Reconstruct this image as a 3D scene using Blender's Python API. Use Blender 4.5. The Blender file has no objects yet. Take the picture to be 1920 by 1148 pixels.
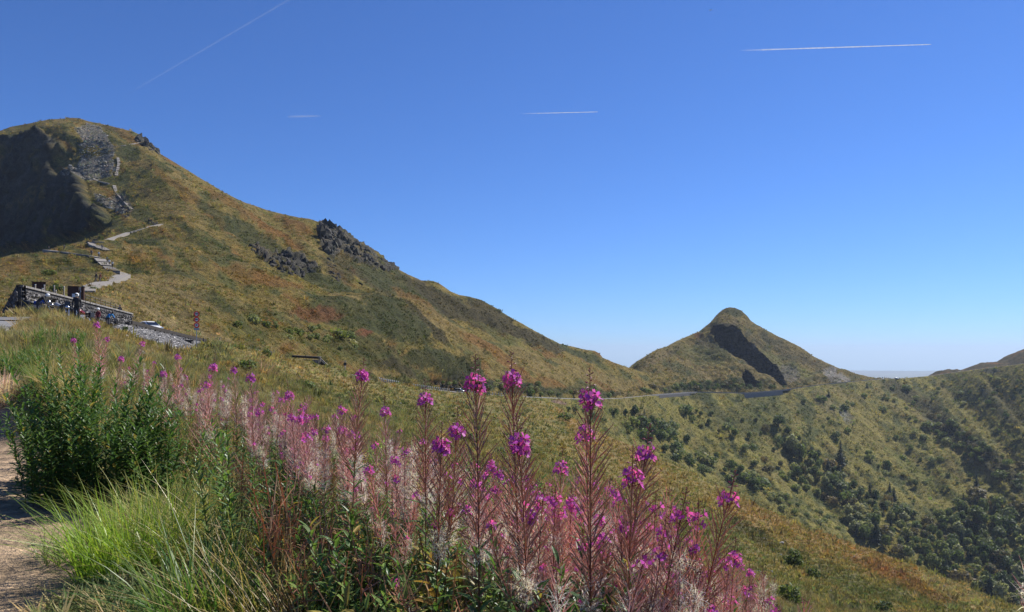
import bpy, math, random
import numpy as np
from mathutils import Vector, Matrix, Euler

# ------------------------------------------------------------------ camera, sky, sun, exposure
SC = bpy.context.scene
COL = SC.collection
F, CX, HZ = 1478.0, 960.0, 664.0          # focal length (px), principal column, eye-level row of the 1920x1148 photograph
cam_data = bpy.data.cameras.new('camera')
cam = bpy.data.objects.new('camera', cam_data)
COL.objects.link(cam)
cam.location = (0, 0, 0)
cam.rotation_euler = (math.radians(90), 0, 0)
cam_data.sensor_width = 36
cam_data.lens = 36 * F / 1920
cam_data.shift_y = (HZ - 574) / 1920
cam_data.clip_start = 0.1
cam_data.clip_end = 120000
SC.camera = cam

SUN_AZ, SUN_EL = math.radians(52), math.radians(45)      # azimuth to the right of the view direction (+Y)
SUND = Vector((math.cos(SUN_EL) * math.sin(SUN_AZ), math.cos(SUN_EL) * math.cos(SUN_AZ), math.sin(SUN_EL)))
world = bpy.data.worlds.new('World')
SC.world = world
world.use_nodes = True
wn = world.node_tree
wn.nodes.clear()
sky = wn.nodes.new('ShaderNodeTexSky')
sky.sky_type = 'NISHITA'
sky.sun_disc = False
sky.sun_elevation = SUN_EL
sky.sun_rotation = SUN_AZ
sky.altitude = 1600
sky.air_density = 1.0
sky.dust_density = 0.2
sky.ozone_density = 5.0
bg = wn.nodes.new('ShaderNodeBackground')
bg.inputs['Strength'].default_value = 0.114
wo = wn.nodes.new('ShaderNodeOutputWorld')
tint = wn.nodes.new('ShaderNodeMix')                      # deep, clear mountain blue all over the sky
tint.data_type, tint.blend_type = 'RGBA', 'MULTIPLY'
tint.inputs[0].default_value = 1.0
tint.inputs[7].default_value = (0.375, 0.55, 0.84, 1)
wn.links.new(sky.outputs[0], tint.inputs[6])
wn.links.new(tint.outputs[2], bg.inputs[0])
wn.links.new(bg.outputs[0], wo.inputs[0])
sun_data = bpy.data.lights.new('sun', 'SUN')
sun_data.energy = 5.0
sun_data.angle = math.radians(0.53)
sun_data.color = (1.0, 0.955, 0.88)
sun = bpy.data.objects.new('sun', sun_data)
COL.objects.link(sun)
sun.rotation_euler = SUND.to_track_quat('Z', 'Y').to_euler()
SC.view_settings.view_transform = 'Standard'
SC.view_settings.look = 'None'
SC.view_settings.exposure = 0.47
SC.view_settings.gamma = 1.0
SC.view_settings.use_curve_mapping = False
SC.render.engine = 'CYCLES'
SC.cycles.use_denoising = True
SC.cycles.max_bounces = 5
SC.cycles.diffuse_bounces = 3
SC.cycles.transparent_max_bounces = 12
SC.cycles.volume_bounces = 0
SC.cycles.caustics_reflective = False
SC.cycles.caustics_refractive = False

RNG = np.random.default_rng(11)
R = random.Random(7)

# ------------------------------------------------------------------ numeric helpers
_perm = np.random.default_rng(5).permutation(256).astype(np.int64)
_perm = np.concatenate([_perm, _perm, _perm])
_g3 = np.random.default_rng(6).normal(size=(256, 3))
_g3 /= np.linalg.norm(_g3, axis=1)[:, None]

def pnoise(x, y, z=0.0):
    x, y, z = np.broadcast_arrays(np.asarray(x, float), np.asarray(y, float), np.asarray(z, float))
    xi, yi, zi = np.floor(x).astype(np.int64), np.floor(y).astype(np.int64), np.floor(z).astype(np.int64)
    xf, yf, zf = x - xi, y - yi, z - zi
    u, v, w = [t * t * t * (t * (t * 6 - 15) + 10) for t in (xf, yf, zf)]
    xi, yi, zi = xi & 255, yi & 255, zi & 255
    out = 0
    for dx in (0, 1):
        wx = u if dx else 1 - u
        for dy in (0, 1):
            wy = v if dy else 1 - v
            for dz in (0, 1):
                wz = w if dz else 1 - w
                g = _g3[_perm[_perm[_perm[(xi + dx) & 255] + ((yi + dy) & 255)] + ((zi + dz) & 255)]]
                out = out + wx * wy * wz * (g[..., 0] * (xf - dx) + g[..., 1] * (yf - dy) + g[..., 2] * (zf - dz))
    return out * 1.6

def fbm(x, y, z=0.0, o=4, lac=2.03, gain=0.5):
    a, s, t = 1.0, 0, 0
    for i in range(o):
        s = s + a * pnoise(x + 17.1 * i, y - 9.7 * i, z + 5.3 * i)
        t += a
        a *= gain
        x, y, z = x * lac, y * lac, z * lac
    return s / t

def ridged(x, y, z=0.0, o=4):
    a, s, t = 1.0, 0, 0
    for i in range(o):
        s = s + a * (1 - 2 * np.abs(pnoise(x + 7.7 * i, y + 3.1 * i, z)))
        t += a
        a *= 0.5
        x, y, z = x * 2.1, y * 2.1, z * 2.1
    return s / t

def sstep(a, b, x):
    t = np.clip((x - a) / (b - a), 0, 1)
    return t * t * (3 - 2 * t)

def pchip(xk, yk, x):
    """monotone cubic through knots; yk may be (n, m)"""
    xk = np.asarray(xk, float)
    yk = np.asarray(yk, float)
    one = yk.ndim == 1
    if one:
        yk = yk[:, None]
    h = np.diff(xk)[:, None]
    d = np.diff(yk, axis=0) / h
    m = np.zeros_like(yk)
    if len(xk) > 2:
        w1 = 2 * h[1:] + h[:-1]
        w2 = h[1:] + 2 * h[:-1]
        ok = d[:-1] * d[1:] > 0
        with np.errstate(divide='ignore', invalid='ignore'):
            mm = (w1 + w2) / (w1 / d[:-1] + w2 / d[1:])
        m[1:-1] = np.where(ok, mm, 0)
    m[0], m[-1] = d[0], d[-1]
    x = np.clip(np.asarray(x, float), xk[0], xk[-1])
    i = np.clip(np.searchsorted(xk, x, side='right') - 1, 0, len(xk) - 2)
    t = ((x - xk[i]) / (xk[i + 1] - xk[i]))[:, None]
    hh = (xk[i + 1] - xk[i])[:, None]
    r = ((1 + 2 * t) * (1 - t) ** 2 * yk[i] + t * (1 - t) ** 2 * hh * m[i] + t * t * (3 - 2 * t) * yk[i + 1] + t * t * (t - 1) * hh * m[i + 1])
    return r[:, 0] if one else r

def lin(x, pts, k=1):
    return np.interp(x, [p[0] for p in pts], [p[k] for p in pts])

def P(px, py, Y):
    """the point at depth Y seen at column px, row py of the photograph"""
    return Vector(((px - CX) / F * Y, Y, (HZ - py) / F * Y))

def inpoly(px, py, poly):
    px, py = np.asarray(px), np.asarray(py)
    c = np.zeros(px.shape, bool)
    n = len(poly)
    for i in range(n):
        x1, y1 = poly[i]
        x2, y2 = poly[(i + 1) % n]
        if y1 == y2:
            continue
        c ^= ((y1 > py) != (y2 > py)) & (px < (x2 - x1) * (py - y1) / (y2 - y1) + x1)
    return c

# ------------------------------------------------------------------ object helpers
def put(name, me, mat=None, parent=None):
    o = bpy.data.objects.new(name, me)
    COL.objects.link(o)
    if parent is not None:
        o.parent = parent
    if mat is not None and me is not None and not me.materials:
        for m in (mat if isinstance(mat, (list, tuple)) else [mat]):
            me.materials.append(m)
    return o

def tag(o, label=None, cat=None, group=None, kind=None):
    if label: o['label'] = label
    if cat: o['category'] = cat
    if group: o['group'] = group
    if kind: o['kind'] = kind
    return o

def empty(name, loc=(0, 0, 0), rz=0.0, label=None, cat=None, group=None):
    o = bpy.data.objects.new(name, None)
    COL.objects.link(o)
    o.empty_display_size = 0.2
    o.location = loc
    o.rotation_euler = (0, 0, rz)
    return tag(o, label, cat, group)

def grid_mesh(name, V, col=None, smooth=True):
    """V (rows, cols, 3) -> mesh"""
    nr, nc = V.shape[:2]
    me = bpy.data.meshes.new(name)
    me.vertices.add(nr * nc)
    me.vertices.foreach_set('co', V.reshape(-1).astype(np.float32))
    a = (np.arange(nr - 1)[:, None] * nc + np.arange(nc - 1)[None, :]).reshape(-1)
    q = np.stack([a, a + 1, a + nc + 1, a + nc], 1).astype(np.int32)
    n = len(q)
    me.loops.add(n * 4)
    me.loops.foreach_set('vertex_index', q.reshape(-1))
    me.polygons.add(n)
    me.polygons.foreach_set('loop_start', np.arange(n, dtype=np.int32) * 4)
    me.polygons.foreach_set('use_smooth', np.full(n, smooth))
    me.update(calc_edges=True)
    if col is not None:
        at = me.color_attributes.new('Col', 'FLOAT_COLOR', 'POINT')
        c4 = np.concatenate([col.reshape(-1, 3), np.ones((nr * nc, 1))], 1).astype(np.float32)
        at.data.foreach_set('color', c4.reshape(-1))
    return me

def poly_mesh(name, verts, faces, col=None, smooth=False, mi=None):
    """verts (n,3); faces list of index tuples or (m,k) array"""
    me = bpy.data.meshes.new(name)
    if isinstance(faces, np.ndarray):
        n, k = faces.shape
        me.vertices.add(len(verts))
        me.vertices.foreach_set('co', np.asarray(verts, np.float32).reshape(-1))
        me.loops.add(n * k)
        me.loops.foreach_set('vertex_index', faces.astype(np.int32).reshape(-1))
        me.polygons.add(n)
        me.polygons.foreach_set('loop_start', np.arange(n, dtype=np.int32) * k)
        me.update(calc_edges=True)
    else:
        me.from_pydata([tuple(v) for v in verts], [], faces)
    if smooth:
        me.polygons.foreach_set('use_smooth', np.ones(len(me.polygons), bool))
    if mi is not None:
        me.polygons.foreach_set('material_index', np.asarray(mi, np.int32))
    if col is not None:
        at = me.color_attributes.new('Col', 'FLOAT_COLOR', 'POINT')
        c4 = np.concatenate([np.asarray(col, float).reshape(-1, 3), np.ones((len(verts), 1))], 1).astype(np.float32)
        at.data.foreach_set('color', c4.reshape(-1))
    return me

class MB:
    """collects simple shapes, then builds one mesh"""
    def __init__(self):
        self.v, self.f, self.c, self.m = [], [], [], []
        self.col = (0.5, 0.5, 0.5)
        self.mat = 0
    def add(self, vs, fs, col=None):
        b = len(self.v)
        self.v.extend(vs)
        self.c.extend([col or self.col] * len(vs))
        self.f.extend([tuple(b + i for i in f) for f in fs])
        self.m.extend([self.mat] * len(fs))
    def box(self, c, s, rot=None, taper=1.0, col=None):
        vs = []
        for z in (-1, 1):
            k = 1.0 if z < 0 else taper
            for x, y in ((-1, -1), (1, -1), (1, 1), (-1, 1)):
                p = Vector((x * s[0] / 2 * k, y * s[1] / 2 * k, z * s[2] / 2))
                if rot is not None:
                    p = rot @ p
                vs.append(p + Vector(c))
        self.add(vs, [(3, 2, 1, 0), (4, 5, 6, 7), (0, 1, 5, 4), (1, 2, 6, 5), (2, 3, 7, 6), (3, 0, 4, 7)], col)
    def tube(self, pts, rad, n=6, cap=True, col=None):
        pts = [Vector(p) for p in pts]
        rad = rad if hasattr(rad, '__len__') else [rad] * len(pts)
        vs, fs = [], []
        ref = None
        for i, p in enumerate(pts):
            t = (pts[min(i + 1, len(pts) - 1)] - pts[max(i - 1, 0)])
            t = t.normalized() if t.length > 1e-9 else Vector((0, 0, 1))
            if ref is None:
                ref = Vector((1, 0, 0)) if abs(t.x) < 0.8 else Vector((0, 1, 0))
            a = (ref - t * ref.dot(t)).normalized()
            ref = a
            b = t.cross(a)
            for k in range(n):
                th = 2 * math.pi * k / n
                vs.append(p + (a * math.cos(th) + b * math.sin(th)) * rad[i])
        for i in range(len(pts) - 1):
            for k in range(n):
                fs.append((i * n + k, i * n + (k + 1) % n, (i + 1) * n + (k + 1) % n, (i + 1) * n + k))
        if cap:
            fs.append(tuple(range(n - 1, -1, -1)))
            fs.append(tuple((len(pts) - 1) * n + k for k in range(n)))
        self.add(vs, fs, col)
    def disc(self, c, r, normal=(0, -1, 0), n=20, thick=0.01, col=None):
        nrm = Vector(normal).normalized()
        self.tube([Vector(c) - nrm * thick / 2, Vector(c) + nrm * thick / 2], r, n, True, col)
    def blob(self, c, r, n=8, m=6, jit=0.0, rnd=None, col=None, rot=None):
        r = r if hasattr(r, '__len__') else (r, r, r)
        vs, fs = [], []
        for j in range(m + 1):
            ph = math.pi * j / m - math.pi / 2
            for i in range(n):
                th = 2 * math.pi * i / n
                k = 1 + (rnd.uniform(-jit, jit) if rnd else 0)
                p = Vector((math.cos(ph) * math.cos(th) * r[0] * k, math.cos(ph) * math.sin(th) * r[1] * k, math.sin(ph) * r[2] * k))
                if rot is not None:
                    p = rot @ p
                vs.append(Vector(c) + p)
        for j in range(m):
            for i in range(n):
                fs.append((j * n + i, j * n + (i + 1) % n, (j + 1) * n + (i + 1) % n, (j + 1) * n + i))
        self.add(vs, fs, col)
    def mesh(self, name, smooth=False, colored=False):
        return poly_mesh(name, self.v, self.f, col=[tuple(c) for c in self.c] if colored else None, smooth=smooth, mi=self.m)
    def build(self, name, mat, parent=None, smooth=False, colored=False):
        return put(name, self.mesh(name, smooth, colored), mat, parent)

# ------------------------------------------------------------------ materials
def new_mat(name):
    m = bpy.data.materials.new(name)
    m.use_nodes = True
    nt = m.node_tree
    nt.nodes.clear()
    out = nt.nodes.new('ShaderNodeOutputMaterial')
    return m, nt, out

def N(nt, typ, **kw):
    n = nt.nodes.new(typ)
    for k, v in kw.items():
        setattr(n, k, v)
    return n

def noise_node(nt, vec, scale, detail=4, rough=0.6):
    n = N(nt, 'ShaderNodeTexNoise')
    n.inputs['Scale'].default_value = scale
    n.inputs['Detail'].default_value = detail
    n.inputs['Roughness'].default_value = rough
    if vec is not None:
        nt.links.new(vec, n.inputs['Vector'])
    return n

def ramp(nt, fac, stops):
    r = N(nt, 'ShaderNodeValToRGB')
    el = r.color_ramp.elements
    while len(el) < len(stops):
        el.new(0.5)
    for e, (p, c) in zip(el, stops):
        e.position = p
        e.color = (*c, 1) if len(c) == 3 else c
    nt.links.new(fac, r.inputs[0])
    return r

def mulcol(nt, a, b, fac=1.0):
    m = N(nt, 'ShaderNodeMix', data_type='RGBA', blend_type='MULTIPLY')
    m.inputs[0].default_value = fac
    nt.links.new(a, m.inputs[6])
    if hasattr(b, 'links'):
        nt.links.new(b, m.inputs[7])
    else:
        m.inputs[7].default_value = (*b, 1)
    return m.outputs[2]

def simple_mat(name, col, rough=0.7, metal=0.0, var=0.25, scale=8.0, bump=0.0, spec=0.4):
    m, nt, out = new_mat(name)
    b = N(nt, 'ShaderNodeBsdfPrincipled')
    tc = N(nt, 'ShaderNodeTexCoord')
    n = noise_node(nt, tc.outputs['Object'], scale)
    r = ramp(nt, n.outputs[0], [(0.3, tuple(c * (1 - var) for c in col)), (0.7, tuple(min(1, c * (1 + var)) for c in col))])
    nt.links.new(r.outputs[0], b.inputs['Base Color'])
    b.inputs['Roughness'].default_value = rough
    b.inputs['Metallic'].default_value = metal
    b.inputs['Specular IOR Level'].default_value = spec
    if bump:
        bp = N(nt, 'ShaderNodeBump')
        bp.inputs['Strength'].default_value = bump
        nt.links.new(n.outputs[0], bp.inputs['Height'])
        nt.links.new(bp.outputs[0], b.inputs['Normal'])
    nt.links.new(b.outputs[0], out.inputs[0])
    return m

def terrain_mat(name, s1, s2, bump_d, amount=0.55, bstr=0.9):
    """vertex colour = what grows there; noise = clump to clump variation and fine relief"""
    m, nt, out = new_mat(name)
    at = N(nt, 'ShaderNodeAttribute', attribute_name='Col')
    geo = N(nt, 'ShaderNodeNewGeometry')
    n1 = noise_node(nt, geo.outputs['Position'], s1, 6, 0.65)
    n2 = noise_node(nt, geo.outputs['Position'], s2, 6, 0.7)
    lo, hi = 1 - amount, 1 + amount
    r1 = ramp(nt, n1.outputs[0], [(0.33, (lo, lo, lo)), (0.67, (hi, hi * 0.98, hi * 0.94))])
    r2 = ramp(nt, n2.outputs[0], [(0.33, (lo, lo * 1.04, lo)), (0.67, (hi, hi * .97, hi * 0.9))])
    c = mulcol(nt, at.outputs['Color'], r1.outputs[0])
    c = mulcol(nt, c, r2.outputs[0])
    b = N(nt, 'ShaderNodeBsdfPrincipled')
    b.inputs['Roughness'].default_value = 0.95
    b.inputs['Specular IOR Level'].default_value = 0.1
    nt.links.new(c, b.inputs['Base Color'])
    ad = N(nt, 'ShaderNodeMath', operation='ADD')
    nt.links.new(n1.outputs[0], ad.inputs[0])
    nt.links.new(n2.outputs[0], ad.inputs[1])
    bp = N(nt, 'ShaderNodeBump')
    bp.inputs['Strength'].default_value = bstr
    bp.inputs['Distance'].default_value = bump_d
    nt.links.new(ad.outputs[0], bp.inputs['Height'])
    nt.links.new(bp.outputs[0], b.inputs['Normal'])
    nt.links.new(b.outputs[0], out.inputs[0])
    return m
# ------------------------------------------------------------------ terrain: shapes
OLIVE = np.array((.162, .127, .044)); GREEN = np.array((.116, .113, .038)); DKGREEN = np.array((.050, .056, .024))
HEATH = np.array((.058, .050, .027)); RUST = np.array((.165, .090, .034)); TAN = np.array((.30, .235, .125))
OCHRE = np.array((.185, .142, .062)); ROCK = np.array((.105, .10, .097)); SCREE = np.array((.22, .205, .195)); RED = np.array((.135, .058, .034))
DARKROCK = np.array((.030, .034, .037)); DIRT = np.array((.42, .31, .22)); LIME = np.array((.10, .14, .03))

RUSTY = np.array((.20, .130, .062))

def blend(c, m, k):
    m = np.clip(m, 0, 1)[..., None]
    return c * (1 - m) + k * m

def vivid(c, k, tint=(1, 1, 1)):
    l = c.mean(-1, keepdims=True)
    return np.clip((l + (c - l) * k) * np.array(tint), .004, .6)

def patches(px, py, col, lst, seed=0.0, wob=1.0):
    """lst: (cx, cy, rx, ry, slope angle deg, strength, colour): ragged patches of one kind of growth"""
    wx = fbm(px / 26 + seed, py / 26, 1.3, 4) * 14 * wob
    wy = fbm(px / 26 + seed, py / 26, 7.9, 4) * 10 * wob
    e = fbm(px / 7, py / 5, seed + 3, 3) * 0.5
    for cx, cy, rx, ry, an, st, k in lst:
        a = math.radians(an)
        dx, dy = px + wx - cx, py + wy - cy
        u = (dx * math.cos(a) + dy * math.sin(a)) / rx
        v = (-dx * math.sin(a) + dy * math.cos(a)) / ry
        d = np.sqrt(u * u + v * v) + e * 0.7
        col = blend(col, st * sstep(1.15, 0.75, d), k)
    return col

def proj(V):
    Y = np.maximum(V[..., 1], 0.05)
    return CX + F * V[..., 0] / Y, HZ - F * V[..., 2] / Y

class Region:
    """a terrain sheet whose columns keep a constant bearing from the viewpoint; rows go from near to far"""
    def __init__(self, pxs, V):
        self.pxs, self.V = pxs, V
        self.px, self.py = proj(V)
    def hit(self, px, py, skip=0):
        c = int(np.clip(np.searchsorted(self.pxs, px), 0, len(self.pxs) - 1))
        y = self.py[:, c]
        ok = np.where((y[:-1] > py) & (y[1:] <= py))[0]
        ok = ok[ok >= skip]
        if len(ok) == 0:
            r = int(np.argmin(np.abs(y - py)))
            v = self.V[r, c]
        else:
            r = ok[0]
            t = (y[r] - py) / (y[r] - y[r + 1])
            v = self.V[r, c] * (1 - t) + self.V[r + 1, c] * t
        Y = v[1]
        return Vector(((px - CX) / F * Y, Y, v[2]))

def nrm_of(V):
    du = np.gradient(V, axis=1)
    dv = np.gradient(V, axis=0)
    n = np.cross(du, dv)
    n /= np.maximum(np.linalg.norm(n, axis=-1, keepdims=True), 1e-9)
    n[n[..., 2] < 0] *= -1
    return n

# road line: outer edge of the road as it runs round the head of the valley (column, row, depth)
RL = [(-260, 602, 52), (0, 598, 53), (100, 593, 56), (200, 617, 64), (330, 656, 84), (385, 647, 97), (480, 656, 128), (600, 691, 180), (660, 704, 212),
      (720, 718, 250), (790, 729, 300), (860, 737, 350), (930, 742, 400), (1000, 746, 450), (1080, 749, 520), (1160, 748, 610), (1230, 741, 690), (1300, 736, 780),
      (1400, 738, 830), (1470, 732, 870), (1540, 722, 910), (1600, 716, 950), (1650, 711.5, 1000), (1700, 709, 1030), (1750, 704.5, 1040), (1800, 697, 1000),
      (1850, 690.5, 950), (1920, 682, 900), (2150, 655, 800)]
def rl(px):
    return lin(px, RL, 1), np.exp(np.interp(px, [p[0] for p in RL], np.log([p[2] for p in RL])))

# ---- hillside: the near ground, the shoulder right of it and the slope below the road
def hillside_height():
    pts = [(0, 0, -1.62), (-3, 0, -1.62), (-3, -5, -1.4), (0, -6, -1.5), (3, -4, -2.4), (6, 0, -4.4), (-8, -4, -1.0), (3, 1, -2.8), (1.2, 1.2, -1.9),
           (-30, -20, 2), (30, -20, -16), (0, -40, 0), (60, 0, -40), (120, 10, -75), (-60, 0, 4), (-40, 20, 3), (-20, 8, 0.2), (-90, 40, 10),
           (-2.9, 5, -1.62), (-4.3, 5, -1.6), (-5.4, 9, -1.6), (-7.2, 9, -1.5), (-10.8, 17, -1.5), (-1.5, 5, -1.66), (-.4, 4, -1.72), (.5, 3, -1.78), (1.5, 3, -2.25),
           (3, 4, -3.4), (0, 8, -2.1), (-2.5, 8, -1.7), (-4, 14, -1.75), (0, 14, -2.9), (3, 10, -4.6), (8, 15, -9), (15, 35, -15.5), (6, 6, -5.7)]
    img = [(0, 700, 26), (0, 628, 42), (0, 600, 51), (100, 735, 18), (100, 690, 26), (100, 636, 38), (100, 595, 54), (200, 745, 20), (200, 665, 42), (200, 622, 60), (330, 755, 24), (330, 671, 70),
           (330, 658, 82), (385, 649, 95), (480, 790, 26), (480, 690, 76), (480, 657, 126), (600, 830, 28), (600, 740, 85), (600, 692, 178), (720, 890, 26), (720, 765, 112),
           (720, 719, 248), (860, 940, 26), (860, 800, 112), (860, 738.5, 347), (930, 744, 395), (1000, 1010, 26), (1000, 850, 110), (1000, 747.5, 440), (1140, 1080, 30),
           (1140, 925, 110), (1100, 840, 230), (1250, 1060, 70), (1250, 960, 130), (1500, 1120, 90), (1500, 1050, 140), (1700, 1120, 110), (1900, 1190, 95),
           (440, 676, 90), (520, 690, 105), (560, 695, 130), (660, 709, 192), (560, 684, 152), (600, 715, 130), (660, 728, 150), (660, 752, 100), (720, 738, 175), (690, 718, 215), (760, 734, 240), (790, 748, 200), (790, 782, 115), (820, 738, 295), (860, 768, 200), (930, 778, 215), (1000, 795, 230), (940, 757, 320),
           # the shoulder against the valley behind it
           (1030, 764, 360), (1067, 789, 320), (1150, 823, 285), (1250, 867, 250), (1330, 904, 228), (1500, 984, 195), (1650, 1039, 170), (1780, 1089, 150), (1900, 1139, 132), (2050, 1190, 118)]
    for px, py, Y in img:
        pts.append(tuple(P(px, py, Y)))
    for px, py, Y in [(1067, 789, 320), (1150, 823, 285), (1250, 867, 250), (1330, 904, 228), (1500, 984, 195), (1650, 1039, 170), (1780, 1089, 150), (1900, 1139, 132), (2050, 1190, 118)]:
        p = P(px, py, Y)
        d = Vector((0.80, 0.6, 0))
        for s, dz in ((30, -17), (85, -62), (170, -125)):
            pts.append((p.x + d.x * s, p.y + d.y * s, p.z + dz))
    for px, py, Y in RL:
        if px < 480:
            p = P(px, py, Y)
            pts.append((p.x * (Y + 9) / Y, Y + 9, p.z - 0.25))
            pts.append((p.x * 1.5, Y * 1.5, p.z - 9))
        elif px < 1010:
            p = P(px, py, Y)
            k = (Y + 10) / Y
            pts.append((p.x * k, Y + 10, p.z - 1.2))
            pts.append((p.x * 1.3, Y * 1.3, p.z - 22))
    pts = np.array(pts)
    def key(x, y):
        r = np.hypot(x, y)
        return np.stack([np.arctan2(x, y) * 2.2, np.log(r + 3.0)], -1), r
    K, r = key(pts[:, 0], pts[:, 1])
    val = (pts[:, 2] + 1.62) / (r + 4)
    def phi(a, b):
        d2 = ((a[:, None, :] - b[None, :, :]) ** 2).sum(-1)
        return -np.sqrt(d2 + 0.10 ** 2)
    n = len(pts)
    A = np.zeros((n + 3, n + 3))
    A[:n, :n] = phi(K, K) + np.eye(n) * 2e-4
    A[:n, n] = 1; A[:n, n + 1:] = K
    A[n, :n] = 1; A[n + 1:, :n] = K.T
    w = np.linalg.solve(A, np.concatenate([val, np.zeros(3)]))
    def h(x, y):
        x, y = np.broadcast_arrays(np.asarray(x, float), np.asarray(y, float))
        sh = x.shape
        x, y = x.reshape(-1), y.reshape(-1)
        out = np.empty(len(x))
        for i in range(0, len(x), 20000):
            k, r = key(x[i:i + 20000], y[i:i + 20000])
            s = phi(k, K) @ w[:n] + w[n] + k @ w[n + 1:]
            out[i:i + 20000] = s * (r + 4) - 1.62
        return out.reshape(sh)
    return h
H0 = hillside_height()

PATH_C = [(-2.8, -8), (-3.2, -2), (-3.45, 2), (-3.72, 5), (-4.75, 7), (-6.45, 9.3), (-9.0, 13), (-12.2, 17.5), (-17, 24), (-22, 30)]
def path_d(x, y):
    """signed-free distance to the middle of the dirt path"""
    d = np.full(np.shape(x), 1e9)
    for (ax, ay), (bx, by) in zip(PATH_C[:-1], PATH_C[1:]):
        ux, uy = bx - ax, by - ay
        t = np.clip(((x - ax) * ux + (y - ay) * uy) / (ux * ux + uy * uy), 0, 1)
        d = np.minimum(d, np.hypot(x - ax - t * ux, y - ay - t * uy))
    return d

def hill_z(x, y):
    x = np.asarray(x, float); y = np.asarray(y, float)
    r = np.hypot(x, y)
    z = H0(x, y)
    pm = sstep(1.6, 0.9, path_d(x, y) + 0.35 * fbm(x * .9, y * .9, 2.0, 3))
    z = z + (1 - pm) * (0.06 * fbm(x * 1.7, y * 1.7, 0, 4) + 0.10) * sstep(0, 6, r) + pm * 0.015 * fbm(x * 5, y * 5, 3, 3)
    far = sstep(15, 60, r)
    z = z + far * (0.55 * fbm(x / 9, y / 9, 4.2, 4) + 0.5 * np.maximum(0, fbm(x / 3.1, y / 3.1, 9.2, 3)))
    return z

phi_f = np.arctan((np.linspace(-420, 2340, 780) - CX) / F)
phi_all = np.concatenate([np.linspace(-math.pi, phi_f[0], 60)[:-1], phi_f, np.linspace(phi_f[-1], math.pi, 60)[1:]])
rr = np.concatenate([[0.02], np.geomspace(0.5, 520, 420)])
gx = rr[:, None] * np.sin(phi_all)[None]
gy = rr[:, None] * np.cos(phi_all)[None]
HV = np.stack([gx, gy, hill_z(gx, gy)], -1)
hill = Region(np.linspace(-420, 2340, 780), HV[:, 59:59 + 780])

def hill_col(V):
    x, y = V[..., 0], V[..., 1]
    px, py = proj(V)
    r = np.hypot(x, y)
    n1 = fbm(x / 14, y / 14, 2.2, 5); n2 = fbm(x / 4.5, y / 4.5, 6.1, 4); n3 = fbm(x * 1.3, y * 1.3, 8, 4)
    near = np.broadcast_to(OLIVE * 0.85, x.shape + (3,)).copy()
    near = blend(near, sstep(-.1, .3, n3), GREEN)
    near = blend(near, 0.8 * sstep(.05, .35, n2), OCHRE)
    farc = np.broadcast_to(GREEN * 0.5 + OLIVE * 0.5 + np.array((.005, .01, .018)), x.shape + (3,)).copy()
    farc = blend(farc, 0.9 * sstep(-0.15, .2, n1), OCHRE * 1.02)
    farc = blend(farc, 0.8 * sstep(.05, .3, n2), DKGREEN * 1.5)
    c = near + (farc - near) * sstep(14, 40, r)[..., None]
    b = lambda e0, e1, v: sstep(e0, e1, v)
    # the far shoulder: dry orange grass along its edge
    lst = [(1090, 800, 70, 22, 42, .9, RUSTY), (1190, 865, 90, 30, 40, .75, RUSTY * .95), (1130, 860, 90, 40, 40, .7, OCHRE), (1330, 930, 110, 22, 27, .8, OCHRE), (1450, 985, 120, 24, 26, .8, RUSTY), (1640, 1050, 120, 22, 24, .85, RUSTY),
           (1540, 1040, 150, 22, 24, .55, OCHRE), (1800, 1115, 90, 16, 24, .8, TAN * .75), (1690, 1090, 120, 14, 24, .5, RED), (1410, 1000, 60, 14, 30, .7, HEATH), (1560, 1080, 130, 18, 24, .6, DKGREEN * 1.4), (1290, 990, 70, 18, 28, .5, GREEN),
           (1380, 1090, 130, 22, 22, .55, OCHRE), (930, 850, 120, 40, 30, .45, OCHRE), (760, 770, 120, 14, 18, .4, DKGREEN * 1.5), (520, 690, 110, 9, 14, .75, TAN * .8), (470, 668, 70, 6, 14, .7, TAN * .85), (640, 712, 70, 8, 18, .6, TAN * .7), (1015, 770, 40, 8, 30, .6, OCHRE)]
    c2 = patches(px, py, c, lst, 2.0)
    fr = (y > 20)[..., None]
    c = np.where(fr, c2, c)
    # left bank near the wall: pale dry grass
    c = np.where(fr, blend(c, .75 * sstep(30, 45, r) * sstep(420, 330, px) * sstep(-.2, .2, n2), TAN * .75), c)
    c = np.where(fr, vivid(c, 1.06, (1.0, 1.0, .97)), c)
    pm = sstep(1.5, .95, path_d(x, y) + 0.75 * fbm(x * .8, y * .8, 2.0, 4))
    c = blend(c, pm, DIRT * (1 + .25 * fbm(x * 3, y * 3, 1, 4)[..., None]))
    return c

M_hill = terrain_mat('hillside_grass', 0.9, 5.0, 0.35, 0.42, 0.8)
ground = tag(put('ground', grid_mesh('ground', HV, hill_col(HV)), M_hill), 'grassy slope falling from the dirt path to the valley', kind='structure')

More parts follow.
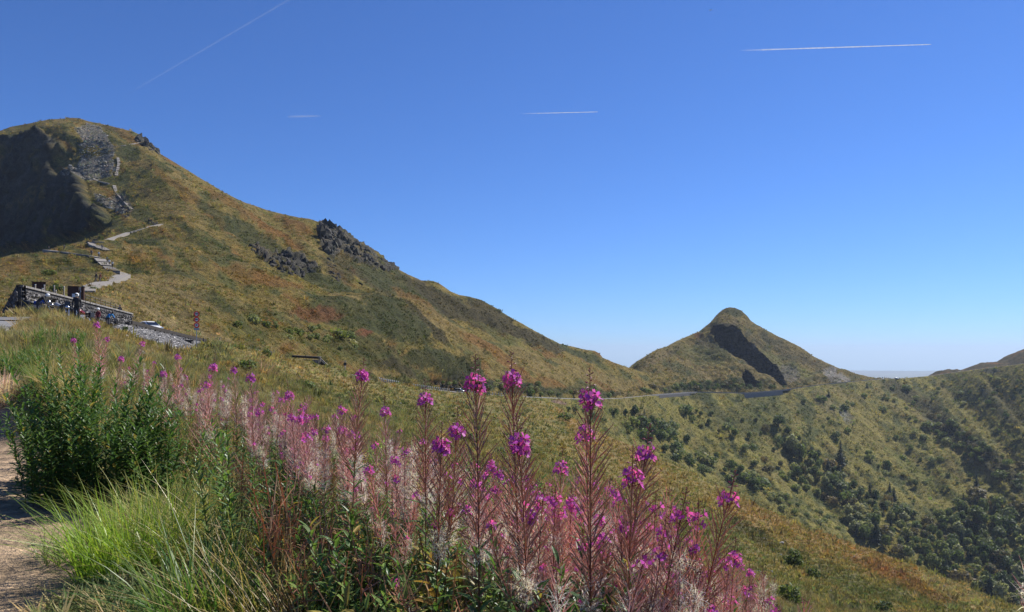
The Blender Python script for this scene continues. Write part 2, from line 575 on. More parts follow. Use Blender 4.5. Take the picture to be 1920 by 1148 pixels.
# ---- the mountain on the left
MT = {
 -260: [(602, 58), (550, 100), (505, 200), (482, 248), (500, 290), (520, 400), (492, 545), (430, 556), (340, 580), (280, 600), (272, 660)],
 0: [(598, 58), (545, 112), (500, 205), (480, 250), (500, 290), (515, 420), (486, 535), (476, 548), (372, 574), (262, 596), (244, 660)],
 35: [(594, 59), (545, 112), (500, 205), (475, 253), (497, 295), (508, 420), (476, 530), (446, 546), (365, 572), (254, 595), (237, 660)],
 60: [(592, 60), (545, 112), (500, 205), (472, 255), (495, 300), (500, 420), (470, 522), (412, 542), (330, 570), (246, 594), (231, 658)],
 90: [(592, 62), (545, 112), (498, 205), (470, 258), (485, 305), (485, 410), (462, 505), (372, 535), (310, 562), (238, 592), (227, 655)],
 115: [(592, 64), (545, 112), (495, 205), (466, 262), (470, 310), (466, 400), (455, 490), (358, 522), (300, 560), (238, 590), (224, 650)],
 142: [(600, 67), (545, 112), (493, 205), (462, 270), (463, 315), (458, 390), (450, 465), (356, 502), (285, 560), (246, 588), (222, 645)],
 165: [(606, 69), (545, 112), (490, 203), (457, 278), (456, 315), (452, 380), (444, 420), (362, 456), (310, 528), (262, 575), (226, 640)],
 190: [(610, 70), (548, 112), (492, 200), (446, 290), (445, 320), (440, 375), (432, 410), (376, 442), (310, 520), (262, 572), (233, 634)],
 212: [(613, 74), (552, 112), (496, 196), (440, 305), (428, 342), (418, 375), (410, 396), (392, 424), (315, 505), (265, 562), (238, 628)],
 250: [(622, 83), (575, 110), (510, 190), (434, 325), (414, 362), (400, 390), (385, 415), (360, 450), (318, 500), (276, 552), (247, 618)],
 300: [(642, 91), (590, 122), (510, 205), (424, 345), (408, 368), (390, 393), (372, 418), (347, 448), (325, 478), (303, 518), (286, 580)],
 400: [(645, 112), (600, 145), (545, 200), (490, 262), (470, 290), (450, 320), (430, 355), (405, 395), (385, 430), (367, 475), (350, 530)],
 500: [(660, 150), (625, 178), (580, 220), (535, 268), (515, 290), (495, 318), (475, 348), (450, 385), (430, 420), (410, 460), (393, 505)],
 600: [(692, 195), (655, 218), (615, 248), (575, 282), (555, 300), (535, 322), (510, 350), (485, 380), (460, 410), (435, 445), (416, 475)],
 680: [(709, 230), (675, 252), (640, 278), (600, 312), (580, 332), (560, 352), (535, 380), (510, 405), (490, 430), (470, 455), (452, 482)],
 745: [(723, 268), (690, 290), (660, 318), (630, 345), (615, 362), (600, 378), (580, 402), (560, 425), (540, 450), (522, 472), (505, 495)],
 860: [(736, 358), (712, 375), (690, 398), (668, 420), (655, 432), (643, 445), (628, 462), (610, 482), (590, 505), (570, 525), (553, 545)],
 1000: [(746, 456), (728, 468), (712, 485), (695, 505), (687, 515), (678, 528), (668, 540), (657, 555), (645, 572), (632, 588), (620, 602)],
 1120: [(749, 568), (738, 580), (726, 594), (714, 608), (708, 616), (702, 624), (696, 633), (688, 643), (680, 654), (670, 666), (661, 678)],
 1178: [(748, 638), (744, 646), (738, 654), (730, 664), (726, 670), (722, 676), (717, 683), (710, 692), (703, 702), (696, 714), (689, 726)],
 1245: [(742, 712), (740, 718), (737, 724), (734, 731), (732, 736), (730, 742), (727, 749), (723, 757), (718, 766), (713, 777), (708, 790)]}
SIL = [(-260, 272), (-100, 256), (0, 245), (20, 238), (60, 231), (90, 225), (110, 223.5), (135, 221), (150, 222), (165, 227), (200, 235), (225, 241), (250, 247), (262, 253), (275, 262), (290, 276), (302, 290), (320, 300), (350, 318),
       (385, 339), (420, 360), (460, 380), (500, 394), (530, 402), (560, 408), (580, 410), (600, 417), (640, 436), (680, 462), (715, 484), (745, 504), (765, 515), (790, 526), (812, 527), (825, 532), (845, 546), (862, 553), (880, 556), (900, 562),
       (925, 575), (950, 591), (1000, 620), (1025, 633), (1050, 645), (1075, 650), (1100, 656), (1115, 658), (1124, 663), (1130, 671), (1150, 680), (1178, 690), (1245, 709)]

def build_mountain():
    pxs = np.arange(-260, 1245.1, 2.0)
    cols = sorted(MT)
    kp = np.array([[q[0] for q in MT[c]] for c in cols], float)
    kd = np.log(np.array([[q[1] for q in MT[c]] for c in cols], float))
    kp, kd = pchip(cols, kp, pxs), pchip(cols, kd, pxs)               # (ncol, 11)
    nk = kp.shape[1]
    per = 26
    t = np.linspace(0, nk - 1, (nk - 1) * per + 1)
    py = pchip(np.arange(nk), kp.T, t)                                 # (rows, ncol)
    Y = np.exp(pchip(np.arange(nk), kd.T, t))
    ds = lin(pxs, SIL) - py[-1]
    py = py + ds[None] * (np.clip((t - (nk - 3)) / 2, 0, 1) ** 2)[:, None]
    X = (pxs[None] - CX) / F * Y
    Z = (HZ - py) / F * Y
    V = np.stack([X, Y, Z], -1)
    n = nrm_of(V)
    PX = np.broadcast_to(pxs[None], py.shape)
    # relief
    edge = sstep(0, 25, np.arange(len(t))[::-1])[:, None]
    big = fbm(X / 60, Y / 60, Z / 60, 5) * 4.6 + fbm(X / 19, Y / 19, Z / 19, 4) * 1.9 + np.maximum(0, fbm(X / 6, Y / 6, Z / 6, 3)) * .9
    foot = np.clip((Y - 55) / 150, 0.05, 1)
    # the steep, craggy north faces on the left
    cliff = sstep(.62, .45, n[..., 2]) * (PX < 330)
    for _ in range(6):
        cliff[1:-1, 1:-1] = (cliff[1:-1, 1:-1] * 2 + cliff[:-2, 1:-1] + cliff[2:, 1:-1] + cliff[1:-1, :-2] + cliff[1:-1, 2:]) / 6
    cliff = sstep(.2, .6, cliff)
    cr = ridged(X / 22, Y / 22, Z / 60, 5) * 8.5 + ridged(X / 7, Y / 7, Z / 15, 3) * 3.0
    # gullies running down the main face
    qa = math.radians(34)
    gl = fbm((PX * math.cos(qa) + py * math.sin(qa)) / 130, (py * math.cos(qa) - PX * math.sin(qa)) / 34, 3.0, 4) * 3.2 * sstep(300, 420, PX) * sstep(1200, 900, PX)
    # a blunt spur coming down the middle of the face
    sp_x = np.interp(py, [540, 570, 600, 650, 700], [640, 690, 740, 800, 880])
    dd = PX - sp_x
    spur = np.where(dd < 0, np.exp(-(dd / 110) ** 2), np.exp(-(dd / 14) ** 2)) * sstep(545, 590, py) * sstep(735, 690, py) * 9.0
    # rock bands below the ridge
    crag = (inpoly(PX + fbm(PX / 9, py / 9, 1) * 9, py + fbm(PX / 9, py / 9, 5) * 9, CRAG1) | inpoly(PX + fbm(PX / 9, py / 9, 1) * 8, py + fbm(PX / 9, py / 9, 5) * 8, CRAG2)).astype(float)
    cut = sstep(705, 722, py) * sstep(690, 760, PX) * sstep(1040, 960, PX) * sstep(-.2, .15, fbm(PX / 30, py / 8, 4.4, 3))
    crr = ridged(X / 10, Y / 10, Z / 16, 4)
    disp = (big + gl) * foot * (0.15 + 0.85 * edge) + cliff * cr * edge + spur + crag * (crr * 5 - 1.5) + cut * (crr * 3 - 2.5)
    V = V + n * disp[..., None]
    # back side of the ridge
    back = []
    for dy, dz in ((18, -7), (70, -50), (220, -190)):
        b = V[-1].copy()
        b[:, 1] += dy; b[:, 2] += dz
        b[:, 0] *= (b[:, 1] / V[-1][:, 1])
        back.append(b)
    skirt = V[0].copy(); skirt[:, 2] -= 9
    V2 = np.concatenate([skirt[None], V, np.array(back)], 0)
    pad = lambda a: np.concatenate([a[:1], a, a[-1:], a[-1:], a[-1:]], 0)
    return pxs, V2, pad(py), pad(np.array(PX)), pad(cliff), pad(crag), pad(cut)

CRAG1 = [(598, 416), (612, 410), (640, 425), (665, 440), (700, 462), (726, 484), (748, 504), (735, 508), (705, 500), (672, 482), (640, 470), (625, 482), (610, 468), (600, 455)]
CRAG2 = [(468, 458), (482, 460), (500, 474), (530, 472), (560, 480), (590, 498), (600, 515), (575, 512), (560, 520), (535, 516), (505, 500), (480, 480)]
mpx, MV, mpy, mPX, mcliff, mcrag, mcut = build_mountain()
mountain = Region(mpx, MV)
SCREE_P = [(142, 246), (165, 232), (186, 238), (205, 262), (216, 282), (214, 300), (212, 318), (205, 330), (170, 336), (128, 338), (140, 320), (150, 300), (148, 280), (155, 265)]

def mountain_col():
    X, Y, Z = MV[..., 0], MV[..., 1], MV[..., 2]
    px, py = mPX, mpy
    a = math.radians(32)
    u, v = px * math.cos(a) + py * math.sin(a), -px * math.sin(a) + py * math.cos(a)
    s1 = fbm(u / 130, v / 26, 1.1, 5); s2 = fbm(u / 40, v / 10, 5.5, 5); s3 = fbm(u / 70, v / 16, 9.4, 4)
    c = np.broadcast_to(OLIVE * 1.02, px.shape + (3,)).copy()
    c = blend(c, .85 * sstep(-.12, .22, s1), OCHRE * .98)
    c = blend(c, .75 * sstep(.1, .35, s3), RUST * .95)
    c = blend(c, .85 * sstep(.02, .24, s2), DKGREEN * 1.25)
    c = blend(c, .6 * sstep(.12, .3, fbm(u / 22, v / 7, 12.5, 4)), GREEN)
    lo = sstep(430, 330, px) * sstep(470, 560, py)
    c = blend(c, .75 * lo, TAN * .62)
    lst = [(243, 289, 24, 14, 30, .9, DKGREEN), (232, 335, 15, 11, 10, .9, DKGREEN), (310, 362, 55, 18, 36, .7, GREEN * .75), (262, 452, 48, 11, -8, .95, DKGREEN * .9), (300, 380, 60, 12, 40, .4, TAN * .5),
           (350, 400, 60, 16, 38, .5, OCHRE), (330, 350, 60, 10, 38, .5, RUST), (430, 385, 70, 9, 33, .6, RUST), (395, 460, 80, 12, 34, .55, DKGREEN * 1.2),
           (500, 462, 95, 13, 35, .85, DKGREEN), (420, 420, 60, 10, 36, .7, DKGREEN), (545, 500, 80, 12, 28, .6, HEATH), (520, 441, 60, 9, 30, .9, RUST), (552, 424, 40, 7, 25, .8, RUST), (575, 455, 40, 14, 40, .5, OCHRE), (519, 539, 55, 9, 12, .75, RUST), (450, 520, 60, 10, 20, .6, RUST * .9),
           (640, 500, 40, 30, 45, .7, HEATH), (700, 520, 60, 26, 38, .8, HEATH), (676, 508, 25, 10, 40, .6, RED * .7), (600, 530, 60, 10, 20, .7, DKGREEN * 1.1), (650, 545, 80, 10, 24, .8, DKGREEN * 1.1), (661, 576, 32, 9, 18, .85, OCHRE * 1.15), (640, 605, 90, 22, 28, .85, DKGREEN), (720, 620, 80, 26, 38, .9, DKGREEN * .9),
           (740, 590, 60, 12, 42, .85, HEATH * .9), (780, 640, 50, 10, 42, .9, HEATH * .9), (585, 597, 45, 10, 12, .7, RED), (668, 640, 16, 6, 10, .9, RED), (690, 670, 100, 20, 22, .7, DKGREEN * .95), (600, 655, 90, 14, 18, .6, GREEN * .8), (500, 625, 100, 10, 14, .5, GREEN * .8), (560, 615, 60, 8, 18, .6, TAN * .45), (470, 590, 80, 9, 16, .5, DKGREEN * 1.3), (420, 610, 60, 7, 12, .5, GREEN),
           (750, 540, 110, 24, 30, .8, DKGREEN * 1.05), (850, 575, 120, 17, 30, .9, HEATH * .85), (940, 605, 80, 15, 33, .9, HEATH * .85), (1010, 640, 60, 12, 28, .85, HEATH * .9), (1085, 664, 45, 9, 16, .9, DKGREEN), (790, 580, 70, 12, 35, .6, RUST), (840, 620, 110, 16, 32, .75, OCHRE * .95), (850, 660, 90, 10, 34, .85, RUST), (930, 665, 80, 13, 30, .8, RUST), (1010, 685, 80, 12, 27, .8, OCHRE), (980, 700, 60, 8, 25, .6, RUST), (1130, 708, 70, 9, 14, .7, OCHRE), (940, 632, 60, 8, 32, .5, GREEN),
           (820, 700, 80, 13, 16, .85, DKGREEN * .8), (900, 715, 60, 11, 14, .8, DKGREEN * .8), (1000, 728, 70, 10, 6, .85, DKGREEN * .8), (1100, 735, 60, 8, 4, .8, DKGREEN * .9), (740, 700, 40, 10, 20, .8, HEATH * .8), (1180, 738, 40, 5, 0, .8, HEATH * .8),
           (80, 515, 34, 10, 20, .5, DKGREEN * 1.2), (30, 500, 34, 9, 10, .4, RUST), (130, 500, 40, 9, 12, .6, DKGREEN * 1.1), (60, 540, 60, 8, 5, .4, GREEN), (251, 500, 34, 7, 18, .9, DKGREEN * 1.1), (328, 511, 46, 7, 20, .8, DKGREEN * 1.1), (180, 505, 20, 6, 10, .5, GREEN), (251, 530, 50, 12, 24, .8, TAN * .8), (222, 562, 46, 9, 26, .9, TAN * .85), (292, 590, 50, 7, 22, .8, TAN * .85), (330, 612, 50, 6, 18, .8, TAN * .8), (340, 560, 80, 14, 20, .4, OCHRE), (400, 630, 50, 6, 16, .7, TAN * .75), (240, 476, 34, 5, 8, .6, TAN * .6),
           (110, 233, 30, 8, -10, .7, OCHRE), (240, 258, 34, 9, 30, .6, RUST * .85), (215, 248, 30, 6, 22, .6, HEATH), (200, 470, 40, 6, 10, .5, OCHRE), (60, 240, 50, 6, -10, .5, OLIVE), (130, 360, 40, 7, 8, .5, TAN * .4), (185, 350, 40, 8, 10, .6, OLIVE * .7)]
    c = patches(px, py, c, lst, 0.0)
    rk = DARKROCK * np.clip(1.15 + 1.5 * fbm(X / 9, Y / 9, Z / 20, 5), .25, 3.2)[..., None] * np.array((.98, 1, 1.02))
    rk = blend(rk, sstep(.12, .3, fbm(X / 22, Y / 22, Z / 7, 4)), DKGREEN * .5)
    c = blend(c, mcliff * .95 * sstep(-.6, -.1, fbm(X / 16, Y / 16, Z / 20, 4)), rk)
    c = blend(c, mcrag * .85 * sstep(-.35, .0, fbm(X / 9, Y / 9, Z / 9, 4)), ROCK * .8)
    c = blend(c, mcut * .6, DARKROCK)
    wob = fbm(px / 10, py / 10, 4, 3) * 9
    sc = inpoly(px + wob, py + wob * .6, SCREE_P)
    gap = np.hypot((px - 176) / 34, (py - 286) / 12) + fbm(px / 8, py / 8, 2, 3) * .6
    sc = sc * sstep(.8, 1.15, gap)
    c = blend(c, sc * .9, SCREE * (.8 + .75 * fbm(X / 2.2, Y / 2.2, Z / 2.2, 3)[..., None]))
    for poly in ([(178, 366), (205, 376), (222, 384), (240, 398), (225, 402), (200, 392), (180, 378)], [(205, 372), (235, 366), (250, 392), (236, 400), (215, 396)]):
        sc = inpoly(px + wob * .6, py + wob * .4, poly)
        c = blend(c, sc * .7, SCREE * .7)
    return vivid(c, 1.08, (1.0, 1.0, .97))

M_mount = terrain_mat('mountain_heath', 0.28, 1.3, 1.6, 0.42, 0.95)
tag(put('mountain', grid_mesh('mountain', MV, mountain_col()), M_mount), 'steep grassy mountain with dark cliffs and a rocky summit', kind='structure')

# ---- the cone shaped peak
CONE_SIL = [(1120, 722), (1150, 706), (1178, 690), (1195, 677), (1212, 667), (1232, 655), (1250, 650), (1268, 640), (1290, 630), (1310, 622), (1322, 613), (1332, 605), (1340, 595), (1348, 586), (1357, 579.5), (1368, 576), (1378, 577), (1390, 582), (1400, 591), (1408, 602), (1420, 610), (1440, 621),
            (1462, 632), (1480, 640), (1500, 651), (1525, 668), (1545, 678), (1575, 692), (1610, 702), (1640, 709), (1660, 711.5), (1700, 714)]
CONE_D = [(1120, 800), (1178, 790), (1270, 890), (1345, 950), (1370, 962), (1400, 968), (1480, 985), (1570, 1010), (1660, 1040), (1700, 1060)]
def build_cone():
    pxs = np.arange(1120, 1700.1, 1.3)
    b_py, b_Y = rl(pxs)
    b_Y = b_Y + 9
    s_py, s_Y = lin(pxs, CONE_SIL), lin(pxs, CONE_D)
    mid = sstep(1190, 1300, pxs) * sstep(1640, 1500, pxs)
    s_Y = np.maximum(s_Y, b_Y + 3) + 60 * mid
    t = np.linspace(0, 1, 190)[:, None]
    py = b_py + (s_py - b_py) * t
    Y = b_Y + (s_Y - b_Y) * (t ** 1.12)
    PX = np.broadcast_to(pxs[None], py.shape)
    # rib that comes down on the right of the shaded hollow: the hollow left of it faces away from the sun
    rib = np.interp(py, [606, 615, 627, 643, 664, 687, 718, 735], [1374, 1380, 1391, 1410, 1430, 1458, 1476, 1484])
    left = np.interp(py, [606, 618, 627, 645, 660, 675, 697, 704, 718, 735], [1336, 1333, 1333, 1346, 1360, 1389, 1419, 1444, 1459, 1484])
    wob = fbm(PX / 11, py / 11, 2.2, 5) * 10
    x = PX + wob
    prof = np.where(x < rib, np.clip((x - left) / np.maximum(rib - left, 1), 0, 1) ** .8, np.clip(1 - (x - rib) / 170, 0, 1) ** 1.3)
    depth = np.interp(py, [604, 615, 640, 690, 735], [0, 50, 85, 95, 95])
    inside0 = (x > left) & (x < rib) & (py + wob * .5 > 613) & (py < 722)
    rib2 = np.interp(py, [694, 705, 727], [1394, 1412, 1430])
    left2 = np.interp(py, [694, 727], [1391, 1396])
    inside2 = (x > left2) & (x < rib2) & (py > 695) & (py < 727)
    Y = Y + np.where(inside0, 2.6 * (rib - x) * Y / F, 0) + np.where(inside2, 2.6 * (rib2 - x) * Y / F, 0)
    # dark cut banks above the road
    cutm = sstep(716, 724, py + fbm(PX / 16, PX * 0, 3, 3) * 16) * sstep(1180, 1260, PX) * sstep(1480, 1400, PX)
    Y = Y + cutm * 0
    V = np.stack([(PX - CX) / F * Y, Y, (HZ - py) / F * Y], -1)
    n = nrm_of(V)
    edge = sstep(0, 14, np.arange(190)[::-1])[:, None]
    big = fbm(V[..., 0] / 45, V[..., 1] / 45, V[..., 2] / 45, 5) * 5 + fbm(V[..., 0] / 11, V[..., 1] / 11, V[..., 2] / 11, 4) * 2.4
    V = V + n * (big * (.2 + .8 * edge))[..., None]
    inside = inside0 | inside2
    back = []
    for dy, dz in ((20, -9), (70, -60), (200, -200)):
        b = V[-1].copy(); b[:, 1] += dy; b[:, 2] += dz; b[:, 0] *= b[:, 1] / V[-1][:, 1]
        back.append(b)
    sk = V[0].copy(); sk[:, 2] -= 8
    V2 = np.concatenate([sk[None], V, np.array(back)], 0)
    pad = lambda a: np.concatenate([a[:1], a, a[-1:], a[-1:], a[-1:]], 0)
    return pxs, V2, pad(py), pad(np.array(PX)), pad(inside.astype(float)), pad(cutm)
cpx, CV, cpy, cPX, cin, ccut = build_cone()
cone = Region(cpx, CV)
def cone_col():
    px, py = cPX, cpy
    X, Y, Z = CV[..., 0], CV[..., 1], CV[..., 2]
    s1 = fbm(px / 60, py / 18, 1.1, 5); s2 = fbm(px / 16, py / 10, 5.5, 4)
    c = np.broadcast_to(OLIVE * .92, px.shape + (3,)).copy()
    c = blend(c, .8 * sstep(0, .3, s1), OCHRE * .85)
    c = blend(c, .75 * sstep(.02, .28, s2), DKGREEN * 1.2)
    lst = [(1366, 602, 20, 6, -8, .5, OCHRE * .8), (1378, 585, 20, 8, 20, .7, DKGREEN * 1.1), (1360, 613, 40, 5, 0, .8, HEATH), (1320, 640, 26, 10, 40, .75, RED * .9), (1335, 655, 40, 22, 30, .75, DKGREEN * 1.1), (1310, 668, 60, 18, 10, .6, GREEN * .85), (1300, 690, 46, 8, 35, .8, OCHRE * 1.05), (1325, 700, 34, 9, 10, .7, OCHRE), (1280, 695, 40, 10, 20, .6, DKGREEN * 1.1),
           (1205, 682, 24, 9, -40, .6, HEATH), (1230, 672, 30, 10, -35, .6, TAN * .5), (1262, 658, 18, 6, -40, .5, HEATH), (1420, 640, 30, 8, 40, .6, HEATH), (1470, 655, 60, 10, 34, .6, HEATH), (1460, 680, 40, 9, 38, .8, GREEN), (1500, 698, 34, 10, 30, .8, GREEN * 1.05), (1540, 690, 50, 8, 28, .5, HEATH), (1480, 700, 22, 14, 50, .7, SCREE * .55), (1560, 705, 22, 9, 38, .95, SCREE * .95), (1580, 708, 16, 6, 20, .9, SCREE),
           (1330, 724, 60, 10, -6, .9, DKGREEN * .7), (1260, 730, 50, 7, -8, .8, DKGREEN * .8), (1400, 722, 50, 12, 0, .7, DKGREEN * .8), (1200, 726, 60, 6, 4, .7, HEATH), (1540, 712, 40, 5, 0, .5, HEATH)]  # shrubs above the road, with the cut bank's shade painted into the dark green
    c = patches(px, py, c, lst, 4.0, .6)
    c = blend(c, cin * .9, DARKROCK * 1.1 * (1 + .4 * fbm(X / 6, Y / 6, Z / 10, 4)[..., None]))  # rock of the hollow; its shade is painted into the dark colour too
    return np.clip(c, .004, .6)
M_cone = terrain_mat('peak_heath', 0.16, 0.8, 2.2, 0.4, 0.9)
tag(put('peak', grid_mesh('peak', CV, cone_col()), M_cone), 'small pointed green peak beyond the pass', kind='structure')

# ---- the far side of the valley
def build_valley():
    pxs = np.arange(940, 2160.1, 2.0)
    t_py, t_Y = rl(pxs)
    t_Y = t_Y - 1.5
    sil = [(940, 745), (985, 748), (1030, 764), (1067, 789), (1150, 823), (1250, 867), (1330, 904), (1500, 984), (1650, 1039), (1780, 1089), (1900, 1139), (2050, 1190), (2160, 1220)]
    b_py = lin(pxs, sil) + 70
    b_Y = lin(pxs, [(940, 385), (1030, 420), (1150, 470), (1250, 500), (1400, 540), (1600, 560), (1920, 520), (2160, 470)])
    b_Y = np.minimum(b_Y, t_Y * .93)
    nr = 230
    t = np.linspace(0, 1, nr)[:, None]
    B = np.stack([(pxs - CX) / F * b_Y, b_Y, (HZ - b_py) / F * b_Y], -1)
    T = np.stack([(pxs - CX) / F * t_Y, t_Y, (HZ - t_py) / F * t_Y], -1)
    tt = t[..., None]
    V = B[None] * (1 - tt) + T[None] * tt
    V[..., 2] += (-14 * np.sin(np.pi * t) * sstep(1000, 1300, pxs)[None])      # concave
    cutd = 4.6 * sstep(1388, 1400, pxs) * sstep(1486, 1474, pxs) + 2.2 * sstep(1228, 1240, pxs) * sstep(1304, 1292, pxs)
    V[..., 2] -= cutd[None] * sstep(.88, .985, t)                          # the ground drops away below the retaining walls
    px, py = proj(V)
    X, Y, Z = V[..., 0], V[..., 1], V[..., 2]
    PX = np.broadcast_to(pxs[None], t.shape[:1] + pxs.shape)
    env = np.sin(np.pi * np.clip(t, 0, 1)) ** .6 * np.clip(sstep(1000, 1180, pxs), 0.2, 1)[None]
    # ribs and gullies running down the slope (they lean to the right as they fall)
    q = PX - (py - 720) * 0.85
    rib = fbm(q / 95, py / 500, 2.0, 4) * 15 + fbm(q / 34, py / 160, 6.0, 3) * 3.0
    V[..., 2] += (rib + fbm(X / 40, Y / 40, 1.5, 5) * 6) * env
    V[..., 2] += fbm(X / 8, Y / 8, 3.3, 3) * 1.1 * env
    px, py = proj(V)
    top = []
    for dy, dz in ((7.5, -.6), (9, -9)):
        b = T.copy(); b[:, 1] += dy; b[:, 2] += dz; b[:, 0] *= b[:, 1] / T[:, 1]
        top.append(b)
    right = pxs > 1640
    top[1][right] = top[1][right] + np.array([0, 60, -30.])
    V2 = np.concatenate([V, np.array(top)], 0)
    return pxs, V2, rib * env
vpx, VV, vrib = build_valley()
valley = Region(vpx, VV)
def valley_col():
    X, Y, Z = VV[..., 0], VV[..., 1], VV[..., 2]
    px, py = proj(VV)
    a = math.radians(40)
    u, v = px * math.cos(a) + py * math.sin(a), -px * math.sin(a) + py * math.cos(a)
    s1 = fbm(u / 90, v / 24, 1.1, 5); s2 = fbm(u / 26, v / 11, 5.5, 5)
    c = np.broadcast_to(OLIVE * .9 + GREEN * .35, px.shape + (3,)).copy()
    c = blend(c, .7 * sstep(.05, .35, s1), OCHRE)
    c = blend(c, .7 * sstep(-.25, -.5, s1), GREEN)
    c = blend(c, .8 * sstep(.0, .25, s2), DKGREEN * 1.25)
    lst = [(1545, 755, 34, 14, 45, .8, TAN * .55), (1590, 740, 40, 10, 20, .6, OCHRE), (1585, 778, 22, 8, 52, .95, SCREE * .75), (1700, 740, 60, 12, 25, .7, HEATH), (1760, 790, 130, 16, 38, .75, HEATH), (1850, 860, 100, 24, 38, .85, HEATH * .9), (1880, 760, 60, 24, 40, .7, HEATH), (1840, 745, 40, 10, 20, .5, DKGREEN), (1780, 830, 120, 9, 40, .8, OCHRE), (1700, 870, 110, 26, 40, .6, OLIVE * 1.15), (1740, 900, 110, 12, 36, .7, GREEN), (1440, 800, 60, 16, 45, .6, GREEN), (1400, 790, 40, 30, 50, .5, DKGREEN), (1860, 720, 60, 8, 0, .5, OLIVE),
           (1340, 770, 60, 12, 45, .7, DKGREEN * .9), (1160, 790, 60, 12, 40, .5, GREEN), (1200, 770, 40, 12, 40, .6, OCHRE), (1048, 754, 14, 4, 10, .7, np.array((.22, .13, .14))), (1860, 695, 25, 4, 0, .6, SCREE * .5), (1440, 760, 60, 16, 30, .6, DKGREEN * 1.1), (1620, 790, 40, 30, 45, .5, OLIVE * 1.2)]
    c = patches(px, py, c, lst, 7.0, .8)
    return vivid(c, 1.05, (.92, 1.0, .92))
M_valley = terrain_mat('valley_grass', 0.2, 1.0, 1.6, 0.42, 0.9)
tag(put('valley_slope', grid_mesh('valley_slope', VV, valley_col()), M_valley), 'far valley side with scattered trees below the pass road', kind='structure')

# ---- dark knolls behind the road on the right
def build_knoll(name, sil, base, Y0, dep, colr, label):
    x0, x1 = sil[0][0], sil[-1][0]
    pxs = np.arange(x0, x1 + .1, 1.5)
    rows = []
    s = lin(pxs, sil) + fbm(pxs / 9, 0 * pxs, Y0, 3) * 1.5
    b = lin(pxs, base)
    for t in np.linspace(0, 1, 36):
        py = b + (s - b) * math.sin(t * math.pi / 2)
        Y = np.full_like(pxs, Y0) + dep * t
        rows.append(np.stack([(pxs - CX) / F * Y, Y, (HZ - py) / F * Y], -1))
    for dy, dz in ((dep * .5, -8), (dep * 2, -80)):
        q = rows[35].copy(); q[:, 1] += dy; q[:, 2] += dz
        rows.append(q)
    V = np.array(rows)
    V[..., 2] += fbm(V[..., 0] / 12, V[..., 1] / 12, 3, 4) * 1.5 * np.minimum(1, np.arange(len(V)) / 8)[:, None]
    c = np.broadcast_to(colr, V.shape).copy()
    c = blend(c, sstep(0, .3, fbm(V[..., 0] / 20, V[..., 1] / 20, V[..., 2] / 20, 4)), RUST * .8)
    tag(put(name, grid_mesh(name, V, c), M_valley), label, kind='structure')
build_knoll('hill', [(1735, 707), (1755, 697), (1775, 693), (1795, 692.5), (1808, 696), (1820, 700)], [(1735, 712), (1820, 706)], 1060, 40, HEATH * .9, 'low dark knoll behind the pass road')
build_knoll('hill', [(1790, 703), (1808, 695), (1830, 684), (1845, 680), (1870, 678.5), (1890, 674), (1903, 665), (1915, 657), (1940, 648), (2000, 640), (2200, 600)], [(1790, 712), (1920, 694), (2200, 660)], 1010, 70, HEATH, 'dark heathery ridge rising above the road on the right')

# ---- the plain far below and the last blue hills
pl = MB()
n = 48
pl.add([Vector((0, 0, -400))] + [Vector((math.sin(2 * math.pi * i / n) * 21000, math.cos(2 * math.pi * i / n) * 21000, -400)) for i in range(n)], [(0, (i + 1) % n + 1, i + 1) for i in range(n)])
pl.col = (.09, .10, .05)
tag(put('plain', pl.mesh('plain', colored=False), simple_mat('plain_fields', (.10, .11, .06), .95, var=.5, scale=.0015)), 'hazy plain far below the pass', kind='structure')
dpx = np.arange(1560, 2300, 6.0)
rows = []
dsil = 696.5 - 3.0 * fbm(dpx / 60, 0 * dpx, 3.3, 4) - 3.0 * sstep(1680, 1790, dpx)
for f, Y in ((1.0, 17000), (.3, 17600), (0, 18200), (1.1, 19500)):
    py = dsil + f * 18
    rows.append(np.stack([(dpx - CX) / F * Y, np.full_like(dpx, Y), (HZ - py) / F * Y], -1))
tag(put('distant_hills', grid_mesh('distant_hills', np.array(rows), None), simple_mat('distant_wood', (.06, .08, .05), .95, var=.3, scale=.002)), 'faint blue hills on the horizon', kind='structure')
# ------------------------------------------------------------------ small growth: materials and scattering
def leaf_mat(name, src='GEOMETRY', trans=0.35, rough=0.5, spec=0.35, var=0.25, gain=1.0):
    m, nt, out = new_mat(name)
    at = N(nt, 'ShaderNodeAttribute', attribute_name='Col', attribute_type=src)
    inf = N(nt, 'ShaderNodeObjectInfo')
    r = ramp(nt, inf.outputs['Random'], [(0.0, ((1 - var) * gain, (1 - var * .7) * gain, (1 - var * .8) * gain)), (.5, (gain * 1.02, gain * 1.06, gain * 1.05)), (1.0, ((1 + var) * gain, (1 + var * .7) * gain, (1 + var * .5) * gain))])
    c = mulcol(nt, at.outputs['Color'], r.outputs[0])
    geo = N(nt, 'ShaderNodeNewGeometry')
    n = noise_node(nt, geo.outputs['Position'], 40, 3)
    r2 = ramp(nt, n.outputs[0], [(0.3, (.75, .75, .75)), (0.7, (1.25, 1.25, 1.25))])
    c = mulcol(nt, c, r2.outputs[0])
    b = N(nt, 'ShaderNodeBsdfPrincipled')
    b.inputs['Roughness'].default_value = rough
    b.inputs['Specular IOR Level'].default_value = spec
    nt.links.new(c, b.inputs['Base Color'])
    t = N(nt, 'ShaderNodeBsdfTranslucent')
    c2 = mulcol(nt, c, (1.25, 1.3, .8))
    nt.links.new(c2, t.inputs['Color'])
    mx = N(nt, 'ShaderNodeMixShader')
    mx.inputs[0].default_value = trans
    nt.links.new(b.outputs[0], mx.inputs[1])
    nt.links.new(t.outputs[0], mx.inputs[2])
    nt.links.new(mx.outputs[0], out.inputs[0])
    return m
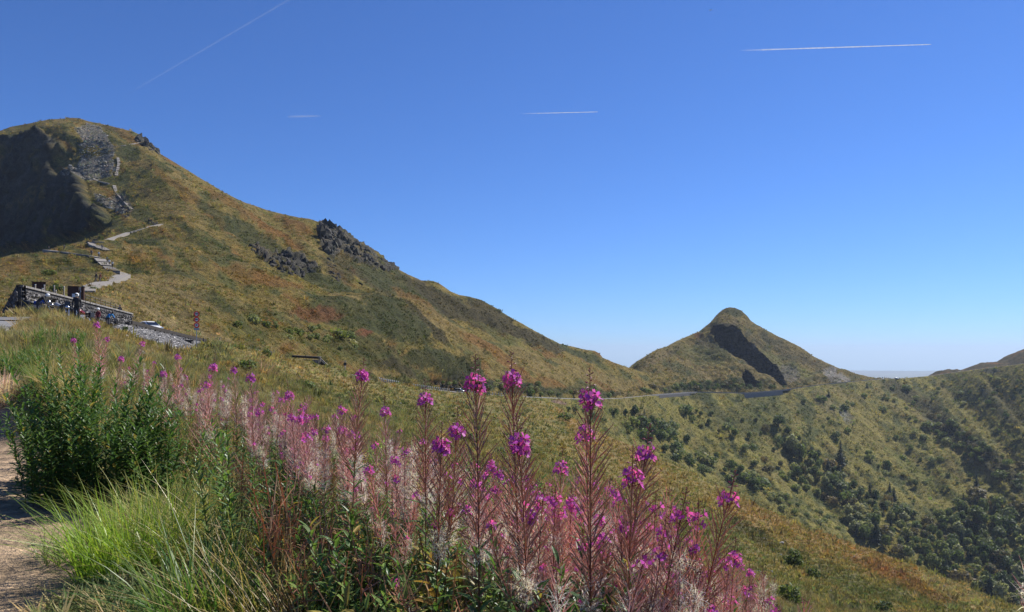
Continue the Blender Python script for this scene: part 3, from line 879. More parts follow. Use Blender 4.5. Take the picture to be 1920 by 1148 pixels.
M_tuft = leaf_mat('tuft', 'INSTANCER', .35, .7, .15, .3, 1.45)
M_leaf = leaf_mat('leaf', 'GEOMETRY', .40, .42, .45, .25, 1.4)
M_weed = leaf_mat('fireweed', 'GEOMETRY', .34, .45, .4, .22, 1.1)
M_petal = leaf_mat('petal', 'GEOMETRY', .45, .5, .2, .12)
M_fluff = leaf_mat('seed_fluff', 'GEOMETRY', .4, .9, .1, .1)
M_crown = leaf_mat('crown', 'GEOMETRY', .42, .6, .25, .3, 1.55)
M_bark = simple_mat('bark', (.11, .085, .06), .9, var=.4, scale=9)

def blades(n, rad, h, w, lean, curl, rng, seg=3, col=None, cvar=.2, hv=.35, tipcol=None):
    """n grass blades rooted in a disc; returns verts, quads, colours"""
    th = rng.uniform(0, 2 * np.pi, n)
    rr_ = rad * np.sqrt(rng.uniform(0, 1, n))
    base = np.stack([rr_ * np.cos(th), rr_ * np.sin(th), np.zeros(n) - .02 * h], -1)
    dirn = th + rng.normal(0, .8, n)
    out = np.stack([np.cos(dirn), np.sin(dirn), np.zeros(n)], -1)
    side = np.stack([-np.sin(dirn + rng.normal(0, .9, n)), np.cos(dirn), np.zeros(n)], -1)
    side /= np.linalg.norm(side, axis=1)[:, None]
    H = h * (1 + rng.uniform(-hv, hv, n))
    ln = lean * np.abs(rng.normal(.6, .5, n)) * H
    cu = curl * np.abs(rng.normal(.6, .5, n)) * H
    V = np.zeros((n, seg + 1, 2, 3))
    for i in range(seg + 1):
        t = i / seg
        p = base + out * (ln * t + cu * t * t)[:, None]
        p[:, 2] += H * t - 0.35 * cu * t * t
        ww = w * (1 - t ** 1.6 * .93) * (1 + rng.uniform(-.2, .2, n)) / 2
        V[:, i, 0] = p - side * ww[:, None]
        V[:, i, 1] = p + side * ww[:, None]
    idx = np.arange(n * (seg + 1) * 2).reshape(n, seg + 1, 2)
    q = np.stack([idx[:, :-1, 0], idx[:, :-1, 1], idx[:, 1:, 1], idx[:, 1:, 0]], -1).reshape(-1, 4)
    C = None
    if col is not None:
        k = (1 + rng.uniform(-cvar, cvar, (n, 1)))
        mixv = rng.uniform(0, 1, (n, 1)) ** 2
        cc = np.array(col) * k
        if tipcol is not None:
            cc = cc * (1 - mixv) + np.array(tipcol) * mixv
        C = np.repeat(cc[:, None, :], (seg + 1) * 2, 1).reshape(-1, 3)
    return V.reshape(-1, 3), q, C

def hidden_proto(name, V, q, mat, col=None, smooth=False):
    me = poly_mesh(name, V, q, col=col, smooth=smooth)
    me.materials.append(mat)
    return bpy.data.objects.new(name, me)

def scatter(name, protos, pts, rot, scl, col, label):
    n = len(pts)
    me = bpy.data.meshes.new(name)
    me.vertices.add(n)
    me.vertices.foreach_set('co', np.asarray(pts, np.float32).reshape(-1))
    for an, typ, dat, key in (('rot', 'FLOAT_VECTOR', rot, 'vector'), ('scl', 'FLOAT', scl, 'value'), ('pick', 'INT', RNG.integers(0, len(protos), n), 'value')):
        a = me.attributes.new(an, typ, 'POINT')
        a.data.foreach_set(key, np.asarray(dat, np.int32 if typ == 'INT' else np.float32).reshape(-1))
    a = me.attributes.new('Col', 'FLOAT_COLOR', 'POINT')
    a.data.foreach_set('color', np.concatenate([col, np.ones((n, 1))], 1).astype(np.float32).reshape(-1))
    o = tag(put(name, me), label, kind='stuff')
    ng = bpy.data.node_groups.new(name + '_scatter', 'GeometryNodeTree')
    ng.interface.new_socket('Geometry', in_out='INPUT', socket_type='NodeSocketGeometry')
    ng.interface.new_socket('Geometry', in_out='OUTPUT', socket_type='NodeSocketGeometry')
    gi, go = ng.nodes.new('NodeGroupInput'), ng.nodes.new('NodeGroupOutput')
    iop = ng.nodes.new('GeometryNodeInstanceOnPoints')
    jn = ng.nodes.new('GeometryNodeJoinGeometry')
    for p in protos:
        oi = ng.nodes.new('GeometryNodeObjectInfo')
        oi.inputs['Object'].default_value = p
        oi.inputs['As Instance'].default_value = True
        ng.links.new(oi.outputs['Geometry'], jn.inputs[0])
    def attr(nm, typ):
        a = ng.nodes.new('GeometryNodeInputNamedAttribute')
        a.data_type = typ
        a.inputs[0].default_value = nm
        return a.outputs[0]
    ng.links.new(gi.outputs[0], iop.inputs['Points'])
    ng.links.new(jn.outputs[0], iop.inputs['Instance'])
    iop.inputs['Pick Instance'].default_value = True
    ng.links.new(attr('pick', 'INT'), iop.inputs['Instance Index'])
    e2r = ng.nodes.new('FunctionNodeEulerToRotation')
    ng.links.new(attr('rot', 'FLOAT_VECTOR'), e2r.inputs[0])
    ng.links.new(e2r.outputs[0], iop.inputs['Rotation'])
    ng.links.new(attr('scl', 'FLOAT'), iop.inputs['Scale'])
    ng.links.new(iop.outputs[0], go.inputs[0])
    md = o.modifiers.new('scatter', 'NODES')
    md.node_group = ng
    return o

def sample_region(V, C, n, rng, keep=None, x0=-40, x1=1960, y1=1190):
    """random spots spread evenly over the part of a terrain sheet that faces the viewpoint"""
    px, py = proj(V)
    ax, ay = np.diff(px, axis=1)[:-1], np.diff(py, axis=1)[:-1]
    bx, by = np.diff(px, axis=0)[:, :-1], np.diff(py, axis=0)[:, :-1]
    w = -(ax * by * 1.0 - ay * bx)
    w[w > 0] = w[w > 0]
    w = -w if w.sum() < 0 else w
    w = np.clip(w, 0, 60)
    pc, qc = px[:-1, :-1], py[:-1, :-1]
    w = w * ((pc > x0) & (pc < x1) & (qc < y1) & (V[:-1, :-1, 1] > .8))
    if keep is not None:
        w = w * keep[:-1, :-1]
    w = w.reshape(-1)
    cs = np.cumsum(w)
    k = np.clip(np.searchsorted(cs, rng.uniform(0, cs[-1], n)), 0, len(w) - 1)
    r, c = np.divmod(k, V.shape[1] - 1)
    a, b = rng.uniform(0, 1, (n, 1)), rng.uniform(0, 1, (n, 1))
    p = (V[r, c] * (1 - a) + V[r, c + 1] * a) * (1 - b) + (V[r + 1, c] * (1 - a) + V[r + 1, c + 1] * a) * b
    return p, C[r, c], r, c

rngp = np.random.default_rng(21)
far_tufts = []
for i in range(4):
    V, q, _ = blades(11, .55, .8, .34, .55, .35, rngp, 1)
    far_tufts.append(hidden_proto('far_tuft', V, q, M_tuft))
near_tufts = []
for i in range(5):
    V, q, _ = blades(26, .30, 1.0, .055, .5, .55, rngp, 3)
    near_tufts.append(hidden_proto('near_tuft', V, q, M_tuft))
short_tufts = []
for i in range(3):
    V, q, _ = blades(22, .5, .42, .07, .9, .7, rngp, 2)
    short_tufts.append(hidden_proto('short_tuft', V, q, M_tuft))

def yaw(n, tilt=.15):
    r = RNG.normal(0, tilt, (n, 3))
    r[:, 2] = RNG.uniform(0, 2 * np.pi, n)
    return r

def vary(c, lo=.7, hi=1.35, hue=.12):
    n = len(c)
    k = np.exp(RNG.uniform(np.log(lo), np.log(hi), (n, 1)))
    return np.clip(c * k * (1 + RNG.normal(0, hue, (n, 3)) * np.array([1, .5, .8])), .005, .7)

# grass on the slopes
keep = (mcliff < .4) & (mcrag < .5)
p, c, r_, c_ = sample_region(MV[:-3], mountain_col()[:-3], 36000, RNG, (keep * (.15 + sstep(-.1, .25, fbm(MV[..., 0] / 9, MV[..., 1] / 9, MV[..., 2] / 9, 4))))[:-3], y1=760)
D = p[:, 1]
scatter('mountain_grass', far_tufts, p, yaw(len(p)), (0.3 + D / 560) * np.exp(RNG.normal(0, .45, len(p))) * .42, vary(c, .6, 1.5), 'tussocky grass and heather covering the mountain')
p, c, r_, c_ = sample_region(CV[:-3], cone_col()[:-3], 9000, RNG, (cin < .5)[:-3], y1=745)
scatter('peak_grass', far_tufts, p, yaw(len(p)), .75 * np.exp(RNG.normal(0, .45, len(p))), vary(c, .65, 1.4), 'tussocky grass covering the pointed peak')
p, c, r_, c_ = sample_region(VV[:-3], valley_col()[:-3], 30000, RNG, None, x0=960)
scatter('valley_grass', far_tufts, p, yaw(len(p)), (0.3 + p[:, 1] / 700) * .6 * np.exp(RNG.normal(0, .5, len(p))), vary(c, .6, 1.4), 'rough grass and low heath on the far valley side')
HC = hill_col(HV)
HVf, HCf = HV[:, 59:839], HC[:, 59:839]
rH = np.hypot(HVf[..., 0], HVf[..., 1])
p, c, r_, c_ = sample_region(HVf, HCf, 42000, RNG, ((rH > 60) & (HVf[..., 1] < rl(hill.px)[1] * .995)).astype(float))
D = np.hypot(p[:, 0], p[:, 1])
scatter('hillside_grass', far_tufts, p, yaw(len(p)), (.16 + D / 420) * .62 * np.exp(RNG.normal(0, .45, len(p))), vary(c * 1.05, .75, 1.35), 'rough olive and tan grass on the slope below the road')
p, c, r_, c_ = sample_region(HVf, HCf, 20000, RNG, ((rH > 22) & (rH < 100) & ~((hill.px < 30) & (HVf[..., 1] > 40)) & (HVf[..., 1] < rl(hill.px)[1] * .99) & ~((hill.px > 190) & (hill.px < 395) & (HVf[..., 1] > 52))).astype(float))
D = np.hypot(p[:, 0], p[:, 1])
scatter('meadow_grass', near_tufts, p, yaw(len(p), .25), (.10 + D / 320) * np.exp(RNG.normal(0, .4, len(p))), vary(c * 1.1 + np.array([[.012, .012, .016]]), .7, 1.4), 'long olive and straw coloured grass on the slope')
pathk = path_d(HVf[..., 0], HVf[..., 1])
p, c, r_, c_ = sample_region(HVf, HCf, 34000, RNG, ((rH > 3.3) & (rH < 32) & ~((hill.px < 30) & (HVf[..., 1] > 30)) & (pathk > np.where(HVf[..., 1] < 12, 2.5, 1.5))).astype(float), y1=1230)
D = np.hypot(p[:, 0], p[:, 1])
px_, py_ = proj(p)
gcol = np.where((RNG.uniform(0, 1, (len(p), 1)) < .45), np.array([[.135, .13, .042]]), np.array([[.27, .21, .10]]))
leftg = sstep(110, 40, px_ - (py_ - 640) * .12)[:, None]
gcol = gcol * (1 - leftg) + np.array([[.080, .125, .036]]) * leftg
scatter('bank_grass', near_tufts, p, yaw(len(p), .2), (.085 + .009 * D) * np.exp(RNG.normal(0, .3, len(p))), vary(gcol, .65, 1.4), 'long green and dry grass on the bank')
p, c, r_, c_ = sample_region(HVf, HCf, 9000, RNG, ((rH > 3) & (rH < 26) & (pathk > .95) & (pathk < 3.2)).astype(float), y1=1200, x1=420)
scatter('verge_grass', short_tufts, p, yaw(len(p), .2), .13 * np.exp(RNG.normal(0, .35, len(p))), vary(np.where(RNG.uniform(0, 1, (len(p), 1)) < .6, np.array([[.11, .135, .05]]), np.array([[.27, .22, .11]])), .7, 1.3), 'short trodden grass beside the dirt path')

# ------------------------------------------------------------------ fireweed
C_STEM = (.20, .075, .05); C_POD = (.34, .20, .15); C_MAG = (.58, .10, .50); C_BUD = (.23, .05, .11); C_LEAF = (.070, .125, .032); C_FLUFF = (.86, .78, .76)

def frame_z(d, up=Vector((0, 0, 1))):
    """rotation whose Y axis points along d, Z axis roughly up"""
    y = Vector(d).normalized()
    x = y.cross(up)
    x = x.normalized() if x.length > 1e-6 else Vector((1, 0, 0))
    z = x.cross(y)
    return Matrix((x, y, z)).transposed().to_4x4()

def tube_arr(pts, rad, n, col):
    m = MB(); m.tube(pts, rad, n, True, col); return m

def proto_pod(k):
    m = MB()
    b = (.0, .10, .16)[k]
    pts = [(0, 0, 0), (0, .12, -.01), (0, .5, b * .3), (0, 1, b)]
    m.tube(pts, [.011, .015, .025, .007], 4, True, C_POD)
    for i in range(len(m.v)):
        t = m.v[i].y
        m.c[i] = tuple(a * (1 - t * .35) + (.55, .36, .26)[j] * t * .35 for j, a in enumerate((C_POD[0] * 1.15, C_POD[1], C_POD[2])))
    return m
def proto_pale_pod(k):  # paler copy: light shining through pods and seed fluff put into the colour
    m = proto_pod(k)
    m.c = [(c[0] * 1.42 + .03, c[1] * 1.5 + .02, c[2] * 1.9 + .03) for c in m.c]
    return m
def proto_flower(k):
    m = MB()
    rnd = random.Random(k)
    for i in range(4):
        a = math.pi / 2 * i + rnd.uniform(-.25, .25)
        tilt = rnd.uniform(.1, .7)
        rad = Vector((math.cos(a), 0, math.sin(a)))
        sd = Vector((-math.sin(a), 0, math.cos(a)))
        def pt(r, s):
            return Vector((0, .55, 0)) + rad * r * math.cos(tilt * .6) + Vector((0, 1, 0)) * (r * math.sin(tilt) * (1 - r * .3)) + sd * s
        col = tuple(c * rnd.uniform(.75, 1.2) for c in C_MAG)
        m.add([pt(.06, -.06), pt(.06, .06), pt(.5, .30), pt(.92, .26), pt(.80, 0), pt(.92, -.26), pt(.5, -.30)], [(0, 1, 2, 6), (2, 3, 4), (2, 4, 6), (4, 5, 6)], col)
        b = a + math.pi / 4
        r2 = Vector((math.cos(b), 0, math.sin(b))); s2 = Vector((-math.sin(b), 0, math.cos(b)))
        o = Vector((0, .5, 0))
        m.add([o - s2 * .05, o + s2 * .05, o + r2 * .9 + Vector((0, .3, 0))], [(0, 1, 2)], C_BUD)
    m.tube([(0, -1.0, 0), (0, -.5, 0), (0, .1, 0), (0, .55, 0)], [.035, .05, .06, .06], 4, False, (C_BUD[0], C_BUD[1], C_BUD[2]))
    for i in range(4):
        q = Vector((rnd.uniform(-.15, .15), 1.05 + rnd.uniform(-.2, .2), rnd.uniform(-.3, .1)))
        m.tube([(0, .5, 0), q], [.018, .03], 3, False, (.55, .35, .45))
    return m
def proto_bud(k):
    m = MB()
    m.tube([(0, 0, 0), (0, .35, -.02), (0, .7, -.1), (0, 1, -.2)], [.03, .05, .13, .02], 4, True, (C_BUD[0] * 1.1, C_BUD[1], C_BUD[2]))
    return m
def proto_leaf(k):
    m = MB()
    rnd = random.Random(40 + k)
    dr = (.12, .3, .5, .2)[k]
    col = [(.072, .125, .03), (.060, .112, .035), (.085, .13, .03), (.26, .19, .05)][k]
    L, S = [0, .25, .55, .8, 1.0], [.018, .085, .10, .06, .0]
    vs = []
    for l, s in zip(L, S):
        z = -dr * l * l + .08 * l
        vs += [Vector((-s, l, z + s * .45)), Vector((0, l, z)), Vector((s, l, z + s * .45))]
    fs = []
    for i in range(len(L) - 1):
        b = i * 3
        fs += [(b, b + 1, b + 4, b + 3), (b + 1, b + 2, b + 5, b + 4)]
    m.add(vs, fs, col)
    return m
def proto_fluff(k):
    m = MB()
    rnd = random.Random(70 + k)
    for i in range(30):
        d = Vector((rnd.gauss(0, 1), rnd.gauss(0, 1), rnd.gauss(0, .9) - .2)).normalized()
        l = rnd.uniform(.5, 1.1)
        o = Vector((rnd.uniform(-.2, .2), rnd.uniform(0, .8), rnd.uniform(-.2, .2)))
        bend = Vector((rnd.uniform(-.8, .8), rnd.uniform(-.8, .8), rnd.uniform(-.9, .3)))
        s = d.cross(Vector((rnd.random(), rnd.random(), 1))).normalized() * .017
        a, b, c = o, o + d * l * .5 + bend * .15, o + d * l + bend * .5
        m.add([a - s * .5, a + s * .5, b + s, b - s, c], [(0, 1, 2, 3), (3, 2, 4)], C_FLUFF)
    for i in range(3):                                   # curled halves of the split pod
        a = rnd.uniform(0, 6.28)
        pts = [Vector((math.cos(a) * .25 * t * t * 2, t * .9 - .5 * t * t, math.sin(a) * .3 * t - .2 * t * t)) for t in (0, .35, .7, 1)]
        m.tube(pts, [.03, .035, .03, .01], 3, False, (.36, .20, .15))
    return m
PROTO = {}
for key, fn, n, mt in (('pod', proto_pod, 3, M_weed), ('pale_pod', proto_pale_pod, 3, M_weed), ('flower', proto_flower, 4, M_petal), ('bud', proto_bud, 1, M_weed), ('leaf', proto_leaf, 4, M_leaf), ('fluff', proto_fluff, 4, M_fluff)):
    for k in range(n):
        mb = fn(k)
        me = mb.mesh(key, colored=True)
        me.materials.append(mt)
        co = np.array([tuple(v) for v in mb.v]); cc = np.array([tuple(c) for c in mb.c])
        PROTO[key, k] = (me, co, cc, mb.f)

def weed_layout(seed, H=1.5, rac=.62, nfl=10, leafy=1.0, fluff=.3, bend=.08, side=0, flw=1.0, podlen=.098, pod='pod', gap=.0064):
    """where every pod, flower, bud, leaf and tuft of seed hair of one plant sits"""
    rnd = random.Random(seed)
    ba = rnd.uniform(0, 6.28)
    bd = Vector((math.cos(ba), math.sin(ba), 0)) * bend
    w1 = Vector((rnd.uniform(-1, 1), rnd.uniform(-1, 1), 0)) * .012
    def axis(z):
        t = z / H
        return Vector((0, 0, z)) + bd * t * t + w1 * math.sin(t * 7)
    items = []
    stems = [([axis(H * i / 12) for i in range(13)], [.0052 * (1 - .72 * i / 12) for i in range(13)])]
    z_top = H - .075 * flw                                # tip of the bud spike
    z_fl = z_top - .07 * flw
    z0 = z_fl - rac
    def along(f, za, zb, n0, spacing, an0, basefr):
        pass
    # pods, older (longer, wider) below
    n = int(rac / gap)
    ang = rnd.uniform(0, 6.28)
    for i in range(n):
        t = i / n
        z = z0 + rac * t
        ang += 2.39996 + rnd.uniform(-.15, .15)
        spread = (.92 - .36 * t) + rnd.uniform(-.14, .14)
        d = Vector((math.cos(ang) * math.sin(spread), math.sin(ang) * math.sin(spread), math.cos(spread)))
        L = (podlen * (1.12 - .35 * t)) * rnd.uniform(.85, 1.12) + .012
        split = fluff > 0 and t < fluff and rnd.random() < .8 * (1 - t / max(fluff, .01) * .6) * (.45 + math.sin(i * .21 + seed) ** 2)
        if split:
            M = Matrix.Translation(axis(z)) @ frame_z(d) @ Matrix.Diagonal((.040, .055, .040, 1)) @ Matrix.Scale(rnd.uniform(.5, 1.3), 4)
            items.append(('fluff', rnd.randrange(4), M))
        else:
            M = Matrix.Translation(axis(z)) @ frame_z(d) @ Matrix.Diagonal((L * .9, L, L * .9, 1))
            items.append((pod, rnd.randrange(3), M))
    for i in range(nfl):
        t = i / max(1, nfl - 1)
        z = z_fl + .036 * flw * t
        ang += 2.39996
        sp = 1.2 - .35 * t + rnd.uniform(-.2, .2)
        d = Vector((math.cos(ang) * math.sin(sp), math.sin(ang) * math.sin(sp), math.cos(sp)))
        s = .0245 * rnd.uniform(.75, 1.15)
        items.append(('flower', rnd.randrange(4), Matrix.Translation(axis(z) + d * .014 * flw) @ frame_z(d) @ Matrix.Diagonal((s, s * 1.15, s, 1))))
    for i in range(int(12 * flw) if nfl else 5):
        z = z_fl + (.06 * flw) + (z_top - z_fl + .03) * (i / 12) * .9
        ang += 2.39996
        sp = 1.5 - 1.1 * i / 12
        d = Vector((math.cos(ang) * math.sin(sp), math.sin(ang) * math.sin(sp), math.cos(sp)))
        s = .024 * (1 - .5 * i / 12)
        items.append(('bud', 0, Matrix.Translation(axis(z)) @ frame_z(d) @ Matrix.Scale(s, 4)))
    # leaves below the pods
    nl = int((z0 + .06 - .12) / .017 * leafy)
    for i in range(nl):
        t = i / max(1, nl)
        z = .12 + (z0 - .06) * t
        ang += 2.39996 + rnd.uniform(-.3, .3)
        sp = 1.25 + rnd.uniform(-.3, .25) - .25 * t
        d = Vector((math.cos(ang) * math.sin(sp), math.sin(ang) * math.sin(sp), math.cos(sp)))
        L = .135 * (1 - .3 * t) * rnd.uniform(.75, 1.2)
        k = 3 if rnd.random() < (.22 if t < .3 else .05) else rnd.randrange(3)
        items.append(('leaf', k, Matrix.Translation(axis(z)) @ frame_z(d) @ Matrix.Diagonal((L * 1.15, L, L, 1))))
    # side shoots
    for s_ in range(side):
        z = z0 - .02 + rnd.uniform(-.10, .12)
        a = rnd.uniform(0, 6.28)
        L = rnd.uniform(.16, .34)
        o = axis(z)
        pts = [o + Vector((math.cos(a) * .35 * L * math.sin(t * 1.5), math.sin(a) * .35 * L * math.sin(t * 1.5), L * t)) for t in (0, .25, .5, .75, 1)]
        stems.append((pts, [.0026, .0024, .002, .0018, .0012]))
        for i in range(int(L / .011)):
            t = .2 + .7 * i / (L / .011)
            j = min(3, int(t * 4)); f = t * 4 - j
            c = pts[j].lerp(pts[j + 1], f)
            ang += 2.39996
            sp = .8 - .3 * t
            d = Vector((math.cos(ang) * math.sin(sp), math.sin(ang) * math.sin(sp), math.cos(sp)))
            l2 = podlen * .75 * rnd.uniform(.8, 1.1)
            items.append((pod, rnd.randrange(3), Matrix.Translation(c) @ frame_z(d) @ Matrix.Diagonal((l2, l2, l2, 1))))
        for i in range(rnd.choice((0, 0, 0, 2, 3, 5))):
            ang += 2.39996
            d = Vector((math.cos(ang) * .85, math.sin(ang) * .85, .55))
            s = .018 * rnd.uniform(.8, 1.1)
            items.append(('flower', rnd.randrange(4), Matrix.Translation(pts[4] + Vector((0, 0, -.012 * i * .5))) @ frame_z(d) @ Matrix.Scale(s, 4)))
    return stems, items, axis

def bake(items, keys, name, mat):
    vs, cs, fs, b = [], [], [], 0
    for key, k, M in items:
        if key not in keys:
            continue
        me, co, cc, ff = PROTO[key, k]
        A = np.array(M)
        vs.append(co @ A[:3, :3].T + A[:3, 3])
        cs.append(cc)
        fs += [tuple(b + i for i in f) for f in ff]
        b += len(co)
    if not vs:
        return None
    me = poly_mesh(name, np.concatenate(vs), fs, col=np.concatenate(cs))
    me.materials.append(mat)
    return me

def stem_mesh(stems, z0):
    m = MB()
    for pts, rad in stems:
        m.tube(pts, rad, 5, False, C_STEM)
    for i, v in enumerate(m.v):
        t = min(1, max(0, (v.z - z0 + .35) / .35))
        m.c[i] = tuple(a * t + b * (1 - t) for a, b in zip(C_STEM, (.10, .10, .04)))
    me = m.mesh('stem', colored=True, smooth=True)
    me.materials.append(M_weed)
    return me

VAR = []
for i, (H, rac, nfl, lf, fl, bend, side, fw) in enumerate([
        (1.50, .56, 10, 1.1, .05, .05, 0, 1.0), (1.50, .52, 7, 1.1, .3, .10, 1, .9), (1.45, .46, 4, 1.3, .65, .07, 1, .7), (1.50, .60, 11, 1.0, .12, .13, 0, 1.1), (1.40, .48, 0, 1.3, .6, .06, 1, .5),
        (1.35, .44, 4, 1.3, .4, .16, 3, .7), (1.45, .46, 0, 1.3, .95, .09, 1, .6), (1.30, .42, 2, 1.5, .6, .12, 2, .5), (1.50, .50, 7, 1.2, .35, .2, 2, .9), (1.25, .40, 0, 1.5, .95, .08, 2, .5)]):
    st, it, ax = weed_layout(100 + i, H, rac, nfl, lf, fl, bend, side, fw, pod='pale_pod', gap=.0082)
    parts = [('stem', stem_mesh(st, H - .145 * fw - rac))]
    for nm, keys, mt in (('seed_pods', ('pod', 'pale_pod'), M_weed), ('flower_head', ('flower', 'bud'), M_petal), ('leaves', ('leaf',), M_leaf), ('seed_fluff', ('fluff',), M_fluff)):
        me = bake(it, keys, nm, mt)
        if me: parts.append((nm, me))
    VAR.append(dict(H=H, parts=parts, tip=ax(H - .1)))

def put_weed(v, base, scale, rz, lean=(0, 0), label='', group=None):
    root = empty('fireweed', base, rz, label, 'fireweed', group)
    root.rotation_euler = Euler((lean[0], lean[1], rz), 'XYZ')
    root.rotation_euler = (Matrix.Rotation(lean[1], 3, 'Y') @ Matrix.Rotation(lean[0], 3, 'X') @ Matrix.Rotation(rz, 3, 'Z')).to_euler()
    root.scale = (scale,) * 3
    for nm, me in VAR[v]['parts']:
        o = put(nm, me, parent=root)
        if nm != 'stem':
            o['kind'] = 'stuff'
    return root

def put_hero(layout_args, px, py, Y, tilt, label, pxb=None):
    """a near plant, every pod, flower and leaf an object of its own; its tip stands where the photograph shows it"""
    st, it, ax = weed_layout(**layout_args)
    H = layout_args['H']
    tip = P(px, py, Y)
    rot = Matrix.Rotation(tilt, 3, 'Y')
    top_l = rot @ ax(H)
    bx, by = tip.x - top_l.x, tip.y - top_l.y
    gz = float(hill_z(bx, by))
    s = (tip.z - gz) / top_l.z
    bx, by = tip.x - top_l.x * s, tip.y - top_l.y * s
    root = empty('fireweed', (bx, by, gz - .01), 0, label, 'fireweed', 'fireweed in flower at the front of the stand')
    root.rotation_euler = rot.to_euler()
    root.scale = (s, s, s)
    put('stem', stem_mesh(st, H - .145 * layout_args.get('flw', 1) - layout_args['rac']), parent=root)
    nm = {'pod': 'seed_pod', 'flower': 'flower', 'bud': 'bud', 'leaf': 'leaf'}
    fl = [x for x in it if x[0] == 'fluff']
    for key, k, M in it:
        if key == 'fluff':
            continue
        o = put(nm[key], PROTO[key, k][0], parent=root)
        o.matrix_basis = M
    me = bake(fl, ('fluff',), 'seed_fluff', M_fluff)
    if me:
        put('seed_fluff', me, parent=root)['kind'] = 'stuff'
    return root

HERO = [  # px, py of the tip, depth, height, raceme, flowers, fluff, tilt, side shoots, seed, label
 (958, 654, 2.95, 1.66, .66, 11, .10, -.02, 0, 1, 'tallest fireweed near the middle, single pink head clear above the slope'),
 (968, 770, 2.55, 1.45, .48, 12, .30, .01, 1, 2, 'fireweed with a broad pink head right in front of the tallest stem'),
 (891, 660, 2.85, 1.62, .60, 10, .12, -.03, 0, 3, 'tall straight fireweed with a split pink head, just left of the tallest stem'),
 (1106, 685, 2.60, 1.60, .66, 11, .14, .035, 1, 4, 'wide bushy fireweed with a ragged pink head against the far road'),
 (683, 667, 4.3, 1.60, .50, 16, .15, .04, 2, 5, 'fireweed with two pink heads stacked one above the other, by the wooden headwall'),
 (797, 706, 3.7, 1.55, .50, 9, .12, .0, 1, 6, 'slim fireweed with a small dark pink head below the white roadside posts'),
 (1219, 790, 2.75, 1.45, .40, 8, .18, .20, 2, 7, 'fireweed leaning right with its pink head against the valley bushes'),
 (1187, 830, 2.50, 1.40, .46, 10, .22, .06, 1, 8, 'fireweed with a flat wide pink head just left of the leaning stem'),
 (1380, 876, 2.65, 1.40, .52, 6, .28, .19, 2, 9, 'fireweed leaning over the slope at the right end, nearly out of flower'),
 (829, 786, 3.1, 1.45, .44, 13, .25, .05, 2, 10, 'fireweed with a thick bright pink cluster, left of centre'),
 (858, 758, 3.2, 1.5, .46, 10, .22, .05, 1, 11, 'fireweed with a drooping pink cluster touching the tall straight stem'),
 (1289, 908, 2.60, 1.35, .42, 6, .25, .16, 2, 12, 'short fireweed with few flowers between the two stems that lean right'),
]
for px, py, Y, H, rac, nf, flf, tilt, side, seed, lab in HERO:
    put_hero(dict(seed=500 + seed, H=H, rac=rac, nfl=nf, leafy=.9, fluff=flf, bend=.04, side=side, flw=.92, podlen=.112), px, py, Y, tilt, lab)

def weed_at(px, py, Y, v, tilt=0.0, label='', group=None, rz=None):
    tip = P(px, py, Y)
    H = VAR[v]['H']
    bx, by = tip.x - math.sin(tilt) * 1.4, tip.y
    gz = float(hill_z(bx, by))
    s = min(1.95, max(.5, (tip.z - gz) / (H * math.cos(tilt))))
    return put_weed(v, (bx, by, gz - .01), s, R.uniform(0, 6.28) if rz is None else rz, (0, tilt), label, group)

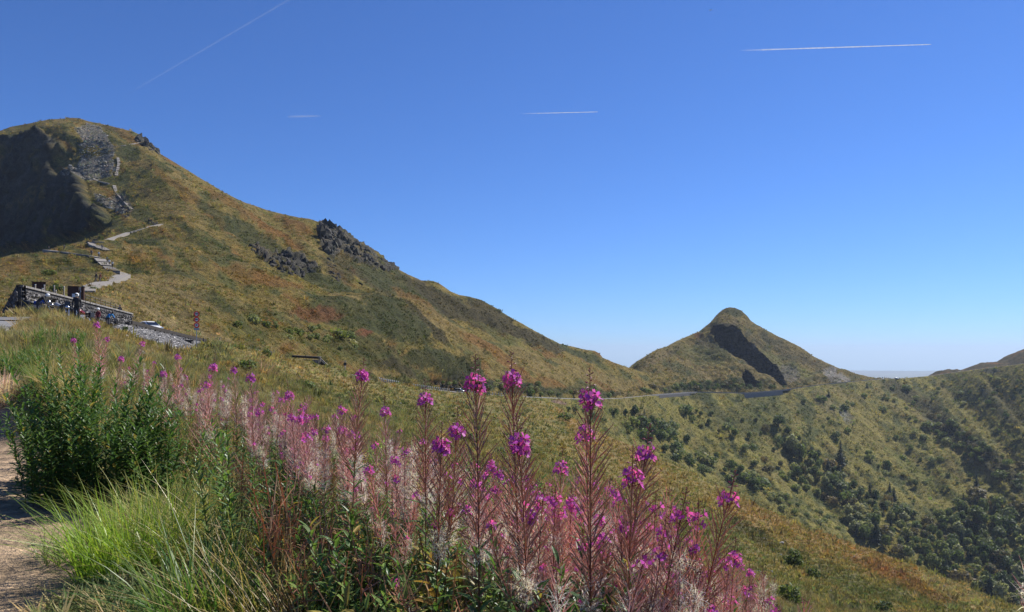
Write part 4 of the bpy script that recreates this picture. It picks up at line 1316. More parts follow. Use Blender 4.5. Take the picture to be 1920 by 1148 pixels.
SECOND = [  # px, py, depth, variant, tilt, label
 (480, 678, 6.0, 0, .02, 'fireweed left of centre with a wide head, standing above the pink haze of pods'),
 (378, 662, 7.5, 3, .03, 'fireweed with a pink head right of the roadside signs'),
 (563, 712, 6.4, 3, .0, 'slim fireweed with a small head below the dark guard rail'),
 (657, 740, 5.2, 1, .0, 'fireweed with a small round head left of the double headed one'),
 (728, 738, 5.0, 0, .0, 'thin pale fireweed between the double headed and the slim dark one'),
 (742, 852, 4.0, 8, .03, 'fireweed with a loose bright cluster low in the middle of the stand'),
 (757, 903, 3.9, 5, .05, 'low fireweed with two pink tufts below the loose bright cluster'),
 (683, 878, 4.6, 5, -.08, 'low fireweed with a flat pink tuft over dark green leaves'),
 (1255, 968, 2.6, 2, .1, 'low fireweed with white seed hair in front of the short one'),
 (1345, 930, 2.7, 2, .12, 'fireweed with tufts of white seed hair beside the right hand leaning stem'),
 (1418, 998, 2.8, 1, .17, 'last thin fireweed at the lower right of the stand'),
 (1438, 1112, 2.6, 4, .12, 'fireweed head just above the bottom edge, right of the last thin stem'),
 (1562, 1118, 2.9, 4, .16, 'small fireweed head at the bottom edge far right of the stand'),
 (1330, 1000, 2.55, 6, .12, 'withered fireweed full of white seed hair below the leaning fireweed at the right'),
 (1292, 1050, 2.45, 6, .05, 'low withered fireweed with white seed hair left of the one below the leaning fireweed'),
 (1395, 1068, 2.6, 4, .15, 'flowerless fireweed leaning right just above the bottom edge'),
 (1462, 1085, 2.7, 4, .2, 'flowerless fireweed at the bottom edge right of the last pink heads'),
 (1235, 1005, 2.5, 2, .08, 'sparsely flowering fireweed beside the flat wide head, lower down'),
 (1350, 1110, 2.4, 1, .1, 'fireweed with a pink head just above the bottom edge under the leaning one'),
 (1921, 1036, 2.4, 6, -.03, 'fireweed cut by the right edge, its pods showing over the valley trees'),
 (1044, 832, 3.3, 0, .03, 'fireweed with a small round head left of the wide bushy one'),
 (1093, 756, 3.0, 0, -.03, 'fireweed head tucked behind the wide bushy one'),
 (1185, 1030, 2.3, 7, .1, 'low fireweed with pale pink tufts at the bottom right'),
 (708, 1068, 3.3, 7, -.2, 'low reddish fireweed bending left at the bottom'),
 (1095, 1052, 2.2, 9, .05, 'withered fireweed at the bottom with curled pale pods'),
 (400, 700, 7.0, 1, .02, 'fireweed with a small head at the left of the pink haze'),
 (445, 672, 8.2, 0, .0, 'far slim fireweed left of the wide headed one'),
 (505, 752, 6.0, 5, .0, 'fireweed with a cluster low in the pink haze'),
 (545, 760, 5.8, 3, .02, 'fireweed with two pink clusters in the pink haze'),
 (569, 757, 5.7, 8, .05, 'right hand one of the clustered fireweeds in the pink haze'),
 (153, 622, 13.5, 3, .0, 'fireweed in front of the motorcycles by the stone wall'),
 (190, 588, 11.5, 0, -.02, 'tall fireweed whose pink head covers the foot of the stone wall'),
 (186, 620, 12.0, 1, .03, 'fireweed right under the bright head by the wall'),
 (211, 655, 11.0, 3, .0, 'fireweed below the end of the stone wall'),
 (245, 628, 11.5, 8, .04, 'fireweed with a triple head in front of the pale stone bank'),
 (335, 650, 9.8, 0, .02, 'fireweed standing in front of the lower end of the stone bank'),
 (322, 680, 9.0, 3, .0, 'fireweed below the stone bank left of the signs'),
]
for px, py, Y, v, tilt, lab in SECOND:
    weed_at(px, py, Y, v, tilt, lab, 'fireweed in flower at the front of the stand')

ENV = [(40, 650), (130, 640), (200, 655), (300, 672), (400, 700), (500, 725), (600, 765), (700, 790), (800, 815), (900, 830), (1000, 860), (1100, 880), (1200, 920), (1300, 975), (1400, 1040), (1500, 1095), (1600, 1150), (1900, 1250)]
YMIN = lambda q: np.interp(q, [380, 480, 600, 700, 800, 900, 1000, 1100, 1440], [6.2, 5.5, 5.1, 4.6, 3.9, 3.3, 3.0, 2.8, 2.7])
made, tries = 0, 0
while made < 275 and tries < 20000:
    tries += 1
    if R.random() < .52:
        px = R.uniform(380, 1440); y0_ = float(YMIN(px)); Y = y0_ * math.exp(R.random() ** 1.3 * math.log(8.5 / y0_))
    else:
        px = R.uniform(60, 620); Y = math.exp(R.uniform(math.log(6.0), math.log(19)))
    x = (px - CX) / F * Y
    if float(path_d(np.array(x), np.array(Y))) < 2.3:
        continue
    if px < 330 and Y < 9.2:
        continue
    if Y < float(YMIN(px)):
        continue
    gz = float(hill_z(x, Y))
    v = R.choices(range(10), [.3, .7, 1.4, .15, 2.2, 1.3, 1.3, 1.3, .8, 1.0] if Y < 3.4 else [.4, 1.1, 1.8, .3, 1.8, 1.5, 1.5, 1.7, .9, 1.4])[0]
    s = R.uniform(.72, 1.05)
    tp = HZ - F * (gz + VAR[v]['H'] * s) / Y
    if tp < lin(px, ENV) + R.uniform(-12, 60):
        continue
    if tp > 1150:
        continue
    look = 'withered' if v in (6, 9) else ('flowerless' if v == 4 else ('sparsely flowering' if v in (2, 5, 7) else 'flowering'))
    size = 'short' if VAR[v]['H'] * s < 1.15 else ('tall' if VAR[v]['H'] * s > 1.36 else 'middling')
    if Y > 6.5:
        where = ('beyond the tall dark leafy bush, towards the stone wall' if px < 260 else 'towards the pale stone apron' if px < 400 else 'between the roadside signs and the short guard rail' if px < 500 else 'on the far side of the stand below the wooden headwall')
    else:
        near = 'in front of' if Y < float(YMIN(px)) * 1.12 else ('beside' if Y < float(YMIN(px)) * 1.35 else 'behind')
        marks = [(470, 'the dark upright leafy clump'), (570, 'the clustered heads in the pink haze'), (685, 'the double headed fireweed'), (760, 'the loose bright cluster'), (830, 'the thick bright cluster'), (893, 'the tall straight fireweed'), (962, 'the tallest fireweed'), (1044, 'the small round head'), (1106, 'the wide bushy fireweed'), (1187, 'the flat wide head'), (1289, 'the short fireweed'), (1365, 'the leaning fireweed at the right')]
        where = near + ' ' + min(marks, key=lambda q: abs(q[0] - px))[1]
    lab = size + ' ' + look + ' fireweed ' + where
    put_weed(v, (x, Y, gz - .01), s, R.uniform(0, 6.28), (R.gauss(0, .07), R.gauss(.03, .07)), lab, lab.replace('fireweed ', 'fireweeds ', 1))
    made += 1
print('fireweeds', made, tries)

# ------------------------------------------------------------------ leafy bushes and undergrowth
def leafy_stems(rnd, n, rad, h, leaflen, hvar=.3, lean=.25, colmix=None):
    items, stems = [], []
    for i in range(n):
        a, r = rnd.uniform(0, 6.28), rad * math.sqrt(rnd.random())
        o = Vector((math.cos(a) * r, math.sin(a) * r, 0))
        hh = h * (1 - .35 * (r / rad) ** 2) * rnd.uniform(1 - hvar, 1 + hvar * .4)
        d = Vector((math.cos(a) * lean * r / rad + rnd.gauss(0, .08), math.sin(a) * lean * r / rad + rnd.gauss(0, .08), 1))
        pts = [o + Vector((d.x * hh * t * t, d.y * hh * t * t, hh * t)) for t in (0, .25, .5, .75, 1)]
        stems.append((pts, [.004, .0038, .0032, .0024, .001]))
        ang = rnd.uniform(0, 6.28)
        for k in range(int(hh / .016)):
            t = .02 + .98 * k / (hh / .016)
            j = min(3, int(t * 4)); f = t * 4 - j
            c = pts[j].lerp(pts[j + 1], f)
            ang += 2.39996 + rnd.uniform(-.4, .4)
            sp = 1.2 + rnd.uniform(-.35, .35) - .5 * t
            dd = Vector((math.cos(ang) * math.sin(sp), math.sin(ang) * math.sin(sp), math.cos(sp)))
            L = leaflen * rnd.uniform(.65, 1.2) * (1 - .4 * t)
            items.append(('leaf', 3 if rnd.random() < .05 else rnd.randrange(3), Matrix.Translation(c) @ frame_z(dd) @ Matrix.Diagonal((L * 1.25, L, L, 1))))
    return stems, items

def leafy_bush(px, pyb, Y, rad, h, n, leaflen, label, seed, name='leafy_bush', cat='bush'):
    rnd = random.Random(seed)
    st, it = leafy_stems(rnd, n, rad, h, leaflen)
    x = (px - CX) / F * Y
    root = empty(name, (x, Y, float(hill_z(x, Y))), 0, label, cat, 'leafy bushes beside the path')
    m = MB()
    for p_, r_ in st:
        m.tube(p_, r_, 4, False, (.10, .085, .04))
    m.build('stems', M_weed, root, colored=True)['kind'] = 'stuff'
    o = put('leaves', bake(it, ('leaf',), 'leaves', M_leaf), parent=root)
    o['kind'] = 'stuff'
leafy_bush(172, 0, 8.6, .64, 1.62, 64, .155, 'tall dark green leafy bush beside the dirt path', 1)
leafy_bush(110, 0, 9.6, .5, 1.2, 34, .15, 'lower leafy bush at the path edge, left of the tall dark one', 2)
leafy_bush(255, 0, 8.5, .46, 1.15, 32, .15, 'leafy bush joined to the right of the tall dark one', 3)
leafy_bush(335, 0, 8.2, .35, .75, 9, .11, 'grey green leafy bush behind the bright grass tussock', 4)
leafy_bush(440, 0, 5.4, .2, 1.1, 6, .13, 'dark upright leafy clump with long leaves right of the bright tussock', 5)
leafy_bush(560, 0, 5.0, .25, .85, 7, .12, 'low leafy clump under the pink pods left of centre', 6)
leafy_bush(655, 0, 4.1, .25, .8, 9, .14, 'leafy clump at the bottom with large pale undersides showing', 7)
leafy_bush(40, 0, 23, .9, 1.0, 30, .16, 'bright green leafy clump on the left bank below the road', 8)
leafy_bush(100, 0, 31, 1.1, 1.0, 30, .2, 'dark green bush in the dry grass near the road', 9)

# single leafy shoots that have not flowered, among the fireweed
SHOOT = []
for i in range(4):
    st, it = leafy_stems(random.Random(800 + i), 2 + i % 2, .05, 1.0, .10, .2, .3)
    m = MB()
    for p_, r_ in st:
        m.tube(p_, r_, 4, False, (.10, .085, .04))
    sm = m.mesh('stem', colored=True); sm.materials.append(M_weed)
    SHOOT.append((sm, bake(it, ('leaf',), 'leaves', M_leaf)))
k = 0
while k < 95:
    px = 1250 - 800 * R.random() ** 1.5; Y = float(YMIN(px)) * R.uniform(.82, 1.25)
    x = (px - CX) / F * Y
    gz = float(hill_z(x, Y)); s = R.uniform(.55, 1.05) * float(np.interp(px, [450, 800], [.7, 1.0]))
    tp = HZ - F * (gz + s) / Y
    if tp < lin(px, ENV) + 110 or tp > 1125:
        continue
    marks = [(430, 'right of the bright grass tussock'), (560, 'below the clustered pink heads'), (685, 'below the double headed fireweed'), (830, 'below the thick bright cluster'), (962, 'at the foot of the tallest fireweed'), (1106, 'at the foot of the wide bushy fireweed'), (1250, 'below the leaning fireweeds')]
    lab = ('tall' if s > .88 else 'low' if s < .7 else 'middling') + ' leafy green shoot ' + min(marks, key=lambda q: abs(q[0] - px))[1] + (', nearest the viewer' if Y < float(YMIN(px)) * .95 else (', set back' if Y > float(YMIN(px)) * 1.1 else ''))
    root = empty('leafy_shoot', (x, Y, gz - .01), R.uniform(0, 6.28), lab.replace(', nearest the viewer', ' at the front').replace(', set back', ' further back'), 'plant', lab.replace('shoot', 'shoots'))
    root.scale = (s, s, s)
    sm, lm = SHOOT[R.randrange(4)]
    put('stem', sm, parent=root)
    put('leaves', lm, parent=root)['kind'] = 'stuff'
    k += 1

# undergrowth: leafy sprigs, dead stems
sprigs = []
for i in range(4):
    rnd = random.Random(200 + i)
    st, it = leafy_stems(rnd, 3, .10, .5, .10, .4, .5)
    vs = bake(it, ('leaf',), 'sprig', M_tuft)
    sprigs.append(bpy.data.objects.new('sprig', vs))
dead = []
for i in range(3):
    rnd = random.Random(300 + i)
    m = MB()
    for k in range(7):
        a = rnd.uniform(0, 6.28); l = rnd.uniform(.5, 1)
        o = Vector((rnd.uniform(-.15, .15), rnd.uniform(-.15, .15), 0))
        q = o + Vector((math.cos(a) * .25 * l, math.sin(a) * .25 * l, l))
        m.tube([o, o.lerp(q, .5) + Vector((.02, 0, .03)), q], [.007, .006, .003], 3, False)
        for b in range(3):
            t = rnd.uniform(.5, .95)
            s = o.lerp(q, t)
            m.tube([s, s + Vector((rnd.uniform(-.12, .12), rnd.uniform(-.12, .12), rnd.uniform(.02, .12)))], [.004, .002], 3, False)
    me = m.mesh('dead_stem'); me.materials.append(M_tuft)
    dead.append(bpy.data.objects.new('dead_stem', me))
def stand_points(n, ymin, ymax, x0, x1):
    out = []
    while len(out) < n:
        px = RNG.uniform(x0, x1, n * 2); Y = np.exp(RNG.uniform(np.log(ymin), np.log(ymax), n * 2))
        x = (px - CX) / F * Y
        z = hill_z(x, Y)
        tp = HZ - F * (z + .5) / Y
        ok = (path_d(x, Y) > 2.2) & (tp > np.interp(px, [a for a, b in ENV], [b for a, b in ENV]) + 10) & (Y > YMIN(px) * .8)
        out += list(np.stack([x, Y, z], 1)[ok])
    return np.array(out[:n])
p = stand_points(4200, 2.0, 12, 330, 1560)
scatter('undergrowth', sprigs, p, yaw(len(p), .25), RNG.uniform(.7, 1.5, len(p)) * np.interp(CX + F * p[:, 0] / p[:, 1], [380, 560, 760, 900], [.45, .62, 1.0, 1.1]), vary(np.where(RNG.uniform(0, 1, (len(p), 1)) < .85, np.array([[.115, .165, .045]]), np.array([[.29, .23, .07]])), .65, 1.6), 'green leafy undergrowth below the fireweed')
p = stand_points(1500, 2.2, 16, 300, 1560)
scatter('dead_stems', dead, p, yaw(len(p), .25), RNG.uniform(.45, .95, len(p)), vary(np.where(RNG.uniform(0, 1, (len(p), 1)) < .5, np.array([[.26, .15, .10]]), np.array([[.33, .24, .15]])), .7, 1.3), 'dry brown stalks among the fireweed')

# grass tussocks by the path
def tussock(px, Y, rad, h, w, n, col, tip, seed, label, lean=.4, curl=.6):
    x = (px - CX) / F * Y
    V, q, C = blades(n, rad, h, w, lean, curl, np.random.default_rng(seed), 5, col, .25, .45, tip)
    me = poly_mesh('grass_tussock', V, q, col=C)
    o = put('grass_tussock', me, M_leaf)
    o.location = (x, Y, float(hill_z(x, Y)))
    tag(o, label, 'grass tussock', 'grass tussocks beside the path')
tussock(245, 5.6, .34, .56, .011, 640, (.16, .25, .03), (.30, .32, .05), 1, 'big lime green grass tussock at the bend of the path')
tussock(330, 6.6, .42, .50, .010, 360, (.20, .21, .045), (.33, .29, .08), 2, 'yellowing grass tussock behind the lime green one', .6, .9)
tussock(372, 4.35, .22, .48, .012, 260, (.055, .12, .03), (.16, .2, .04), 3, 'dark green grass tussock at the bottom edge')
tussock(445, 5.4, .34, .42, .010, 260, (.27, .22, .07), (.38, .29, .13), 4, 'dry straw coloured tussock under the yellow leaves', .7, 1.0)
tussock(150, 6.3, .3, .26, .009, 260, (.10, .15, .05), (.25, .24, .1), 5, 'short grass tussock on the path edge left of the lime green one', .8, .8)
tussock(470, 4.1, .25, .40, .010, 200, (.14, .17, .035), (.33, .28, .09), 6, 'mixed green and straw tussock at the bottom', .6, .9)

tussock(520, 4.5, .3, .48, .008, 260, (.28, .21, .085), (.36, .25, .13), 7, 'tall straw coloured tussock right of the dark upright leafy clump', .5, .7)
tussock(600, 3.7, .26, .55, .008, 220, (.24, .17, .085), (.38, .27, .13), 8, 'brown dry tussock at the bottom left of the fireweed', .6, .8)
tussock(400, 5.6, .3, .5, .009, 260, (.22, .21, .06), (.36, .29, .10), 9, 'pale yellow green tussock between the lime green one and the leafy clump', .6, .9)

tussock(430, 6.6, .4, .5, .010, 300, (.26, .22, .08), (.38, .29, .13), 11, 'dry tussock in front of the pink haze of pods', .6, .9)
# ------------------------------------------------------------------ road, footpath and steps
M_asph = simple_mat('asphalt', (.20, .195, .19), .9, var=.18, scale=3, bump=.2)
M_path = simple_mat('trodden_path', (.235, .21, .18), .95, var=.22, scale=2.0, bump=.3)
M_conc = simple_mat('pale_concrete', (.34, .32, .30), .9, var=.2, scale=4)
M_dark = simple_mat('dark_timber', (.045, .038, .032), .85, var=.35, scale=6, bump=.3)
M_wood = simple_mat('grey_timber', (.28, .24, .19), .85, var=.3, scale=7, bump=.3)
M_rust = simple_mat('rusty_steel', (.075, .034, .022), .8, metal=.1, var=.35, scale=5)
M_white = simple_mat('white_paint', (.72, .72, .70), .5, var=.06, scale=6)
M_red = simple_mat('red_paint', (.70, .02, .012), .5, var=.06, scale=6)
M_black = simple_mat('black_paint', (.02, .02, .022), .45, var=.1, scale=6)
M_grey = simple_mat('grey_metal', (.30, .30, .31), .45, metal=.6, var=.08, scale=6)
M_steel = simple_mat('polished_metal', (.62, .62, .64), .2, metal=.9, var=.05, scale=6)
M_glass = simple_mat('dark_glass', (.012, .015, .02), .08, var=.1, scale=2, spec=.6)
M_rubber = simple_mat('rubber', (.016, .016, .017), .85, var=.2, scale=9)

def stone_mat(name, c, var=.45, sc=2.3):
    m, nt, out = new_mat(name)
    b = N(nt, 'ShaderNodeBsdfPrincipled')
    at = N(nt, 'ShaderNodeAttribute', attribute_name='Col')
    geo = N(nt, 'ShaderNodeNewGeometry')
    n = noise_node(nt, geo.outputs['Position'], sc, 5, .65)
    r = ramp(nt, n.outputs[0], [(.3, tuple(x * (1 - var) for x in c)), (.7, tuple(x * (1 + var) for x in c))])
    cc = mulcol(nt, r.outputs[0], at.outputs['Color'])
    nt.links.new(cc, b.inputs['Base Color'])
    b.inputs['Roughness'].default_value = .9
    b.inputs['Specular IOR Level'].default_value = .25
    bp = N(nt, 'ShaderNodeBump'); bp.inputs['Strength'].default_value = .6; bp.inputs['Distance'].default_value = .15
    nt.links.new(n.outputs[0], bp.inputs['Height'])
    nt.links.new(bp.outputs[0], b.inputs['Normal'])
    nt.links.new(b.outputs[0], out.inputs[0])
    return m
M_basalt = stone_mat('dark_volcanic_stone', (.115, .11, .108))
M_pale = stone_mat('pale_stone', (.22, .21, .20))  # paler than the wall: the apron's stronger sunlight is put into this tone
M_crag = stone_mat('crag_rock', (.044, .041, .037), .6, .5)
M_scree = stone_mat('scree_stone', (.25, .235, .225), .4, .8)

def ribbon(name, pts, width, mat, region, lift=.12, label='', sub=6, wv=.0, kind='structure'):
    """a strip of ground laid along picture points (column, row) on a terrain sheet"""
    W = [region.hit(px, py) for px, py in pts]
    Q = []
    for a, b in zip(W[:-1], W[1:]):
        for i in range(sub):
            Q.append(a.lerp(b, i / sub))
    Q.append(W[-1])
    vs = []
    wd = width if hasattr(width, '__len__') else [width] * len(Q)
    for i, p in enumerate(Q):
        t = Q[min(i + 1, len(Q) - 1)] - Q[max(i - 1, 0)]
        t.z = 0
        t.normalize()
        s = Vector((t.y, -t.x, 0))
        w = np.interp(i / (len(Q) - 1), np.linspace(0, 1, len(wd)), wd) / 2 * (1 + R.uniform(-wv, wv))
        vs.append((p - s * w, p + s * w))
    m = MB()
    for i in range(len(Q) - 1):
        a, b = vs[i], vs[i + 1]
        m.add([a[0] + Vector((0, 0, lift)), a[1] + Vector((0, 0, lift)), b[1] + Vector((0, 0, lift)), b[0] + Vector((0, 0, lift)),
               a[0] - Vector((0, 0, .6)), a[1] - Vector((0, 0, .6)), b[1] - Vector((0, 0, .6)), b[0] - Vector((0, 0, .6))],
              [(0, 1, 2, 3), (4, 5, 1, 0), (3, 2, 6, 7)] if i in (0, len(Q) - 2) else [(0, 1, 2, 3)])
        m.add([a[0] + Vector((0, 0, lift)), b[0] + Vector((0, 0, lift)), b[0] - Vector((0, 0, .6)), a[0] - Vector((0, 0, .6))], [(0, 1, 2, 3)])
        m.add([a[1] + Vector((0, 0, lift)), b[1] + Vector((0, 0, lift)), b[1] - Vector((0, 0, .6)), a[1] - Vector((0, 0, .6))], [(3, 2, 1, 0)])
    return tag(m.build(name, mat), label, kind=kind)

# the pass road: level with the terrain edge
rp = np.arange(-260, 2100, 6.0)
r_py, r_Y = rl(rp)
rows = []
for off, dz in ((.6, .10), (3.5, .14), (6.6, .10)):
    Y = r_Y + off
    rows.append(np.stack([(rp - CX) / F * r_Y * (Y / r_Y), Y, (HZ - r_py) / F * r_Y + dz], -1))
tag(put('road', grid_mesh('road', np.array(rows)), M_asph), 'grey mountain road running level round the head of the valley', kind='structure')
ribbon('road', [(-110, 640), (-60, 618), (-18, 605), (10, 598)], 3.6, M_asph, hill, .12, 'grey road surface coming over the bank at the left edge')

fp = [('footpath', [(160, 548), (166, 542), (178, 537), (196, 531), (212, 525), (232, 516), (214, 511)], [2.2, 2.6, 2.4]),
      ('footpath', [(186, 484), (172, 481), (150, 478), (122, 474), (104, 472), (90, 470)], [1.6, 2.0, 3.2]),
      ('footpath', [(196, 468), (186, 464), (176, 460), (172, 456)], 2.6),
      ('footpath', [(172, 456), (190, 455), (215, 446), (240, 437), (262, 431), (282, 425), (304, 421)], [2.0, 1.6, 1.3]),
      ('footpath', [(206, 345), (190, 341), (176, 337), (164, 336)], [1.8, 2.6]),
      ('footpath', [(214, 276), (232, 273), (250, 270), (262, 268)], 1.6)]
for nm, pts, w in fp:
    ribbon(nm, pts, w, M_path, mountain, .22, 'pale worn footpath climbing the mountain', wv=.12)

def steps(pts, n, width, label, rise_col=M_dark):
    root = empty('stone_steps', mountain.hit(*pts[0]), 0, label, 'steps')
    base = root.location.copy()
    ribbon('footpath', pts, width * .8, M_path, mountain, .08, 'pale worn ground under the steps', sub=4)
    W = [mountain.hit(a, b) for a, b in pts]
    seg = [(W[i + 1] - W[i]).length for i in range(len(W) - 1)]
    tot = sum(seg)
    for k in range(n):
        d = tot * (k + .5) / n
        i = 0
        while i < len(seg) - 1 and d > seg[i]:
            d -= seg[i]; i += 1
        p = W[i].lerp(W[i + 1], min(1, d / seg[i]))
        t = W[i + 1] - W[i]; t.z = 0; t.normalize()
        m = MB()
        L = tot / n
        side = Vector((t.y, -t.x, 0))
        t3 = (W[i + 1] - W[i]).normalized()
        up = side.cross(t3)
        rot = Matrix((side, t3, up)).transposed()
        m.box((0, 0, 0), (width * R.uniform(.92, 1.08), L * .78, .12), rot)
        o = m.build('step', M_path, root)
        o.location = p - base + Vector((0, 0, .22))
        m = MB()
        m.box((0, 0, 0), (width * 1.04, .16, .2), rot)
        o = m.build('riser', rise_col, root)
        o.location = p - base - t3 * (L * .5) + Vector((0, 0, .22))
    return root
steps([(213, 510), (204, 503), (196, 496), (188, 488), (184, 485)], 7, 2.5, 'wide lower flight of pale steps with dark risers above the bend of the path')
steps([(203, 471), (190, 467), (182, 462)], 4, 2.4, 'short flight of pale steps at the crest below the dark cliff')
steps([(232, 376), (224, 368), (217, 358), (214, 348)], 9, 1.8, 'steep middle flight of steps beside the lower dark cliff')
steps([(218, 330), (221, 318), (223, 306), (221, 296)], 10, 1.7, 'upper flight of steps along the grey scree towards the summit')
steps([(247, 393), (240, 386), (234, 379)], 5, 1.4, 'narrow flight of steps among the rocks below the middle flight')

# ------------------------------------------------------------------ rocks
def chunk(rnd, s, sub=1):
    """an angular block"""
    import bmesh
    bm = bmesh.new()
    bmesh.ops.create_icosphere(bm, subdivisions=sub, radius=1)
    planes = [(Vector((rnd.gauss(0, 1), rnd.gauss(0, 1), rnd.gauss(0, 1))).normalized(), rnd.uniform(.45, .8)) for _ in range(9)]
    for v in bm.verts:
        for nrm, d in planes:
            q = v.co.dot(nrm)
            if q > d:
                v.co -= nrm * (q - d)
        v.co = Vector((v.co.x * s[0], v.co.y * s[1], v.co.z * s[2]))
    vs = [v.co.copy() for v in bm.verts]
    fs = [tuple(v.index for v in f.verts) for f in bm.faces]
    bm.free()
    return vs, fs

def outcrop(poly, n, smin, smax, label, seed, mat=None, tall=1.0, name='rock_outcrop'):
    rnd = random.Random(seed)
    xs = [p[0] for p in poly]; ys = [p[1] for p in poly]
    m = MB()
    root = None
    k = 0
    n = int(n * 2.4)
    while k < n:
        px, py = rnd.uniform(min(xs), max(xs)), rnd.uniform(min(ys), max(ys))
        if not bool(inpoly(np.array([px]), np.array([py]), poly)[0]):
            continue
        p = mountain.hit(px, py)
        if root is None:
            root = p.copy()
        s = (smin + (smax - smin) * rnd.random() ** 2.2) * rnd.uniform(.4, .8)
        vs, fs = chunk(rnd, (s * rnd.uniform(.5, 1), s * rnd.uniform(.8, 1.4), s * tall * rnd.uniform(.8, 1.7)), 1)
        rot = Euler((rnd.uniform(-.5, .5), rnd.uniform(-.6, .2), rnd.uniform(0, 6.28))).to_matrix()
        g = rnd.uniform(.45, 1.5)
        m.add([rot @ v + p - root + Vector((0, 0, -s * .4)) for v in vs], fs, (g, g * rnd.uniform(.9, 1.08), g * rnd.uniform(.75, 1.0)))
        k += 1
    o = m.build(name, mat or M_crag, colored=True)
    o.location = root
    return tag(o, label, 'rock outcrop')
outcrop([(600, 420), (612, 414), (638, 430), (640, 455), (620, 480), (604, 455)], 46, 2.5, 6.0, 'tall dark crag standing at the top of the skyline ridge', 1, tall=1.25)
outcrop([(640, 436), (665, 450), (700, 470), (726, 490), (745, 505), (730, 507), (700, 498), (668, 478), (645, 465)], 60, 1.8, 4.2, 'jagged line of dark rocks falling along the skyline from the tall crag', 2, tall=1.0)
outcrop([(468, 462), (478, 462), (490, 470), (486, 476), (474, 472)], 10, 1.5, 3.2, 'small dark rock on the grassy slope left of the rock band', 3)
outcrop([(494, 478), (530, 474), (560, 482), (590, 500), (592, 512), (565, 514), (540, 518), (512, 504)], 60, 1.3, 3.4, 'broken grey rock band across the middle of the mountain face', 4)
outcrop([(612, 485), (625, 490), (640, 520), (632, 540), (620, 525), (612, 505)], 22, 1.2, 2.6, 'thin rib of grey rock running down below the tall crag', 5)
outcrop([(648, 500), (670, 520), (690, 545), (680, 545), (660, 525)], 16, 1.0, 2.4, 'scattered grey rocks below the jagged skyline rocks', 6)
outcrop([(722, 550), (740, 555), (742, 565), (728, 562)], 9, 1.0, 2.2, 'small rock step on the heathery slope right of the crags', 7)
outcrop([(252, 252), (262, 254), (282, 268), (300, 286), (302, 291), (292, 290), (270, 276), (255, 266)], 34, 2.0, 4.5, 'dark rock edge on the right shoulder of the summit', 8, tall=1.2)
outcrop([(270, 408), (284, 412), (298, 420), (292, 424), (276, 418)], 20, .8, 2.0, 'grey boulders at the corner of the switchback path', 9)
outcrop([(212, 384), (232, 388), (248, 400), (240, 408), (222, 402)], 26, .9, 2.2, 'broken rocks between the steps and the lower dark cliff', 10)
outcrop([(160, 448), (182, 446), (184, 454), (166, 456)], 14, .7, 1.6, 'pile of grey rocks where the path meets the foot of the cliff', 11)
outcrop([(740, 702), (790, 712), (830, 724), (900, 733), (960, 742), (960, 736), (900, 720), (820, 706), (760, 692)], 46, 1.0, 2.4, 'dark rocky cut bank above the road', 12)
outcrop([(144, 222), (152, 222), (152, 226), (145, 226)], 3, 1.0, 1.8, 'small cairn of rocks on the very summit', 13)

rocks = []
for i in range(4):
    vs, fs = chunk(random.Random(600 + i), (1, 1.2, .6), 1)
    me = poly_mesh('scree_rock', vs, fs)
    me.materials.append(M_tuft)
    rocks.append(bpy.data.objects.new('scree_rock', me))
wob_ = fbm(mPX / 10, mpy / 10, 4, 3) * 9
sck = (inpoly(mPX + wob_, mpy + wob_ * .6, SCREE_P) | inpoly(mPX, mpy, [(178, 366), (205, 376), (222, 384), (240, 398), (225, 402), (200, 392), (180, 378)])).astype(float)
p, c, _, _ = sample_region(MV[:-3], mountain_col()[:-3], 1500, RNG, sck[:-3])
scatter('scree', rocks, p, yaw(len(p), .5), np.exp(RNG.normal(-.65, .45, len(p))), vary(np.broadcast_to(np.array([[.17, .16, .15]]), (len(p), 3)).copy(), .6, 1.6, .03), 'loose grey scree below the summit')
p, c, _, _ = sample_region(HVf, HCf, 260, RNG, (rH > 40).astype(float))
scatter('stones', rocks, p, yaw(len(p), .5), np.exp(RNG.normal(-1.6, .5, len(p))), vary(np.broadcast_to(np.array([[.15, .14, .125]]), (len(p), 3)).copy(), .6, 1.6, .03), 'loose stones lying in the grass of the slope')

def boulder(px, py, s, seed, label, col=(1.4, 1.35, 1.25)):
    p = hill.hit(px, py)
    vs, fs = chunk(random.Random(seed), s, 2)
    m = MB(); m.add(vs, fs, col)
    o = m.build('boulder', M_pale, colored=True)
    o.location = p + Vector((0, 0, s[2] * .35))
    tag(o, label, 'boulder')
boulder(1465, 1020, (.55, .5, .45), 21, 'pale boulder on the slope at the lower right, above a small tree')
boulder(748, 757, (.55, .4, .3), 22, 'flat pale stone on the slope behind the fireweed', (1.2, 1.2, 1.1))
boulder(1098, 880, (.35, .3, .22), 23, 'small grey stone in the grass behind the wide bushy fireweed')

